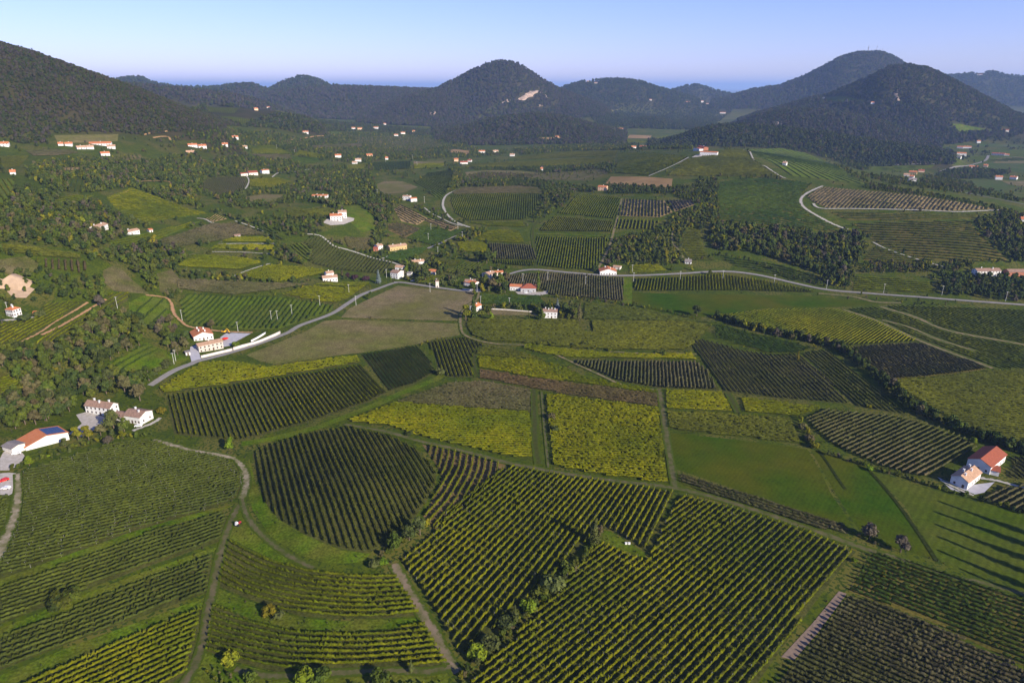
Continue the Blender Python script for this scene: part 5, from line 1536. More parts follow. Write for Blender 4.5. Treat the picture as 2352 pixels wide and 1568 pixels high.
road("second pale strip in the round-cornered vineyard", Q(2,[(1000,662),(1120,655),(1240,655)]), 2.5, LANE, name='contour_path')
road("third pale strip in the round-cornered vineyard", Q(2,[(1010,738),(1180,728)]), 2.5, LANE, name='contour_path')
road("dirt lane up to the wooded valley houses", Q(2,[(600,235),(680,205),(750,165)]), 6, LANE, name='contour_path')
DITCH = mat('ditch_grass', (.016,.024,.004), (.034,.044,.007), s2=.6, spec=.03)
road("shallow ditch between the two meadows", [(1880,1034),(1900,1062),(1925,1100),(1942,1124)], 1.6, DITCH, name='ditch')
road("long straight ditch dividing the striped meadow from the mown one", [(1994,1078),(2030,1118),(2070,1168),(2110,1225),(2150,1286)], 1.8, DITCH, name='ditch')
def yard(label, pts, m=PAVE, lift=2.5, name='yard'):
    mark(KEEP, pts)
    return sheet(name, pts, m, lift, kind='structure', label=label)
yard("large pale concrete yard beside the roadside house", [(506,775),(519,766),(550,764),(581,764),(560,775),(538,787),(530,794),(515,797),(506,790)])
yard("driveway of the roadside house", [(437,797),(452,792),(458,812),(462,825),(440,831),(436,815)])
yard("stone yard of the villa with the multi-level roof", [(742,512),(750,504),(800,499),(814,502),(812,508),(790,516),(760,518)], GRAV)
yard("shadowed cobbled yard between the farmhouses", T(7,[(520,320),(590,300),(700,330),(780,340),(690,400),(560,470),(470,450),(560,380)]), GRAV)
yard("yard of the barn with the solar roof", T(7,[(20,580),(100,520),(170,600),(140,660),(60,700),(0,700),(0,620)]), GRAV)
yard("pale yard at the left edge by the stony track", T(7,[(0,720),(60,715),(110,720),(100,850),(60,870),(0,865)]), GRAV)
yard("paved court of the small red-roofed farmhouse", T(9,[(1760,745),(1900,810),(2150,780),(2080,850),(1990,870),(1850,830)]), PAVE)
yard("pale apron of the long red-roofed barn", [(1183,670),(1245,671),(1262,664),(1258,675),(1240,679),(1190,676)], GRAV)
yard("pale ground by the hilltop farm", [(1588,362),(1648,362),(1660,356),(1650,352),(1600,356)], GRAV)

# ------------------------------------------------------------------ buildings near enough to show detail
house("large white farmhouse with brown tiled roof and a row of shuttered windows", (198,947), (256,958), back=(283,949), eave=5.6, rise=2.2, wall='white', roof='brown', windows=(6,2), side=(2,2), chimneys=3)
house("low brown-roofed wing joining the two white farmhouses", (262,963), (285,969), depth=6, eave=3.2, rise=1.2, wall='plaster', roof='brown', windows=(2,1), side=(0,0), chimneys=0, cat='outbuilding')
house("smaller white farmhouse with brown roof and bright gable, right of its twin", (286,968), (324,976), back=(352,960), eave=4.8, rise=1.9, wall='white', roof='brown', windows=(5,2), side=(2,2), chimneys=2)
barn = house("white barn with orange roof and blue solar panels", (60,1035), (160,1009), depth=13, eave=3.4, rise=2.6, wall='white', roof='orange', ridge='y', windows=(0,0), side=(0,0), chimneys=0, name='barn', cat='barn')
PV = mat('solar_glass', (.02,.045,.12), rough=.25, spec=.6); PVF = mat('panel_frame', (.35,.38,.42), rough=.5)
def solar(root, L, W, E, rise):
    # panels on the right-hand slope: rows along the ridge, columns down the slope
    me = None
    sl = math.atan2(rise, L / 2)
    n, m_ = 5, 8
    for i in range(n):
        for j in range(m_):
            x0 = L / 2 + .9 + i * (L / 2 - 1.4) / n * 1.0; y0 = 1.0 + j * (W - 2.0) / m_
            if me is None:
                v, f = [], []
                box(v, f, 0, (L / 2 - 1.4) / n / math.cos(sl) - .12, 0, (W - 2.0) / m_ - .12, 0, .06)
                me = new_mesh('solar_panel', v, f, PV)
            o = link('solar_panel', me, root)
            o.location = (x0, y0, E + rise * (L - x0) / (L / 2) + .30)
            o.rotation_euler = (0, sl, 0)
_w = ground([(60,1035),(160,1009)]); solar(barn, float(np.hypot(*(_w[1]-_w[0]))), 13, 3.4, 2.6)
house("grey lean-to roof beside the solar barn", T(7,[(20,560)])[0], T(7,[(90,590)])[0], depth=7, eave=3, rise=.8, wall='plaster', roof='grey', windows=(0,0), side=(0,0), chimneys=0, cat='shed', name='shed')
house("roadside house with broad orange roof and white front", (446,783), (491,779), depth=15, eave=4.2, rise=2.8, wall='white', roof='orange', ridge='y', windows=(5,1), side=(3,1), chimneys=4)
house("long stone-faced house right behind the roadside retaining wall", (458,809), (514,800), depth=8, eave=5.6, rise=1.2, wall='stone', roof='tan', windows=(6,2), side=(1,2), chimneys=1)
house("small white gatehouse cube beside the driveway", T(4,[(1272,1062)])[0], T(4,[(1303,1060)])[0], depth=4, eave=2.6, rise=.3, wall='white', roof='grey', windows=(1,1), side=(0,0), chimneys=0, cat='shed', name='gatehouse')
house("small farmhouse with orange-brown roof in front of the bigger red one", (2181,1109), (2220,1125), back=(2259,1104), eave=4.6, rise=2.2, wall='white', roof='tan', ridge='y', windows=(2,1), side=(4,2), chimneys=4)
house("large barn-like house with bright red roof at the right edge", (2219,1070), (2272,1090), back=(2312,1062), eave=4.8, rise=2.6, wall='white', roof='red', ridge='y', windows=(3,1), side=(5,1), chimneys=0)
house("open porch with a red lean-to roof on the big red-roofed house", (2273,1089), (2293,1094), depth=7, eave=2.8, rise=.8, wall='white', roof='red', windows=(0,0), side=(0,0), chimneys=0, cat='porch', name='porch')
house("white two-storey house at the crossroads with brown roof", (897,638), (914,641), back=(927,635), eave=6.4, rise=1.8, wall='white', roof='brown', windows=(3,2), side=(3,2), chimneys=1)
house("tan-roofed wing behind the crossroads house", (908,626), (925,628), depth=7, eave=6.6, rise=1.6, wall='white', roof='tan', windows=(2,2), side=(0,0), chimneys=0, cat='house')
house("white house with tan roof among hedges above the crossroads", (948,611), (975,608), depth=7, eave=4.5, rise=1.6, wall='white', roof='tan', windows=(4,1), side=(2,1), chimneys=2)
house("white bungalow with orange hip roof beside the tower", (978,629), (1000,631), depth=9, eave=3.4, rise=1.8, wall='white', roof='orange', hip=True, windows=(3,1), side=(2,1), chimneys=0)
house("little grey-roofed shed left of the orange hip roof", (935,635), (944,636), depth=6, eave=4, rise=1, wall='white', roof='grey', windows=(1,1), side=(0,0), chimneys=0, cat='shed', name='shed')
house("slim plastered transformer tower by the hamlet road", (1001,661), (1008,661), depth=3.4, eave=7.2, rise=.5, wall='plaster', roof='brown', windows=(1,1), side=(0,0), chimneys=0, cat='tower', name='transformer_tower')
house("long brown-roofed house with a yellow wall by the hamlet wall", (1068,656), (1092,656), depth=8, eave=4.5, rise=1.5, wall='yellow', roof='brown', windows=(3,1), side=(0,0), chimneys=1)
house("narrow orange-roofed house right of the yellow wall", (1090,660), (1101,655), depth=14, eave=4, rise=1.4, wall='white', roof='orange', windows=(1,1), side=(0,0), ridge='y', chimneys=1)
house("stone farmhouse with stepped tan roofs above the hamlet", (1107,637), (1124,642), back=(1137,636), eave=5.2, rise=1.8, wall='plaster', roof='tan', ridge='y', windows=(2,2), side=(2,1), chimneys=1)
house("long orange-roofed wing right of the stone farmhouse", (1136,634), (1156,632), depth=7, eave=3.6, rise=1.2, wall='plaster', roof='orange', windows=(3,1), side=(0,0), chimneys=1)
house("cottage with bright orange roof at the stony lane", (1079,713), (1094,716), depth=9, eave=4.6, rise=1.8, wall='white', roof='orange', ridge='y', windows=(2,1), side=(2,1), chimneys=1)
house("lone white two-storey house with grey-brown roof and four chimneys", (1247,730), (1279,731), depth=8, eave=6.2, rise=1.5, wall='white', roof='brown', windows=(4,2), side=(2,2), chimneys=4)
house("white left half of the long barn under an orange roof", (1171,667), (1197,668), depth=9, eave=4.4, rise=1.4, wall='white', roof='orange', windows=(4,1), side=(0,0), chimneys=0, cat='barn', name='barn')
house("open right half of the long barn with a hipped red roof", (1196,671), (1231,671), depth=13, eave=4.2, rise=3.4, wall='grey', roof='red', hip=True, windows=(3,1), side=(0,0), chimneys=0, cat='barn', name='barn')
house("white gabled house with orange roof standing on the main road", (1378,632), (1416,632), depth=13, eave=4.2, rise=3.0, wall='white', roof='orange', ridge='y', windows=(6,1), side=(3,1), chimneys=2)
house("shed behind the gabled roadside house", (1408,618), (1424,620), depth=7, eave=3, rise=.8, wall='plaster', roof='tan', windows=(2,1), side=(0,0), chimneys=0, cat='shed', name='shed')
house("long white winery building on the hilltop", (1607,358), (1647,358), depth=10, eave=6.5, rise=1.2, wall='white', roof='orange', windows=(8,1), side=(2,1), chimneys=0, cat='winery', name='winery')
house("white garage with two dark doors on the hilltop", (1592,347), (1606,347), depth=10, eave=5, rise=1.6, wall='white', roof='red', ridge='y', windows=(2,1), side=(0,0), chimneys=0, cat='garage', name='garage')
house("red hilltop house behind the garage", (1602,345), (1616,346), depth=10, eave=7, rise=1.6, wall='brick', roof='red', windows=(3,1), side=(0,0), chimneys=1)
house("long white farmhouse with dark brown roof at the right, half hidden by trees", (2243,634), (2297,634), depth=9, eave=5.5, rise=2, wall='white', roof='brown', windows=(8,2), side=(2,2), chimneys=2)
house("brown-roofed barn at the right edge beside the long farmhouse", (2316,634), (2372,636), depth=10, eave=5, rise=2, wall='brick', roof='brown', windows=(3,1), side=(0,0), chimneys=0, cat='barn', name='barn')
house("white house with orange hip roof among the left vineyards", (15,724), (33,730), back=(50,723), eave=5.6, rise=1.8, wall='white', roof='orange', hip=True, windows=(4,2), side=(3,2), chimneys=2)
house("small white shed at the end of the white track", (78,727), (85,727), depth=4, eave=3, rise=.8, wall='white', roof='orange', windows=(1,1), side=(0,0), chimneys=0, cat='shed', name='shed')
house("three-storey white villa on the pale yard", (759,507), (786,509), depth=12, eave=7, rise=2.0, wall='white', roof='orange', windows=(4,3), side=(3,3), chimneys=2, cat='villa', name='villa')
house("pink-roofed upper wing of the villa", (778,500), (797,502), depth=10, eave=8, rise=1.8, wall='white', roof='tan', windows=(3,2), side=(0,0), chimneys=1, cat='villa', name='villa')
house("white house with tan roofs above the brown vineyard band", (742,645), (776,647), depth=9, eave=4, rise=1.6, wall='white', roof='tan', windows=(5,1), side=(2,1), chimneys=2)
house("raised tan-roofed middle of that same white house", (752,641), (768,641), depth=8, eave=6.6, rise=1.4, wall='white', roof='tan', windows=(3,1), side=(0,0), chimneys=1)
house("white and orange farmhouse in the woods on the left slope", (224,532), (250,527), depth=9, eave=5, rise=1.6, wall='white', roof='tan', windows=(4,1), side=(1,1), chimneys=2)
house("low long white farm with pale roof below the wooded farmhouse", (285,539), (322,538), depth=8, eave=3.4, rise=1.4, wall='white', roof='tan', windows=(5,1), side=(0,0), chimneys=1)
house("white hut at the end of the yellow slope", (344,534), (352,534), depth=6, eave=3, rise=1, wall='white', roof='orange', windows=(1,1), side=(0,0), chimneys=0, cat='hut', name='hut')
house("dark wooden hut above the terraces", (540,546), (553,546), depth=5, eave=2.6, rise=1, wall='grey', roof='brown', windows=(1,1), side=(0,0), chimneys=0, cat='hut', name='hut')
house("white cube house left of the terraced pinkish vineyard", (925,460), (941,461), depth=8, eave=6.5, rise=1, wall='white', roof='tan', windows=(3,2), side=(0,0), chimneys=1)
house("white house with orange roof beside the cube house", (944,464), (958,463), depth=8, eave=5, rise=1.2, wall='white', roof='orange', windows=(3,1), side=(0,0), chimneys=0)
house("peach house with bright orange roof above the green blocks", (1373,438), (1392,438), depth=10, eave=6, rise=1.8, wall='peach', roof='orange', windows=(3,2), side=(2,2), chimneys=1)
house("white house with red roof left of the village brown house", (823,577), (840,573), depth=8, eave=4, rise=1.4, wall='plaster', roof='red', windows=(2,1), side=(0,0), chimneys=1) if False else None
house("white-walled house under tan roofs behind the village trees", (868,575), (880,573), depth=8, eave=5.5, rise=1.2, wall='white', roof='tan', windows=(2,2), side=(0,0), chimneys=1)
house("dark red roofed shed left of the village trees", (858,577), (868,578), depth=8, eave=3.4, rise=1.4, wall='brick', roof='red', windows=(1,1), side=(0,0), chimneys=0, cat='shed', name='shed')
house("long house with yellow-orange wall and brown roof in the village", (896,577), (935,572), depth=9, eave=5, rise=1.6, wall='yellow', roof='tan', windows=(6,1), side=(0,0), chimneys=2)
house("three-part white house with pink roofs in the left woods", (717,457), (752,459), depth=9, eave=5.5, rise=1.4, wall='white', roof='orange', windows=(6,1), side=(2,1), chimneys=2)
house("red-roofed shed of the farm above the dark rounded vineyard", (554,404), (570,404), depth=9, eave=4, rise=1.2, wall='plaster', roof='red', windows=(2,1), side=(0,0), chimneys=0, cat='shed', name='shed')
house("farm building with large dark red roof above the rounded vineyard", (572,402), (593,403), depth=14, eave=4.5, rise=2.6, wall='plaster', roof='red', windows=(3,1), side=(0,0), chimneys=0)
house("white farmhouse right of the dark red roof", (603,399), (619,399), depth=9, eave=6, rise=1.2, wall='white', roof='orange', windows=(3,1), side=(0,0), chimneys=1)

# farther houses
FARHOUSES = [
 ("long white farm range with orange roof at the foot of the left hill", 230,334,44,9,4,'white','orange'),
 ("bright white house at the right end of that farm range", 256,342,16,8,5,'white','tan'),
 ("white house in front of the long farm range", 208,343,14,8,5,'white','tan'),
 ("low white barn left of that house", 188,343,18,7,4,'white','tan'),
 ("small white house left of the farm range", 158,336,14,7,5,'white','orange'),
 ("leftmost white house of the farm range", 140,335,10,7,4,'white','orange'),
 ("white house with brown roof above the olive grove", 243,358,18,8,5,'white','orange'),
 ("white house with orange roof at the left edge under the hill", 9,337,18,8,6,'white','orange'),
 ("small white hut in the left meadow edge", 30,401,10,6,4,'white','orange'),
 ("orange and white farmhouse on the slope below the woods", 443,338,20,9,5,'white','orange'),
 ("white farmhouse right of the orange one on the slope", 466,341,18,9,6,'white','orange'),
 ("low pink wall and shed under those farmhouses", 440,352,24,5,3,'peach','tan'),
 ("small white house left of the olive rows", 517,336,13,8,5,'white','orange'),
 ("white house above the olive rows", 541,320,14,8,6,'white','orange'),
 ("little white shed beside the greenhouse posts", 562,340,10,6,3,'white','tan'),
 ("white house on the bare terrace of the slope", 702,307,13,8,6,'white','orange'),
 ("white house near the pylon in the valley", 777,362,15,8,6,'white','orange'),
 ("peach house on the saddle skyline", 589,254,9,9,7,'peach','orange'),
 ("white house on the saddle skyline", 616,249,8,9,6,'white','orange'),
 ("first white house of the far valley hamlet", 812,297,9,9,6,'white','orange'),
 ("orange house of the far valley hamlet", 827,298,12,10,6,'peach','orange'),
 ("white house standing apart right of the far hamlet", 863,296,11,10,7,'white','orange'),
 ("small white house above the far hamlet", 884,287,6,8,6,'white','orange'),
 ("white house below the cone hill, lower", 910,313,10,9,6,'white','orange'),
 ("white house below the cone hill, upper", 926,308,11,9,6,'white','orange'),
 ("orange house under the cone hill's left foot", 950,304,6,8,6,'peach','orange'),
 ("white house by the valley pylons", 823,371,15,8,5,'white','tan'),
 ("orange-roofed house beside it", 849,359,15,8,4,'peach','orange'),
 ("low white shed below it", 814,377,12,7,4,'white','tan'),
 ("tiny white house beside the valley pylons", 888,367,7,7,5,'white','orange'),
 ("white house under the striped bare field", 1107,351,16,8,5,'white','orange'),
 ("pale house hidden in trees right of it", 1139,350,14,8,4,'plaster','tan'),
 ("white house at the left end of the long bands", 1176,359,12,8,5,'white','tan'),
 ("orange house at the end of the tan field", 1048,371,11,9,6,'peach','orange'),
 ("red-roofed farm beside the orange house", 1066,377,20,9,5,'white','red'),
 ("brick-red shed right of that farm", 1078,372,10,8,4,'white','red'),
 ("tiny red-roofed hut in the tan scrub", 1244,392,6,6,5,'white','orange'),
 ("pink house beside the long pale strip", 1280,317,9,8,5,'peach','orange'),
 ("white farm among trees right of the centre wood", 1455,341,14,9,5,'white','orange'),
 ("brown-roofed farm right of it", 1476,340,16,9,5,'plaster','red'),
 ("pink house behind the centre wood", 1426,298,12,8,5,'plaster','orange'),
 ("white villa on the skyline of the village hill", 1352,189,10,12,8,'white','orange'),
 ("second white house on the skyline of the village hill", 1368,192,7,10,6,'white','orange'),
 ("lone white house on the flank of the village hill", 1494,231,6,10,7,'white','orange'),
 ("tall white church-like house of the far village", 1613,236,6,12,13,'white','orange'),
 ("left white house of the far village", 1580,236,8,12,6,'white','orange'),
 ("right white house of the far village", 1625,240,8,12,6,'white','orange'),
 ("white farm below the far village", 1660,261,14,12,7,'white','orange'),
 ("white tower house on the shoulder of the right hill", 2004,240,7,9,9,'white','orange'),
 ("tiny white hut on the green shelf", 1891,227,4,8,5,'white','grey'),
 ("yellow house with orange roof on the plain edge", 2096,400,16,11,6,'yellow','orange'),
 ("orange barn behind the yellow house", 2116,396,12,10,5,'peach','red'),
 ("white box building on the plain edge", 2096,419,16,9,6,'white','grey'),
 ("white house above the box building", 2093,410,9,8,5,'white','orange'),
 ("pale cluster house left of the yellow one", 2082,405,12,8,4,'plaster','tan'),
 ("white farmhouse complex on the plain with orange roofs", 2204,356,26,14,6,'white','orange'),
 ("low white house below that complex", 2201,363,9,8,4,'white','grey'),
 ("white house at the far side of the plain, left of a pair", 2205,341,12,10,6,'white','orange'),
 ("white house, right of that pair", 2222,341,14,10,6,'white','orange'),
 ("tiny bright house beyond the pair", 2248,329,7,9,8,'white','orange'),
 ("brown-roofed farm at the far right of the plain", 2292,357,24,14,6,'white','red'),
 ("small white house right of the brown-roofed farm", 2312,358,9,8,4,'white','orange'),
 ("white gabled house on the brown field edge", 2294,413,13,10,8,'white','orange'),
 ("pale house right of the gabled one", 2326,412,13,9,6,'white','orange'),
 ("orange-roofed house in the dark grove on the plain", 2263,384,8,9,6,'peach','orange'),
 ("pinkish long roof in the dark grove", 2236,386,16,9,4,'plaster','orange'),
 ("white house at the right edge beyond the loop", 2352,511,12,9,5,'white','orange'),
 ("far village house on the right skyline ridge", 2242,173,5,14,9,'white','orange'),
 ("second far village house on the right skyline ridge", 2252,173,7,14,8,'white','orange'),
 ("far red farm under the right ridge", 2308,302,14,12,6,'plaster','red'),
 ("small white hut on the terraces beyond the hilltop farm", 1801,380,9,7,5,'white','tan'),
 ("white cars' shelter beside the road under the trees", 1580,606,16,5,3,'white','grey'),
]
for i, (lb, x, y, w, dp, e, wl, rf) in enumerate(FARHOUSES):
    mini(lb, x, y, w, dp, e, wl, rf, turn=((i * 37) % 7 - 3) * .09)

# ------------------------------------------------------------------ walls, hedges, heap, vehicles
def wall_line(label, pts, h, th, m, name='garden_wall', cat='wall'):
    w = smooth_line(ground(pts), 3.0); nn = normals2(w); n = len(w)
    z = zat(w[:, 0], w[:, 1])
    a, b = w - nn * th / 2, w + nn * th / 2
    vs = np.concatenate([np.c_[a, z - .3], np.c_[a, z + h], np.c_[b, z + h], np.c_[b, z - .3]])
    i = np.arange(n - 1); fs = [np.stack([i + k * n, i + 1 + k * n, i + 1 + (k + 1) * n, i + (k + 1) * n], 1) for k in range(3)]
    fs.append(np.array([[0, n, 2 * n, 3 * n], [n - 1, 4 * n - 1, 3 * n - 1, 2 * n - 1]]))
    return link(name, new_mesh(name, vs, np.concatenate(fs), m), None, label=label, category=cat)
PINKW = mat('wall_rendered', (.60,.54,.49), (.50,.43,.37), s2=.7)
wall_line("tall pale rendered retaining wall along the road below the stone-faced house", [(462,822),(500,813),(534,805)], 2.0, .5, PINKW, 'retaining_wall')
wall_line("long pale rendered retaining wall curving up beside the road to the yard entrance", [(536,804),(560,797),(590,789),(620,777),(644,766)], 2.3, .5, PINKW, 'retaining_wall')
wall_line("short white wall on the lawn above the retaining wall", [(577,785),(594,776),(610,766)], 1.5, .5, WALLS['white'])
wall_line("white wall in front of the hamlet houses", [(1062,667),(1085,668),(1104,668)], 2.0, .4, WALLS['grey'])
wall_line("low stone wall with dry stones beside the garden strip", [(1100,709),(1160,712),(1222,717)], 1.0, .6, WALLS['stone'])
# sandy heap
def heap():
    poly = ground(densify([(-20,662),(0,650),(22,640),(42,628),(62,640),(78,646),(68,660),(48,668),(20,664)], 6))
    c = poly.mean(0); r = np.random.default_rng(3)
    vs, fs = [], []
    n = len(poly); K = 14
    for k in range(K + 1):
        t = k / K
        q = c + (poly - c) * (1 - t)
        z = zat(q[:, 0], q[:, 1]) + 8.0 * (1 - (1 - t) ** 1.2) * (t > 0) - (.3 if k == 0 else 0)
        vs.append(np.c_[q, z])
    vs = np.concatenate(vs); i = np.arange(n)
    for k in range(K):
        fs.append(np.stack([i + k * n, (i + 1) % n + k * n, (i + 1) % n + (k + 1) * n, i + (k + 1) * n], 1))
    me = new_mesh('sand_heap', vs, np.concatenate(fs), GR['sand'])
    smooth(me); link('sand_heap', me, None, label='big pale sandy heap above the white house at the left edge', category='sand heap')
heap()
# yellow excavator in the yard
def excavator(px, py):
    x, y, z = G(px, py)
    Y_ = mat('machine_yellow', (.75,.42,.02), rough=.5, spec=.4); K_ = mat('machine_black', (.02,.02,.02), rough=.6)
    root = link('excavator', None, loc=(x, y, z), label='yellow excavator parked at the back of the pale yard', category='excavator')
    root.rotation_euler.z = -.4
    for s in (-1, 1):
        v, f = [], []; box(v, f, -2.0, 2.0, s * 1.2 - .3, s * 1.2 + .3, 0, .9)
        link('track', new_mesh('track', v, f, K_), root)
    v, f = [], []; box(v, f, -1.9, 1.3, -1.3, 1.3, .95, 2.0); link('body', new_mesh('body', v, f, Y_), root)
    v, f = [], []; box(v, f, -.2, 1.2, -1.2, -.2, 2.0, 3.1); link('cab', new_mesh('cab', v, f, PANE), root)
    path = [(1.2, .2, 1.8), (3.2, .2, 3.9), (5.0, .2, 2.9), (5.6, .2, .9)]
    v, f = [], []
    for a, b in zip(path[:-1], path[1:]):
        k = len(v)
        d = Vector(b) - Vector(a); up = Vector((-d.z, 0, d.x)).normalized() * .22
        for p in (a, b):
            for sx in (-.18, .18):
                for su in (-1, 1): v.append((p[0] + up.x * su, p[1] + sx, p[2] + up.z * su))
        f += [(k,k+1,k+5,k+4),(k+2,k+3,k+7,k+6),(k,k+2,k+6,k+4),(k+1,k+3,k+7,k+5)]
    link('arm', new_mesh('arm', v, f, Y_), root)
    v, f = [], []; box(v, f, 5.0, 6.0, -.4, .8, .1, 1.0); link('bucket', new_mesh('bucket', v, f, K_), root)
excavator(515, 764)
# cars
def car(label, px, py, colour, yaw=0.0, group=None, van=False):
    x, y, z = G(px, py)
    m = mat('car_paint_%s' % colour, {'white': (.8,.8,.8), 'silver': (.45,.47,.5), 'red': (.65,.02,.01), 'dark': (.03,.035,.05), 'blue': (.03,.1,.4)}[colour], rough=.3, spec=.5)
    root = link('parked_car', None, loc=(x, y, z), label=label, category='car')
    if group: root['group'] = group
    root.rotation_euler.z = yaw
    top = 2.1 if van else 1.45
    prof = [(-2.1,.35),(-2.1,.85),(-1.2,.95),(-.65,top),(1.2,top),(1.9,.95),(2.15,.85),(2.15,.35)]
    v = [(a, s * .85, b) for s in (-1, 1) for a, b in prof]; n = len(prof)
    f = [tuple(range(n)), tuple(range(2 * n - 1, n - 1, -1))] + [(i, i + n, (i + 1) % n + n, (i + 1) % n) for i in range(n)]
    link('body', new_mesh('body', v, f, m), root)
    v, f = [], []; box(v, f, -.75, 1.45, -.87, .87, .98, top - .12); link('window', new_mesh('window', v, f, PANE), root)
    for wx in (-1.3, 1.35):
        for s in (-.8, .8):
            v, f = [], []
            for k in range(10):
                a = k * .628; v += [(wx + math.cos(a) * .33, s - .12, .33 + math.sin(a) * .33), (wx + math.cos(a) * .33, s + .12, .33 + math.sin(a) * .33)]
            f = [(2*k, 2*k+1, (2*k+3) % 20, (2*k+2) % 20) for k in range(10)] + [tuple(range(0, 20, 2)), tuple(range(19, 0, -2))]
            link('wheel', new_mesh('wheel', v, f, mat('tyre', (.02,.02,.02))), root)
car("white car on the yard left of the solar barn", 38, 1042, 'white', .5)
car("silver van beside the left barn's corner", 46, 1030, 'silver', .3, van=True)
car("white car near the left edge yard", 14, 1122, 'white', .1)
car("small red machine-like car on the pale left yard", 10, 1104, 'red', .8)
car("white car in front of the smaller twin farmhouse", 318, 979, 'white', .2)
car("white car parked under the trees above the main road", 1584, 605, 'white', .1)
car("silver car beside the long red-roofed barn", 1218, 672, 'silver', .0)
car("white car in front of the red hipped barn roof", 1208, 673, 'white', .1)
car("white car at the crossroads house", 948, 646, 'white', .3)
# red parasol in the yard
def parasol(px, py):
    x, y, z = G(px, py)
    root = link('parasol', None, loc=(x, y, z), label='bright red garden parasol behind the stone-faced house', category='parasol')
    v, f = tube([(0, 0, 0), (0, 0, 2.6)], [.05, .05], 6); link('pole', new_mesh('pole', v, f, WALLS['grey']), root)
    v = [(0, 0, 3.1)] + [(math.cos(k * .785) * 2.6, math.sin(k * .785) * 2.6, 2.35) for k in range(8)] + [(math.cos(k * .785) * 2.55, math.sin(k * .785) * 2.55, 2.15) for k in range(8)]
    f = [(0, k + 1, (k + 1) % 8 + 1) for k in range(8)] + [(k + 1, k + 9, (k + 1) % 8 + 9, (k + 1) % 8 + 1) for k in range(8)]
    link('canopy', new_mesh('canopy', v, f, mat('red_cloth', (.80,.03,.01), rough=.9)), root)
parasol(518, 783)
# tractor beside the cart track
def tractor(px, py):
    x, y, z = G(px, py)
    root = link('tractor', None, loc=(x, y, z), label='small red and white tractor parked on the grass beside the cart track', category='tractor')
    root.rotation_euler.z = 1.2
    R_ = mat('tractor_red', (.35,.03,.03), rough=.5); B_ = mat('tyre', (.02,.02,.02))
    v, f = [], []; box(v, f, -.2, 1.9, -.4, .4, .6, 1.35); link('hood', new_mesh('hood', v, f, R_), root)
    v, f = [], []; box(v, f, -1.3, -.2, -.6, .6, .7, 1.5); box(v, f, -1.2, -.25, -.55, .55, 1.502, 2.4); link('cab', new_mesh('cab', v, f, WALLS['white']), root)
    for wx, s, r_ in ((-.8, -.75, .75), (-.8, .75, .75), (1.4, -.6, .45), (1.4, .6, .45)):
        v = []
        for k in range(12):
            a = k * .5236; v += [(wx + math.cos(a) * r_, s - .18, r_ + math.sin(a) * r_), (wx + math.cos(a) * r_, s + .18, r_ + math.sin(a) * r_)]
        f = [(2*k, 2*k+1, (2*k+3) % 24, (2*k+2) % 24) for k in range(12)] + [tuple(range(0, 24, 2)), tuple(range(23, 0, -2))]
        link('wheel', new_mesh('wheel', v, f, B_), root)
tractor(547, 1206)
# bee boxes beside the lone tree
def bee_box(px, py, lb):
    x, y, z = G(px, py)
    v, f = [], []; box(v, f, -.5, .5, -.4, .4, 0, .8); box(v, f, -.56, .56, -.46, .46, .802, .92)
    me = new_mesh('crate', v, f, WALLS['white']); o = link('crate', me, None, loc=(x, y, z), label=lb, category='crate')
bee_box(1438, 1249, "left white crate on the grass triangle by the lone tree"); bee_box(1445, 1249, "right white crate on the grass triangle by the lone tree")

# masts on the skyline hill
def mast(label, px, h, thick=1.5):
    az, t = bear(px, 200); d = 5600
    az = float(az); x, y = math.sin(az) * d, math.cos(az) * d; z = float(zat(x, y))
    m = mat('mast_steel', (.25,.22,.22))
    root = link('radio_mast', None, loc=(x, y, z - 3), label=label, category='radio mast')
    v, f = tube([(0, 0, 0), (0, 0, h * .6), (0, 0, h)], [thick, thick * .7, thick * .25], 5)
    link('tower', new_mesh('tower', v, f, m), root)
    v, f = tube([(0, 0, h * .72), (0, 0, h * .8)], [thick * 1.4, thick * 1.4], 6); link('antenna', new_mesh('antenna', v, f, m), root)
mast("tallest thick radio mast on the highest right summit", 1980, 52, 3.0)
mast("second radio mast, short, right of the tallest", 1992, 26, 1.6)
mast("thin tall radio mast in the middle of the summit row", 1999, 58, 1.2)
mast("short thin mast right of the middle one", 2004, 34, 1.1)
mast("rightmost thin mast of the summit row", 2012, 40, 1.1)

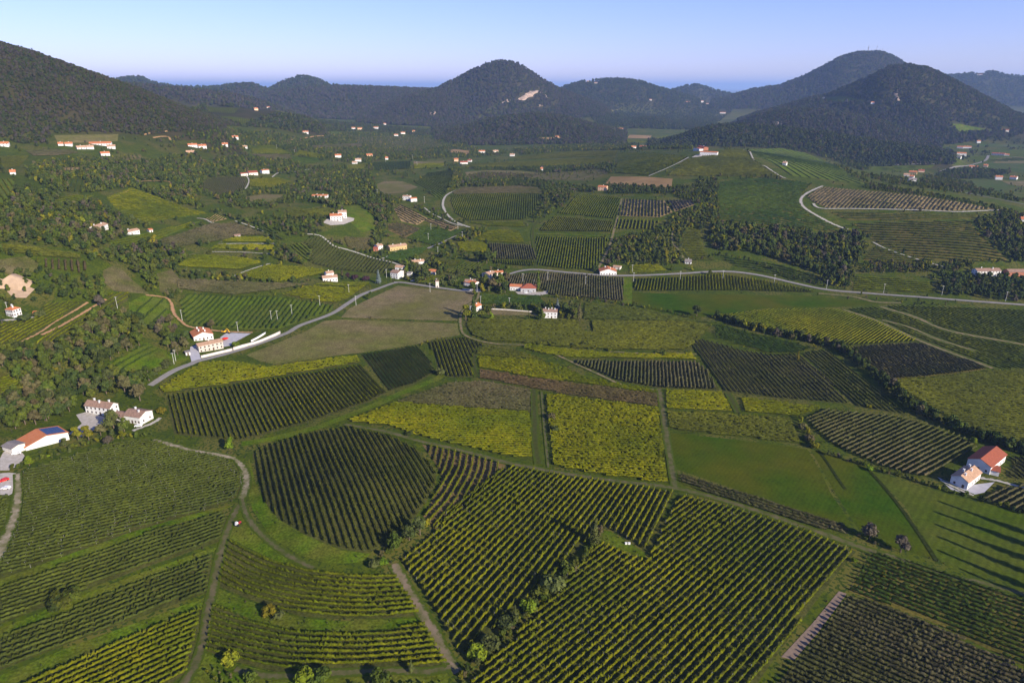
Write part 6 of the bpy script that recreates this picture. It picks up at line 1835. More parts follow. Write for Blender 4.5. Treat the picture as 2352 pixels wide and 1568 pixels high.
# utility poles
POLES = [
 (270,708,"pole standing in the left vineyard by the earth bank"),(20,722,"pole beside the house with the hip roof"),(419,737,"pole standing beside the reddish dirt track"),(547,762,"thick pole at the corner of the pale yard"),
 (638,738,"pole in the leaning rows, first"),(671,724,"pole in the leaning rows, second"),(624,738,"short pole above the road wall"),(735,702,"pole at the end of the leaning rows"),
 (818,702,"pole in the road bend"),(802,675,"pole above the road bend"),(988,671,"pole on the hamlet road verge"),(1003,660,"pole behind the white tower"),(1096,672,"pole by the hamlet wall"),
 (1006,585,"pole on the lane behind the hamlet"),(1062,549,"pole further up that lane"),(888,638,"pole left of the crossroads house"),(1226,664,"tall pole behind the red-roofed barn"),(1201,648,"pole in the brown vineyard, left"),
 (1258,645,"pole in the brown vineyard, middle"),(1345,655,"pole in the brown vineyard, right"),(1104,702,"pole in front of the barn vineyard"),(1170,706,"pole by the dry stones"),(1455,646,"pole at the wide grass lane"),
 (1562,643,"roadside pole, first after the gabled house"),(1660,641,"roadside pole at the bend"),(1778,651,"roadside pole before the wood"),(1898,664,"roadside pole at the wood corner"),(2029,673,"roadside pole beyond the wood"),
 (2163,678,"roadside pole in front of the right trees"),(2309,692,"rightmost pole along the main road"),(867,449,"pole in the woods above the pinkish terraces"),(990,530,"pole among the pinkish terraces"),(984,553,"pole at the dark plot corner"),
 (1052,528,"pole at the road junction below the loop"),(975,466,"pole by the bare oval field"),(958,382,"pylon-like pole by the tan field"),(948,365,"pole behind the tan field"),(886,374,"pole in the dark green valley plot"),
 (636,343,"pole on the olive slope"),(677,354,"pole on the terraced slope"),(400,836,"first of two poles by the road bend"),(404,829,"second of two poles by the road bend"),(1452,1188-560,"pole at the top of the grass lane"),
]
for x, y, lb in POLES: pole(lb, x, y, 10 if y < 760 else 9)

# ------------------------------------------------------------------ single trees
TREES = [
 (528,1032,'round','bright',.85,"round bright tree at the foot of the bold rows"),(372,948,'bush','yellow',1.6,"golden yellow bush right of the twin farmhouses"),
 (322,920,'round','brown',1.35,"big round brownish tree behind the twin farmhouses"),(262,985,'round','olive',1.3,"broad olive-green tree in front of the farmhouses"),(286,990,'round','green',.9,"darker tree beside the broad olive-green one"),
 (205,1012,'round','yellow',1.0,"yellowish tree on the hedge below the farmhouses"),(232,1000,'round','brown',.8,"brown tree right of the yellowish one"),(180,1010,'round','yellow',.85,"small yellow tree left of the yellowish one"),
 (250,1022,'round','purple',.7,"thin bare-looking tree above the left vineyard corner"),
 (1366,1252,'tall','olive',.95,"lone slender tree in the middle of the near vineyards"),(1378,1228,'round','brown',.55,"brownish treetop behind the lone slender tree"),
 (965,1228,'round','olive',1.0,"broad silvery tree on the knoll's lower right edge"),(940,1240,'round','olive',.8,"silvery tree left of the broad one on the knoll edge"),(905,1262,'round','green',.95,"darker green tree on the knoll's lower edge"),
 (860,1303,'bush','olive',1.4,"thorny pale bush at the start of the earthy track"),(880,1296,'bush','bright',1.2,"bright bush right of the thorny one"),
 (1302,1312,'bush','green',1.8,"green bush at the top of the bushy hedge"),(1268,1352,'bush','olive',2.7,"olive bush in the upper part of the bushy hedge"),(1240,1372,'bush','green',1.8,"green bush in the middle of the bushy hedge"),
 (1215,1400,'bush','bright',2.0,"bright bush in the lower part of the bushy hedge"),(1183,1432,'tall','olive',.6,"tall pale shrub in the bushy hedge"),(1160,1440,'bush','olive',1.8,"pale bush near the bottom of the bushy hedge"),
 (1125,1490,'bush','olive',2.2,"large pale bush at the lower end of the bushy hedge"),(1095,1510,'bush','bright',2.0,"yellowish bush at the very end of the bushy hedge"),
 (620,1410,'bush','yellow',1.6,"tangled yellow bush between the curved terraces"),(640,1418,'bush','olive',1.2,"pale tangled shrub right of the yellow one"),
 (530,1520,'bush','yellow',1.7,"yellowish shrub at the left end of the lower terrace"),(575,1560,'bush','green',1.3,"dark shrub on the bottom bank"),(945,1545,'tall','olive',.42,"pale shrub at the bottom of the lower terrace"),(700,1565,'bush','bright',2.0,"bright low bush on the bottom edge"),(740,1568,'bush','green',2.0,"green low bush on the bottom edge"),(870,1568,'bush','green',2.0,"green bush at the bottom right of the terrace"),
 (148,1385,'bush','green',2.4,"round bush standing on the grass bank between the strips"),(165,1375,'bush','green',2.0,"second round bush on the grass bank"),(130,1396,'bush','dark',1.8,"dark bush at the left of the pair on the bank"),
 (1996,1238,'round','purple',1.0,"bare purplish tree beside the lane, left one"),(2068,1268,'round','purple',.95,"bare purplish tree beside the lane, right one"),
 (1962,1290,'bush','bright',.8,"small bright shrub at the lane junction"),(2028,1324,'bush','yellow',.8,"small yellow shrub in the weedy vineyard"),
 (1600,726,'round','dark',1.25,"big round dark bush tree on the plain's hedge"),(1832,828,'tall','yellow',.55,"yellow tree at the corner of the striped rows"),(1996,936,'bush','yellow',1.0,"orange-yellow shrub at the end of the striped rows"),
 (1070,735,'round','yellow',1.15,"broad yellow-leaved tree by the stony lane"),(1088,730,'cone','dark',1.2,"dark conifer behind the yellow-leaved tree"),(1331,736,'tall','brown',.85,"brownish upright tree right of the lone white house"),
 (1236,668,'slim','green',1.05,"tall slim poplar beside the red-roofed barn"),(870,652,'cone','silver',1.25,"silvery blue conifer left of the crossroads"),(898,645,'slim','bright',.35,"small bright cypress by the crossroads"),
 (840,645,'bush','plum',2.4,"dark plum-coloured tree left of the silvery conifer, right one"),(815,642,'bush','plum',2.2,"dark plum-coloured tree, middle one"),(798,640,'round','plum',.7,"dark plum-coloured tree, left one"),
 (487,756,'round','brown',.95,"round brownish tree in the leaning rows"),(506,786,'bush','bright',1.3,"green shrub between the roadside house and the yard"),(542,796,'bush','bright',1.5,"yellow-green shrub at the yard's lower corner"),
 (1215,735,'slim','green',.4,"small cypress left of the lone white house"),(1262,722,'cone','dark',.9,"dark fir behind the lone white house"),(1280,716,'cone','silver',.8,"bluish fir right behind the lone white house"),
 (1300,722,'round','dark',1.0,"dark tree right of the lone white house"),(1315,728,'round','green',.8,"green tree further right of the lone white house"),(1244,735,'round','green',.7,"green tree at the left corner of the lone white house"),
 (1120,716,'bush','green',2.0,"green bush in the cottage garden"),(1130,735,'round','bright',.6,"bright little tree in front of the cottage garden"),(1105,725,'bush','green',1.6,"bush behind the cottage"),
 (1085,672,'round','green',.9,"round green tree at the lane corner"),(1130,665,'round','brown',1.1,"brownish tree left of the red-roofed barn"),(1148,662,'round','green',1.2,"large green tree beside the barn"),(1115,655,'round','green',1.0,"green tree under the stone farmhouse"),
 (1160,672,'round','dark',1.0,"dark tree touching the barn's left wall"),(1165,645,'round','brown',.8,"brown tree above the barn"),(1100,628,'round','green',.8,"green tree behind the stone farmhouse"),
 (977,645,'round','dark',1.2,"dense dark tree in the middle of the hamlet"),(965,646,'round','green',.8,"green tree left of the dense dark one"),(935,612,'round','bright',.7,"bright round tree above the crossroads house"),(933,628,'round','bright',.8,"bright round tree right of the crossroads house"),
 (1000,612,'round','green',.9,"green tree right of the tan-roofed house"),(955,598,'round','green',.7,"green tree above the tan-roofed house"),(1042,655,'round','olive',.9,"olive tree in the hamlet gardens"),(1052,640,'round','olive',.8,"olive-green tree by the striped village plot"),
 (1118,605,'round','dark',1.2,"large dark tree at the corner of the striped village plot"),(1098,602,'round','dark',1.1,"large dark tree left of that corner tree"),(1134,600,'round','green',1.0,"green tree right of the corner tree"),
 (1345,792,'bush','green',1.5,"bush on the strip margin"),(1400,806,'bush','yellow',1.2,"yellowish bush on the strip margin"),(1524,815,'bush','green',1.5,"dark bush further along the strip margin"),(1012,860,'bush','olive',2.2,"pale grey shrub where the embankment track ends"),
 (1275,990,'bush','olive',1.5,"pale shrub on the ditch path"),(1268,962,'bush','brown',1.5,"brown shrub on the ditch path"),(1858,1012,'bush','brown',1.6,"brown scrub at the meadow's upper corner"),(1870,1028,'bush','yellow',1.6,"yellowish scrub beside it"),(1845,985,'bush','brown',1.6,"brown scrub higher on that bank"),
 (1998,1080,'bush','bright',1.2,"bright shrub on the ditch between the meadows"),(2235,1020,'round','bright',.55,"bright yellow-green small tree behind the red roofs"),
 (940,1000,'bush','dark',1.2,"dark bush at the edge of the bright trapezoid"),(1035,1035-20,'bush','green',.9,"low bush on the long lane"),
 (905,1240,'round','green',.6,"little tree in the knoll edge group"),(1180,1410+5,'bush','green',1.3,"small bush inside the bushy hedge"),
 (60,738,'bush','olive',2.4,"rounded olive tree right of the hip-roofed house"),(92,728,'bush','olive',2.2,"second rounded olive tree by the white shed"),(5,742,'round','green',.9,"tree at the left edge by the hip-roofed house"),
 (270,745,'round','brown',.8,"reddish tree above the long wood"),(287,728,'round','brown',.9,"brown tree on the bank of the paired rows"),(310,735,'round','brown',.7,"small brown tree right of it"),
 (231,706,'round','purple',1.1,"greyish round tree by the earth bank"),
]
for t in TREES:
    x, y, form, colr, s, lb = t[:6]
    if 900 < x < 1350 and 590 < y < 740: s *= 1.3
    tree_px(x, y, form, colr, s, lb, cat='bush' if form == 'bush' else 'tree', name='bush' if form == 'bush' else 'tree')

# poplars standing just beyond the right edge, whose shadows fall over the mown meadow
_far = ground([(2352,1230),(2352,1282)])
for k, (px, py, s) in enumerate([(2352,1222,1.5),(2352,1250,1.6),(2352,1282,1.55),(2352,1312,1.5),(2352,1345,1.5),(2352,1368,1.2)]):
    g_ = ground([(px, py)])[0]
    sx, sy = math.sin(SUN_AZ), math.cos(SUN_AZ)
    x, y = g_[0] + sx * 14, g_[1] + sy * 14
    tree_at(float(x), float(y), 'slim', 'green', s, 'tall poplar in the row whose shadows cross the mown meadow', group='poplar row beside the mown meadow', name='poplar')

# individual trees of the near wood and tree rows (a kind in view, alike)
def tree_group(label, group, poly, spacing, forms, cols, size, limit, name='tree'):
    wp = ground(densify(poly, 10)); x, y = world_points(wp, spacing)
    idx = np.argsort(np.hypot(x, y))[:limit]
    idx = idx[clear(x[idx], y[idx], (KEEP,))]
    for k in idx:
        tree_at(float(x[k]), float(y[k]), rng.choice(forms), rng.choice(cols), size * rng.uniform(.75, 1.2), label, group=group, name=name)
LW = [(0,815),(50,800),(110,800),(150,795),(195,765),(215,735),(260,722),(330,745),(330,790),(235,842),(262,870),(345,872),(325,895),(262,905),(215,915),(190,920),(150,965),(60,985),(0,990),(0,925),(60,900),(55,880),(0,850)]
tree_group('one of the dense trees of the long mixed wood above the white farmhouses', 'trees of the long wood on the left', LW, 6.6, ['round'], ['green','green','dark','dark','brown','green','olive','green'], 1.0, 270)
tree_group('one of the rounded trees of the clump left of the roadside house', 'clump beside the roadside house', [(345,760),(372,742),(400,745),(425,765),(432,800),(425,820),(400,822),(372,790),(350,780)], 8, ['round'], ['brown','green','purple','dark'], .9, 30)
tree_group('one of the grey-green olive trees in the slanting double row above the road', 'olive trees above the road', [(325,860),(395,820),(412,828),(345,872)], 6.0, ['bush'], ['olive'], 1.3, 16, name='olive_tree')
tree_group('one of the yellowish trees in the belt above the near left vineyard', 'belt of yellowish trees below the barn', [(20,1075),(60,1045),(110,1032),(170,1018),(190,1008),(200,1022),(150,1045),(90,1062),(40,1082)], 6.5, ['round','bush'], ['yellow','bright','olive'], .5, 26)
tree_group('one of the small garden trees around the twin farmhouses', 'garden trees of the twin farmhouses', [(240,995),(300,990),(300,1005),(240,1015)], 6.5, ['round','bush'], ['green','yellow','olive'], .6, 10)

# ------------------------------------------------------------------ woods
wood('strip of undergrowth trees filling the rest of the long left wood', LW, 9, 'wood', .8, name='undergrowth')
wood('grove of silvery scrub beside the wood at the left edge', T(7,[(0,200),(180,180),(300,260),(380,330),(250,370),(60,350),(0,330)]), 6, 'olive', .7, name='grove')
wood('dark hedge wood between the brown vineyard and the yellow plot', [(425,600),(450,590),(455,628),(530,640),(640,660),(640,668),(430,655)][:0] or [(408,628),(440,622),(540,634),(640,650),(640,657),(520,648),(405,640)], 7, 'lively', .7)
wood('large dark wood on the right hillside above the main road', [(1632,520),(1650,515),(1730,525),(1810,530),(1900,545),(1960,530),(1998,552),(1990,580),(1965,610),(1955,665),(1900,655),(1860,625),(1800,600),(1720,582),(1640,575),(1628,545)], 8.5, 'wood', 1.15)
wood('dark wood at the right edge above the long farmhouse', [(2240,510),(2300,498),(2400,500),(2400,610),(2330,600),(2280,560),(2250,530)], 8.5, 'wood', 1.1)
wood('belt of trees in front of the long farmhouse', [(2150,625),(2240,640),(2400,642),(2400,700),(2330,692),(2200,680),(2155,676)], 8, 'dark', .95)
wood('trees along the foot of the contour rows', [(1985,604),(2080,606),(2180,606),(2240,602),(2330,604),(2235,622),(2120,626),(1975,628)], 7, 'lively', .75)
wood('scrubby wood in the middle of the right slope', [(1425,545),(1500,535),(1560,490),(1600,478),(1640,475),(1648,510),(1622,520),(1600,560),(1570,605),(1480,608),(1400,600),(1390,590),(1405,560)], 7.5, 'lively', .85)
wood('hedgerow wood above the striped yellow plot', [(1545,440),(1620,432),(1650,430),(1648,460),(1600,470),(1550,450)], 7.5, 'wood', .7)
wood('ditch wood between the loop road and the tall hillside vineyard', [(1248,440),(1290,430),(1330,430),(1300,470),(1262,495),(1228,520),(1226,505),(1244,480)], 7, 'wood', .8)
wood('olive trees dotting the tan terraces of the upper valley', Q(2,[(30,245),(300,235),(520,252),(620,300),(480,330),(200,330),(60,290)]), 12, 'olive', .7, busy=False, thin=.2, name='grove')
wood('bushes on the long tan rise', Q(2,[(742,502),(850,467),(1240,482),(1640,452),(1690,480),(1560,528),(1200,518),(860,520)]), 14, 'lively', .5, busy=False, thin=.5, name='shrubs')
wood('olive rows above the slope woods', Q(1,[(620,342),(830,322),(828,346),(662,368)]), 9, 'olive', .5, busy=False, jit=.1, name='grove')
wood('olive grove beside the round-cornered vineyard', [(1250,432),(1320,430),(1330,440),(1280,462),(1252,452)], 9, 'olive', .6, name='grove', jit=.15)
wood('tree belt above the round-cornered vineyard', [(1062,412),(1180,410),(1260,418),(1330,428),(1370,432),(1362,442),(1245,436),(1180,427),(1075,430)], 7.5, 'dark', .7)
wood('long tree belt under the bare pinkish field', [(1395,424),(1540,434),(1640,422),(1800,408),(1800,413),(1650,430),(1545,446),(1395,446)], 7.5, 'dark', .75)
wood('gully wood right of the green blocks', [(1600,412),(1645,412),(1652,440),(1648,500),(1632,505),(1622,450)], 7.5, 'wood', .8)
wood('poplar-like trees left of the loop road', [(1030,388),(1062,392),(1060,430),(1030,440),(1018,455),(1040,410)], 7, 'lively', .8)
wood('wood at the heart of the valley left of the pinkish terraces', [(690,395),(760,400),(850,395),(860,420),(870,450),(925,462),(905,478),(900,508),(885,528),(880,560),(860,575),(850,560),(862,530),(830,500),(800,495),(745,470),(690,460),(680,430)], 8, 'wood', .95)
wood('wood around the villa bank', [(640,500),(745,478),(800,490),(755,505),(735,530),(770,560),(690,545),(600,520),(560,505)], 8, 'wood', .75, thin=.25)
wood('tree line below the villa', [(620,520),(730,540),(770,562),(850,582),(895,600),(870,590),(800,566),(720,535)], 7, 'wood', .75, thin=.2)
wood('wooded slope under the left farm houses', [(80,380),(180,365),(320,375),(460,350),(480,400),(440,440),(470,480),(540,500),(620,520),(640,560),(690,590),(700,610),(640,600),(600,540),(480,485),(370,455),(300,430),(210,445),(120,440),(60,410)], 9, 'wood', .95)
wood('large wood below the left-edge meadows', [(40,430),(150,450),(240,470),(270,500),(340,520),(330,545),(250,560),(200,580),(0,552),(0,490),(20,470)], 8.5, 'wood', 1.0)
wood('wood clinging to the ravine in the left middle', [(190,590),(300,570),(330,555),(400,560),(440,590),(400,612),(420,650),(360,660),(320,640),(280,605),(210,600)], 8.5, 'wood', 1.0)
wood('band of scrub and trees above the sandy heap', [(0,625),(90,622),(200,636),(240,640),(262,668),(232,692),(150,690),(90,680),(60,640),(0,630)], 7.5, 'wood', .85, thin=.1)
wood('tree clump at the end of the narrow yellow plot', [(15,585),(60,572),(105,592),(100,606),(60,600),(20,606)], 7, 'dark', .8)
wood('trees along the ravine down to the dirt track', [(395,655),(430,640),(420,672),(400,690),(330,665),(360,655)], 7, 'lively', .7)
wood('wood on the slope above the villa', [(480,455),(560,440),(700,425),(690,400),(560,400),(560,440),(470,452),(430,440),(430,410),(470,400),(420,380),(540,360),(680,370),(700,385),(850,380),(850,395),(740,420),(720,450),(620,480),(540,480)], 9.5, 'wood', .85, thin=.25)
wood('gardens and trees of the village with the yellow house', [(800,575),(860,560),(920,560),(945,575),(900,580),(870,596),(838,590)], 7, 'lively', .65, thin=.2)
wood('garden trees of the hamlet', [(925,605),(1000,595),(1030,605),(1020,640),(1060,648),(1060,662),(960,655),(930,645)], 8, 'lively', .85, thin=.2)
wood('shrubby bank between the village plots', [(1000,560),(1120,555),(1130,600),(1060,598),(985,590)], 9, 'lively', .7, thin=.35)
wood('garden wood around the lone white house', [(1095,705),(1230,704),(1330,700),(1320,735),(1290,735),(1285,728),(1240,722),(1180,712)], 7, 'lively', .85, thin=.15)
wood('belt of trees between the pinkish terraces and the road', [(960,470),(990,480),(1060,512),(1050,518),(990,500),(950,478)], 7, 'wood', .6)
wood('bushy growth below the loop road', [(1080,525),(1120,528),(1100,545),(1060,560),(1045,552)], 7, 'lively', .75)
wood('orchard scrub on the terraces of the hilltop', [(1850,352),(1950,390),(2000,420),(2100,440),(2200,460),(2180,462),(2050,440),(1900,405),(1840,370)], 9, 'lively', .7, thin=.55)
wood('belt of trees along the right hill crest', [(1990,424),(2100,442),(2220,462),(2320,484),(2360,505),(2300,492),(2180,462),(2050,444),(1980,432)], 8, 'wood', .65)
wood('dark grove on the right plain', [(2160,395),(2260,388),(2330,392),(2300,410),(2220,412),(2150,408)], 10, 'dark', 1.1)
wood('trees on the slope between hill crest and plain', [(1960,400),(2080,412),(2160,418),(2250,436),(2352,460),(2352,470),(2200,445),(2050,425)], 11, 'wood', .85, thin=.45)
wood('rows of slim trees on the plain', [(2120,402),(2180,412),(2250,424),(2240,432),(2130,420)], 9, 'lively', .7, thin=.2)
wood('wood along the foot of the hilltop vineyards', [(1430,330),(1560,335),(1600,338),(1700,334),(1860,345),(1990,382),(2150,372),(2150,378),(1980,392),(1860,352),(1720,338),(1590,343),(1430,345)], 11, 'dark', 1.0)
wood('valley scrub in front of the cone hill', [(680,320),(800,305),(950,310),(1030,320),(1100,345),(1180,352),(1100,362),(950,365),(820,375),(720,370),(640,350)], 12, 'wood', .85, thin=.35)
wood('trees scattered through the far left valley', [(530,300),(640,310),(700,320),(680,345),(560,345),(480,355),(430,330),(380,320),(500,300)], 11, 'wood', .9, thin=.3)
wood('dark trees between the long bands and the tan rise', [(1085,388),(1250,386),(1400,378),(1420,380),(1410,400),(1260,400),(1200,392),(1100,392)], 9, 'dark', .8, thin=.15)
wood('trees on the valley floor right of the centre wood', [(1180,345),(1300,335),(1430,325),(1440,345),(1300,348),(1190,358)], 11, 'wood', .9, thin=.2)
wood('distant woods behind the village hill fields', [(1330,250),(1500,235),(1650,245),(1700,240),(1640,290),(1560,275),(1450,270),(1380,290),(1340,265)], 20, 'dark', 1.5, kind='far', thin=.3)
wood('woods on the plain under the right hill', [(2180,290),(2352,268),(2352,300),(2310,330),(2250,320),(2180,330),(2150,350),(2140,330)], 18, 'dark', 1.3, kind='far', thin=.4)
wood('far trees on the right plain', [(2160,340),(2352,320),(2352,350),(2180,372),(2160,360)], 14, 'wood', 1.0, kind='far', thin=.7)
wood('valley woods in front of the mid ridge', [(640,262),(760,280),(880,290),(1000,300),(1030,310),(960,312),(820,302),(700,305),(580,290),(600,268)], 14, 'wood', 1.0, kind='far', thin=.2)

view_wood('dense mixed forest covering the big hill on the left', (1150, 2500), (-60, 560), [(-60,40),(0,95),(560,290),(520,290),(470,300),(400,305),(330,312),(276,306),(120,308),(110,332),(-60,330)], 5.2, 'hill', .62, name='forest')
view_wood('forest behind the saddle vineyards', (1900, 3000), (420, 780), [(440,230),(800,290),(720,300),(590,290),(560,291),(600,272),(500,262),(440,262)], 11, 'wood', 1.1, name='forest', extra=lambda u, v: inside(np.array([(471,244),(551,247),(700,262),(664,268),(590,278),(551,290),(505,290),(486,266)]), u, v))
view_wood('purple-brown forest on the cone hill', (3300, 4600), (860, 1400), [(860,120),(1420,120),(1440,262),(1330,272),(1240,262),(1030,295),(880,290),(850,262)], 11.5, 'purple', 1.25, name='forest', extra=lambda u, v: inside(np.array([(1180,234),(1198,216),(1222,208),(1244,206),(1236,218),(1226,226),(1205,234)]), u, v))
view_wood('purple-brown forest on the low lobe beside the cone', (3300, 4300), (820, 1060), [(820,215),(1060,215),(1060,300),(820,296)], 12, 'purple', 1.2, name='forest')
view_wood('forest on the long ridge left of the cone', (3700, 5400), (500, 1080), [(500,190),(1090,190),(1000,215),(880,240),(850,290),(560,275)], 15, 'purple', 1.55, name='forest')
view_wood('purple forest on the ridge behind the saddle', (2900, 4200), (180, 700), [(200,185),(720,235),(720,275),(500,245),(440,240),(200,190)], 14, 'purple', 1.4, name='forest')
view_wood('dark forest on the far left skyline', (4600, 6200), (170, 800), [(170,170),(800,170),(790,214),(640,214),(300,205),(180,205)], 19, 'dark', 1.9, name='forest')
view_wood('forest on the village hill', (4400, 6000), (1270, 1700), [(1270,175),(1700,175),(1700,250),(1500,235),(1340,250),(1290,225)], 17, 'dark', 1.7, name='forest')
view_wood('dark forest on the hill with the masts', (4500, 6500), (1600, 2260), [(1600,110),(2260,110),(2260,260),(1640,250)], 17, 'hill', 1.7, name='forest')
view_wood('forest on the right hill', (2800, 4300), (1660, 2420), [(1660,140),(2420,140),(2420,300),(2200,335),(1700,300)], 11.5, 'hill', 1.25, name='forest', extra=lambda u, v: inside(np.array([(1888,226),(1932,219),(1990,230),(1932,237),(1892,233)]), u, v) | inside(np.array([(2178,282),(2210,283),(2295,302),(2205,307)]), u, v))
view_wood('grey-brown forest on the lower lobe of the right hill', (2500, 3400), (1600, 2170), [(1600,245),(2170,250),(2200,360),(1600,310)], 10.5, 'purple', 1.15, name='forest')
view_wood('dark forest in front of the right hill', (1950, 2650), (1490, 2210), [(1490,285),(2210,285),(2220,378),(1990,384),(1860,348),(1700,336),(1490,348)], 9.5, 'dark', 1.1, name='forest')
view_wood('wooded hump in the centre of the valley', (2400, 3300), (980, 1440), [(980,255),(1440,255),(1450,330),(1230,345),(1100,345),(1000,322)], 9.5, 'hill', 1.1, name='forest', extra=lambda u, v: inside(np.array([(1229,315),(1294,313),(1294,322),(1251,323)]), u, v))
view_wood('small dark hump right of the centre wood', (3350, 4000), (1370, 1620), [(1370,265),(1620,265),(1620,306),(1370,308)], 12, 'dark', 1.2, name='forest')
view_wood('blue-green forest on the far right ridge', (6300, 8300), (2060, 2460), [(2060,160),(2460,160),(2460,262),(2300,240),(2060,200)], 24, 'dark', 2.3, name='forest')
view_wood('tiny blue hill left of the mast hill', (6000, 7200), (1500, 1740), [(1500,190),(1740,190),(1740,232),(1500,232)], 22, 'dark', 2.1, name='forest')

# rock faces
def rock(label, poly, lift=9):
    wp = ground(densify(poly, 4)); c = wp.mean(0); r = np.random.default_rng(9)
    n = len(wp); K = 5; vs = []; dd = float(np.hypot(*c))
    for k in range(K + 1):
        q = c + (wp - c) * (1 - k / K)
        z = zat(q[:, 0], q[:, 1]) + (lift * (1 - (1 - k / K) ** 3) if k else -1) + r.normal(0, lift * .32, n) * (0 < k < K)
        vs.append(np.c_[q, z])
    vs = np.concatenate(vs); i = np.arange(n)
    fs = np.concatenate([np.stack([i + k * n, (i + 1) % n + k * n, (i + 1) % n + (k + 1) * n, i + (k + 1) * n], 1) for k in range(K)])
    link('cliff', new_mesh('cliff', vs, fs, mat('pink_rock', (.34,.235,.175), (.22,.17,.13), (.40,.30,.23), s1=.05, s2=.04, rough=1, grain=.3)), None, kind='structure', label=label)
rock("pinkish quarry cliff on the right flank of the cone hill", [(1184,232),(1196,228),(1202,219),(1212,217),(1220,211),(1238,208),(1236,213),(1228,216),(1226,222),(1214,224),(1206,231),(1194,231)])
rock("small pinkish scar left of the quarry cliff", [(1148,239),(1168,228),(1176,230),(1158,240)], 5)
rock("thin pinkish scar right of the quarry cliff", [(1238,212),(1250,214),(1262,224),(1256,226)], 5)
rock("small pink scar on the low lobe", [(984,262),(1000,256),(1003,262),(988,266)], 5)
rock("pink patches at the foot of the cone hill", [(1232,242),(1246,240),(1246,244),(1234,246)], 4)
rock("grey limestone crag on the right hill", [(2052,212),(2062,208),(2066,228),(2070,244),(2060,244),(2054,228)], 8)
rock("pale quarry face low on the right lobe", [(1770,283),(1784,278),(1798,284),(1794,292),(1776,291)], 6)

wood('trees around the stone farmhouse and the red-roofed barn', [(1085,640),(1100,622),(1165,620),(1170,668),(1140,675),(1085,680)], 8, 'wood', .95, thin=.1)
wood('trees behind the crossroads houses', [(900,630),(925,612),(960,600),(1010,596),(1020,622),(1010,650),(960,656),(935,640)], 8, 'lively', .85, thin=.25)
wood('thicket at the corner of the tall hillside vineyard', [(1365,625),(1395,575),(1420,560),(1425,600),(1400,622)], 7, 'wood', .8)
# hedges and edges
hedge('dark overgrown ditch hedge curving behind the striped rows', [(1640,728),(1700,748),(1780,768),(1860,785),(1920,800),(1970,830),(2020,875),(2080,930),(2150,965),(2220,995),(2300,1025),(2400,1055)], 3.2, 7, 'dark', .66)
hedge('low hedge below the dark block of rows near the red roofs', [(1880,1040),(1960,1062),(2050,1090),(2150,1120),(2240,1148),(2352,1180)], 2.5, 4, 'lively', .32)
hedge('scrub bank above the bright meadow corner', [(1835,962),(1850,990),(1870,1020),(1890,1036)], 2.5, 5, 'lively', .34)
hedge('bushy hedge slanting through the near vineyards', [(1372,1252),(1340,1282),(1295,1330),(1245,1380),(1190,1430),(1140,1480),(1085,1535),(1060,1568)], 1.8, 6, 'lively', .34)
hedge('belt of shrubs above the near left vineyard', [(30,1078),(90,1055),(160,1032),(230,1014),(300,1004),(345,1000)], 2.4, 6, 'lively', .30)
hedge('rough scrub on the knoll edge', [(880,1278),(920,1250),(955,1225),(985,1200)], 2.0, 5, 'lively', .3)
hedge('olive row along the narrow yellow plot', [(0,556),(80,562),(160,575),(200,585)], 7, 3, 'olive', .5)
hedge('row of trees above the main road bend', [(1420,604),(1480,610),(1560,606),(1640,590)], 6, 5, 'wood', .5)
hedge('shrubs under the dark wood', [(1640,585),(1720,600),(1800,632),(1880,655),(1950,668)], 5, 5, 'wood', .45)
hedge('hedge along the green meadow under the lone house', [(1262,683),(1360,690),(1450,702),(1530,716),(1600,735)], 4, 3, 'lively', .35)
hedge('garden hedge along the hamlet road', [(1012,664),(1040,668),(1062,668)], 2, 2.5, 'lively', .26)
hedge('tree row along the dark hillside vineyard', [(1700,412),(1750,409),(1800,409)], 8, 5, 'dark', .6)
hedge('low weeds on the straight ditch through the meadows', [(1996,1076),(2072,1166),(2152,1284)], 1.6, 1.5, 'lively', .11, name='weeds')
hedge('low weeds on the short meadow ditch', [(1882,1032),(1944,1124)], 1.6, 1.5, 'lively', .11, name='weeds')
hedge('hedge of the saddle slope', [(560,292),(640,296),(700,310)], 12, 10, 'wood', .8)
hedge('shrub row beside the ditch lane', [(1264,448),(1270,470),(1250,500),(1230,520)], 6, 6, 'wood', .6)
hedge('bushes between the straight tracks', [(1208,792),(1290,795),(1350,800),(1400,806)], 6, 2.5, 'lively', .3)
hedge('reddish scrub beside the purplish trees', [(1975,1232),(2010,1250),(2050,1268),(2080,1280)], 1.6, 3, 'wood', .2)
hedge('tall weeds along the bottom bank', [(480,1540),(560,1572),(700,1575),(850,1568),(960,1560),(1010,1570)], 1.4, 7, 'lively', .18)

# tufts that break up the smooth verges and banks
def tufts():
    n = 26000
    d = np.sqrt(nrg.uniform(170 ** 2, 620 ** 2, n)); az = nrg.uniform(-.78, .78, n)
    x, y = np.sin(az) * d, np.cos(az) * d
    keep = nrg.random(n) < .35 + .4 * np.sin(x * .05) * np.sin(y * .06 + 2)
    x, y = x[keep], y[keep]
    z = zat(x, y); u, v = project(x, y, z)
    bad = np.zeros(len(x), bool)
    m = clear(x, y, (BUSY, KEEP)); x, y = x[m], y[m]
    scatter_obj('weeds', x, y, 'far', 'lively', .085, 'tufts of weeds and rough grass on the verges', .5)

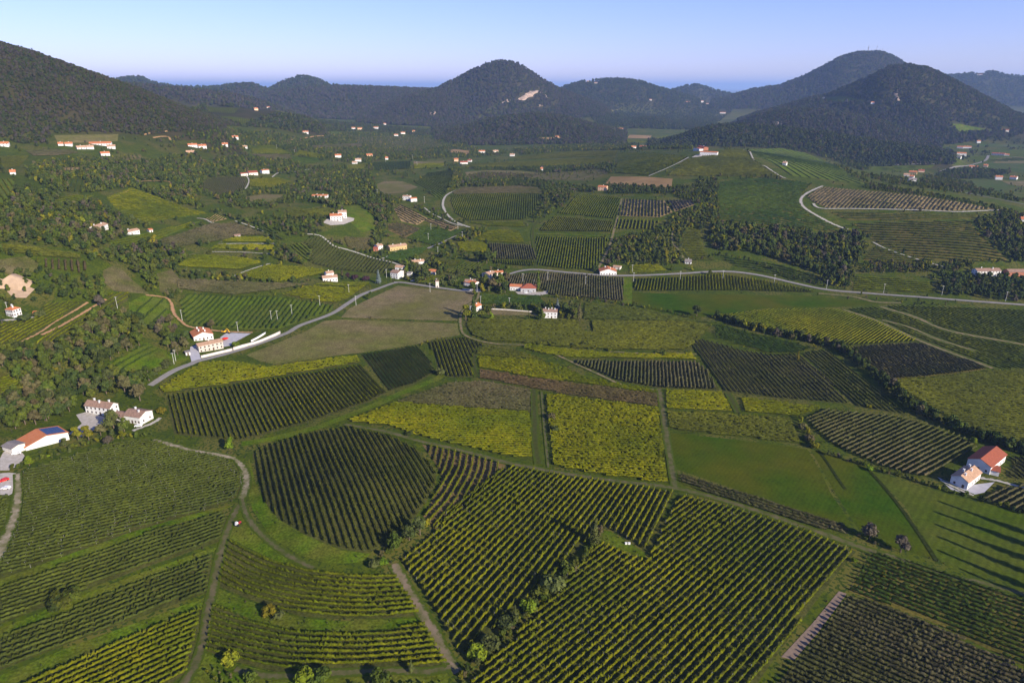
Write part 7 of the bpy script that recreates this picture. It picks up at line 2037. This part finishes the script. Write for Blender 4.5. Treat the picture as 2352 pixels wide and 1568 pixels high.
def loose_trees(label, n, dr, box_, size, mix, seed, name='scattered_trees'):
    d = np.sqrt(nrg.uniform(dr[0] ** 2, dr[1] ** 2, n)); az = nrg.uniform(-.72, .72, n)
    x, y = np.sin(az) * d, np.cos(az) * d
    u, v = project(x, y, zat(x, y))
    m = (u > box_[0]) & (u < box_[1]) & (v > box_[2]) & (v < box_[3])
    cl = np.sin(x * .021 + seed) * np.sin(y * .017 + 2 * seed) + .5 * np.sin(x * .05 + y * .04)
    m &= nrg.random(n) < np.clip(.30 + .55 * cl, 0.03, 1)
    x, y = x[m], y[m]; m = clear(x, y, (BUSY, KEEP)); x, y = x[m], y[m]
    return scatter_obj(name, x, y, 'mid', mix, size, label, .35)
loose_trees('loose trees and bushes between the plots of the left half of the valley', 16000, (640, 2300), (-20, 1150, 300, 720), .62, 'wood', 1.0)
loose_trees('loose trees and bushes between the plots of the right half of the valley', 8000, (760, 2600), (1150, 2400, 300, 640), .60, 'wood', 2.0)
loose_trees('field-edge shrubs of the nearer plots', 2500, (470, 800), (-20, 2400, 640, 800), .30, 'lively', 3.0, 'shrubs')
tufts()

# ------------------------------------------------------------------ far town on the plain
def town():
    vs, fs = [], []
    r = np.random.default_rng(21)
    for k in range(420):
        az = math.radians(r.uniform(14, 24)); d = r.uniform(11000, 26000)
        x, y = math.sin(az) * d, math.cos(az) * d
        s = r.uniform(10, 28); h = r.uniform(8, 22)
        box(vs, fs, x - s, x + s, y - s, y + s, -3, h)
    x, y = math.sin(math.radians(18.1)) * 15000, math.cos(math.radians(18.1)) * 15000
    box(vs, fs, x - 12, x + 12, y - 12, y + 12, -3, 70)
    link('town', new_mesh('town', vs, fs, WALLS['plaster']), None, kind='stuff', label='pale buildings of a far town on the hazy plain')
town()

# ------------------------------------------------------------------ haze
def haze():
    me = bpy.data.meshes.new('haze')
    vs, fs = [], []
    box(vs, fs, -91000, 91000, -91000, 91000, -12, 512)
    o = link('haze', new_mesh('haze', vs, fs, []), None, kind='stuff', label='thin blue haze lying over the valley')
    m = bpy.data.materials.new('haze'); m.use_nodes = True
    nt = m.node_tree; nt.nodes.clear()
    out = nt.nodes.new('ShaderNodeOutputMaterial'); pv = nt.nodes.new('ShaderNodeVolumePrincipled')
    pv.inputs['Color'].default_value = (.42, .61, 1.0, 1); pv.inputs['Density'].default_value = HAZE
    pv.inputs['Anisotropy'].default_value = .1
    nt.links.new(pv.outputs[0], out.inputs['Volume'])
    o.data.materials.append(m)
    return o
HAZE = 5e-5
haze()
